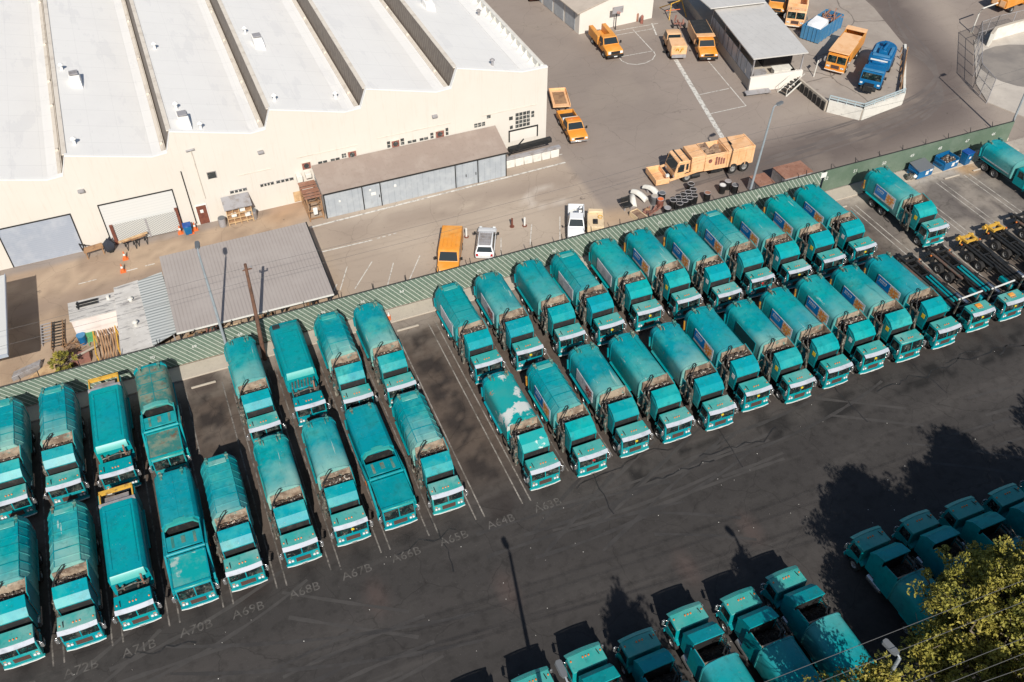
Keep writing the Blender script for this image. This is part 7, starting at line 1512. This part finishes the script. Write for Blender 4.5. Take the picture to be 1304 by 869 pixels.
for x, q, lb in ((0, (178, 305), 'timber sawhorse nearer the gated roller door'), (1, (166, 300), 'dark sawhorse under the plank by the roller doors')):
    p = P(*q); p.y = min(p.y, 79.35); t = thing('sawhorse', lb, 'sawhorse', (p.x, p.y, 0.006), R(15)); b = MB(); b.bar((-0.7, 0, 0.85), (0.7, 0, 0.85), 0.12); part('beam', b, 'timber', t)
    for sx in (-0.55, 0.55):
        for sy in (-1, 1): b = MB(); b.bar((sx, 0, 0.85), (sx, sy * 0.4, 0), 0.08); part('leg', b, 'black_metal', t)
p = P(168, 302); p.y = min(p.y, 79.35); t = MB(); t.bar((-1.2, 0, 0.98), (1.6, 0, 0.98), 0.28, 0.07); o_ = t.build('plank', 'pale_timber'); o_.location = (p.x, p.y, 0.006); o_.rotation_euler = (0, 0, R(12)); tag(o_, 'pale plank laid across the two sawhorses by the wall', 'plank')
p = P(141, 313); p.y = min(p.y, 79.35); t = thing('draped_stand', 'stand draped with a dark navy sheet between the roller doors', 'covered stand', (p.x, p.y, 0.006)); b = MB(); b.blob((0, 0, 0.75), (0.5, 0.45, 0.8), 4, 10, 7, 0.5); part('sheet', b, 'cloth_navy', t); b = MB(); b.bar((0, 0, 0), (0, 0, 0.3), 0.5, 0.4); part('base', b, 'black_metal', t)
p = P(120, 312); p.y = min(p.y, 79.35); t = thing('work_table', 'weathered timber table with a vice between the roller doors', 'table', (p.x, p.y, 0.006), R(8)); b = MB(); b.box(-0.9, 0.9, -0.4, 0.4, 0.8, 0.9); part('top', b, 'timber', t)
for x in (-0.8, 0.7):
    for y in (-0.35, 0.25): b = MB(); b.box(x, x + 0.1, y, y + 0.1, 0, 0.8); part('leg', b, 'timber', t)
b = MB(); b.bar((-0.9, 0, 0.9), (-1.0, 0.1, 1.7), 0.12); b.bar((-1.0, 0.1, 1.6), (-0.5, 0.1, 1.3), 0.1); part('vice', b, 'black_metal', t)
# left yard
t = thing('awning', 'flat white awning at the left edge throwing a black rectangular shadow', 'awning')
b = MB(); b.box(-26.0, -16.75, 62.6, 73.2, 4.28, 4.42); aw = part('roof', b, 'shutter_pale', t, 0.02)
b = MB(); b.box(-26.05, -16.70, 62.5, 62.59, 4.2, 4.5); b.box(-16.74, -16.68, 62.6, 73.2, 4.2, 4.5); part('edge_trim', b, 'shutter_blue', aw)
for x in (-25, -20.5):
    for y in (63.5, 72.3): b = MB(); b.bar((x, y, 0), (x, y, 4.27), 0.2); part('post', b, 'grey_metal', t)
for i, (q, lb) in enumerate((((75, 448), 'wire shelving rack lying by the box trailer, right one'), ((62, 440), 'pale wire shelving rack lying left of the darker one'))):
    p = P(*q); t = thing('wire_rack', lb, 'wire rack', (p.x, p.y, 0.006), R(-3 + 3 * i)); b = MB(); hh = 0.5 - 0.2 * i
    for x in (-0.45, 0.45):
        for z in (0.05, hh): b.bar((x, 0, z), (x, 3.6 - i, z), 0.06)
    part('rail', b, 'timber' if i == 0 else 'grey_metal', t); b = MB()
    for k in range(9 - 2 * i): b.bar((-0.45, 0.2 + 0.4 * k, hh), (0.45, 0.2 + 0.4 * k, hh), 0.07); b.bar((-0.45, 0.2 + 0.4 * k, 0.05), (-0.45, 0.2 + 0.4 * k, hh), 0.05); b.bar((0.45, 0.2 + 0.4 * k, 0.05), (0.45, 0.2 + 0.4 * k, hh), 0.05)
    part('rungs', b, 'black_metal' if i == 0 else 'grey_metal', t)
p = P(107, 437); t = thing('plastic_bin', 'blue plastic bin in front of the pink hut', 'bin', (p.x, p.y, 0.006)); b = MB(); b.tube([(0, 0, 0), (0, 0, 0.9)], [0.30, 0.36], 12); part('bin', b, 'blue_paint', t); b = MB(); b.tube([(0, 0, 0.9), (0, 0, 0.97)], 0.38, 12); part('lid', b, 'skip_blue', t)
mat('green_plastic', (0.10, 0.30, 0.13), 0.5)
p = P(119, 437); t = thing('garden_chair', 'green plastic chair in front of the pink hut', 'chair', (p.x, p.y, 0.006)); b = MB(); b.box(-0.35, 0.35, -0.3, 0.3, 0.4, 0.47); part('seat', b, 'green_plastic', t, 0.02); b = MB(); b.box(-0.35, 0.35, 0.3, 0.36, 0.45, 1.0); part('backrest', b, 'green_plastic', t, 0.02)
for x in (-0.3, 0.3):
    for y in (-0.25, 0.25): b = MB(); b.bar((x, y, 0), (x, y, 0.4), 0.06); part('leg', b, 'green_plastic', t)
p = P(112, 430); t = thing('metal_cart', 'dark metal cart behind the green chair at the hut wall', 'cart', (p.x, p.y + 0.4, 0.006)); b = MB(); open_box(b, -0.5, 0.5, -0.3, 0.3, 0.3, 0.9, 0.05); part('tray', b, 'black_metal', t)
for s in (-1, 1): wheel(t, s * 0.45, 0, 0.18, 0.08)
t = thing('timber_rack', 'orange-framed rack holding upright timber boards beside the flat shed', 'rack', (-10.0, 63.4, 0.006)); b = MB()
for x in (-0.9, 0.9): b.bar((x, 0, 0), (x, 0, 1.6), 0.1); b.bar((x, 2.8, 0), (x, 2.8, 1.6), 0.1); b.bar((x, 0, 1.5), (x, 2.8, 1.5), 0.1)
b.bar((-0.9, 0, 0.4), (0.9, 0, 0.4), 0.1); part('frame', b, 'rusty_yellow', t); b = MB(); rnd = random.Random(6)
for k in range(7): x = -0.75 + k * 0.24; b.bar((x, 0.1, 0.2), (x + rnd.uniform(-0.1, 0.1), 2.8, 1.5), 0.10, 0.2)
part('boards', b, 'timber', t)
t = thing('brushwood_pile', 'pile of brown brushwood left of the blue plastic bin', 'brushwood', (-13.1, 66.2, 0.006)); b = MB(); rnd = random.Random(7)
for k in range(60):
    a_ = Vector((rnd.uniform(-0.7, 0.7), rnd.uniform(-1.1, 1.1), rnd.uniform(0.03, 0.35))); b.bar(a_, a_ + Vector((rnd.uniform(-0.6, 0.6), rnd.uniform(-0.6, 0.6), rnd.uniform(-0.02, 0.2))), 0.045)
part('twigs', b, 'timber', t); b = MB(); b.blob((0, 0, 0.08), (0.7, 1.0, 0.2), 4, 9, 5, 0.4); part('core', b, 'soil', t)
t = MB(); t.box(-13.4, -11.6, 64.3, 65.3, 0.006, 0.6); o_ = t.build('brick_stack', 'plank_red', bev=0.02); tag(o_, 'low reddish stack behind the fence right of the bush', 'brick stack')
t = MB(); t.bar((-13.3, 64.1, 0.9), (-10.9, 65.2, 0.8), 0.12); o_ = t.build('plank', 'concrete_pale'); tag(o_, 'pale pole lying across the reddish stack', 'pole')
t = MB(); t.hexa([(-17.2, 63.4, 0.01), (-14.2, 64.0, 0.01), (-14.0, 65.6, 0.01), (-14.6, 65.3, 0.01), (-17.2, 63.4, 0.3), (-14.2, 64.0, 0.5), (-14.0, 65.6, 0.6), (-14.6, 65.3, 0.35)]); o_ = t.build('timber_board', 'pale_timber'); tag(o_, 'orange-tan boards leaning behind the fence left of the bush', 'boards')
t = MB(); t.hexa([(-17.8, 64.3, 0.01), (-15.6, 64.9, 0.01), (-15.4, 65.6, 0.01), (-17.6, 65.0, 0.01), (-17.8, 64.3, 0.5), (-15.6, 64.9, 0.6), (-15.4, 65.6, 0.6), (-17.6, 65.0, 0.5)]); o_ = t.build('grey_crate', 'grey_metal', bev=0.03); tag(o_, 'flat grey crate behind the fence at the far left', 'crate')
# things near the stalls
p = P(471, 405); t = thing('hydrant', 'small orange-capped hydrant at the kerb by the tall empty bay', 'hydrant', (13.2, 59.4, 0.14)); b = MB(); b.tube([(0, 0, 0), (0, 0, 0.5)], 0.16, 10); part('body', b, 'cone_orange', t); b = MB(); b.tube([(0, 0, 0.5), (0, 0, 0.85)], [0.12, 0.05], 8); part('cap', b, 'white_paint', t)

# ------------------------------------------------------------------ trees
def leaves(b, c, rad, n, size, rnd, up=0.9):
    for _ in range(n):
        while True:
            v = Vector((rnd.uniform(-1, 1), rnd.uniform(-1, 1), rnd.uniform(-1, 1)))
            if v.length <= 1: break
        sh = 1.0 - 0.55 * max(0, v.z)
        p = Vector(c) + Vector((v.x * rad[0] * sh, v.y * rad[1] * sh, v.z * rad[2]))
        d = Vector((rnd.gauss(0, 1), rnd.gauss(0, 1), rnd.gauss(0, 0.6) + up)).normalized(); u = d.orthogonal().normalized(); w_ = d.cross(u); s = size * rnd.uniform(0.45, 1.25)
        a = rnd.uniform(0, 6.28); uu = u * math.cos(a) + w_ * math.sin(a); ww = d.cross(uu)
        b.add([p - uu * s, p + ww * s * 0.5, p + uu * s, p - ww * s * 0.5], [(0, 1, 2, 3)])
def tree(name, label, base, h, spread, ntuft, nleaf, size, seed, bare=0.15, tall=1.6, low=0.35):
    rnd = random.Random(seed); t = thing(name, label, 'tree' if h > 5 else 'shrub', base)
    tr = MB(); tr.tube([(0, 0, 0), (0.15, 0.1, h * 0.3), (0.0, 0.2, h * 0.6), (0.1, 0.1, h * 0.85)], [0.045 * h * 0.7, 0.035 * h * 0.7, 0.02 * h, 0.006 * h], 8)
    cr = MB()
    for k in range(ntuft):
        a = rnd.uniform(0, 2 * math.pi); hh = low + (1 - low) * (rnd.random() ** 0.8); env = math.sin(min(1.0, (hh - low * 0.6) / (1.0 - low * 0.6)) * math.pi * 0.86 + 0.35)
        rr = spread * max(0.12, env) * math.sqrt(rnd.uniform(0.08, 1)); e = Vector((rr * math.cos(a), rr * math.sin(a), h * hh * (1 - 0.12 * rr / spread)))
        s0 = Vector((0.05, 0.1, h * hh * 0.62)); m_ = s0.lerp(e, 0.55) + Vector((rnd.uniform(-.3, .3), rnd.uniform(-.3, .3), -0.04 * h))
        tr.tube([s0, m_, e, e + Vector((rnd.uniform(-.3, .3), rnd.uniform(-.3, .3), tall * 0.4))], [0.010 * h, 0.006 * h, 0.0035 * h, 0.001 * h], 5)
        for q in range(3):
            o_ = m_.lerp(e, rnd.random()); tr.tube([o_, o_ + Vector((rnd.gauss(0, 0.6), rnd.gauss(0, 0.6), rnd.uniform(0.1, 0.9))) * h / 13], [0.003 * h, 0.001 * h], 4)
        if rnd.random() < bare: continue
        sz = rnd.uniform(0.6, 1.15) * h / 13
        leaves(cr, e + Vector((0, 0, 0.3 * sz)), (0.75 * sz, 0.75 * sz, tall * 0.62 * sz), nleaf, size, rnd)
        for q in range(2):
            leaves(cr, e + Vector((rnd.gauss(0, 0.7), rnd.gauss(0, 0.7), rnd.uniform(-0.7, 0.3))) * sz, (0.5 * sz, 0.5 * sz, 0.6 * sz), nleaf // 3, size, rnd)
    part('trunk', tr, 'bark', t); part('crown', cr, 'leaf', t, angle=180); return t
tree('street_tree', 'large yellow-green leafy tree filling the bottom right corner', (36.2, 12.6, 0), 13.8, 5.6, 240, 270, 0.125, 3, 0.12)
tree('street_tree', 'tree with bare twigs at the right edge beyond the leafy one', (45.5, 12.6, 0), 14.0, 6.0, 170, 200, 0.125, 5, 0.22)
tree('street_tree', 'tree standing outside the bottom right corner, casting shade on the lane', (55.5, 12.5, 0), 14.5, 6.2, 150, 130, 0.17, 8, 0.1)
tree('street_tree', 'yellow-green treetop poking up at the bottom edge left of the large tree', (25.2, 12.4, 0), 11.8, 2.3, 70, 130, 0.12, 11)
tree('street_tree', 'tree below the bottom edge whose jagged shadow covers one teal cab', (15.3, 10.2, 0), 13.9, 2.8, 90, 120, 0.16, 14, 0.05)
tree('street_tree', 'tree below the bottom edge shading the rear of the bottom row trucks', (20.6, 5.0, 0), 12.2, 4.0, 110, 120, 0.16, 17, 0.05)
tree('street_tree', 'tree standing behind the leafy corner tree, filling its gap with shade', (41.0, 10.2, 0), 14.6, 5.5, 150, 130, 0.16, 23, 0.05)
tree('street_tree', 'tree below the bottom edge that shades the gap beside the street lamp', (31.2, 7.2, 0), 13.2, 3.4, 90, 120, 0.16, 29, 0.05)
tree('bush', 'yellow-green bush growing behind the striped fence at the left', (-13.6, 63.6, 0), 2.5, 1.1, 60, 50, 0.09, 21, 0.1, 1.3, 0.15)
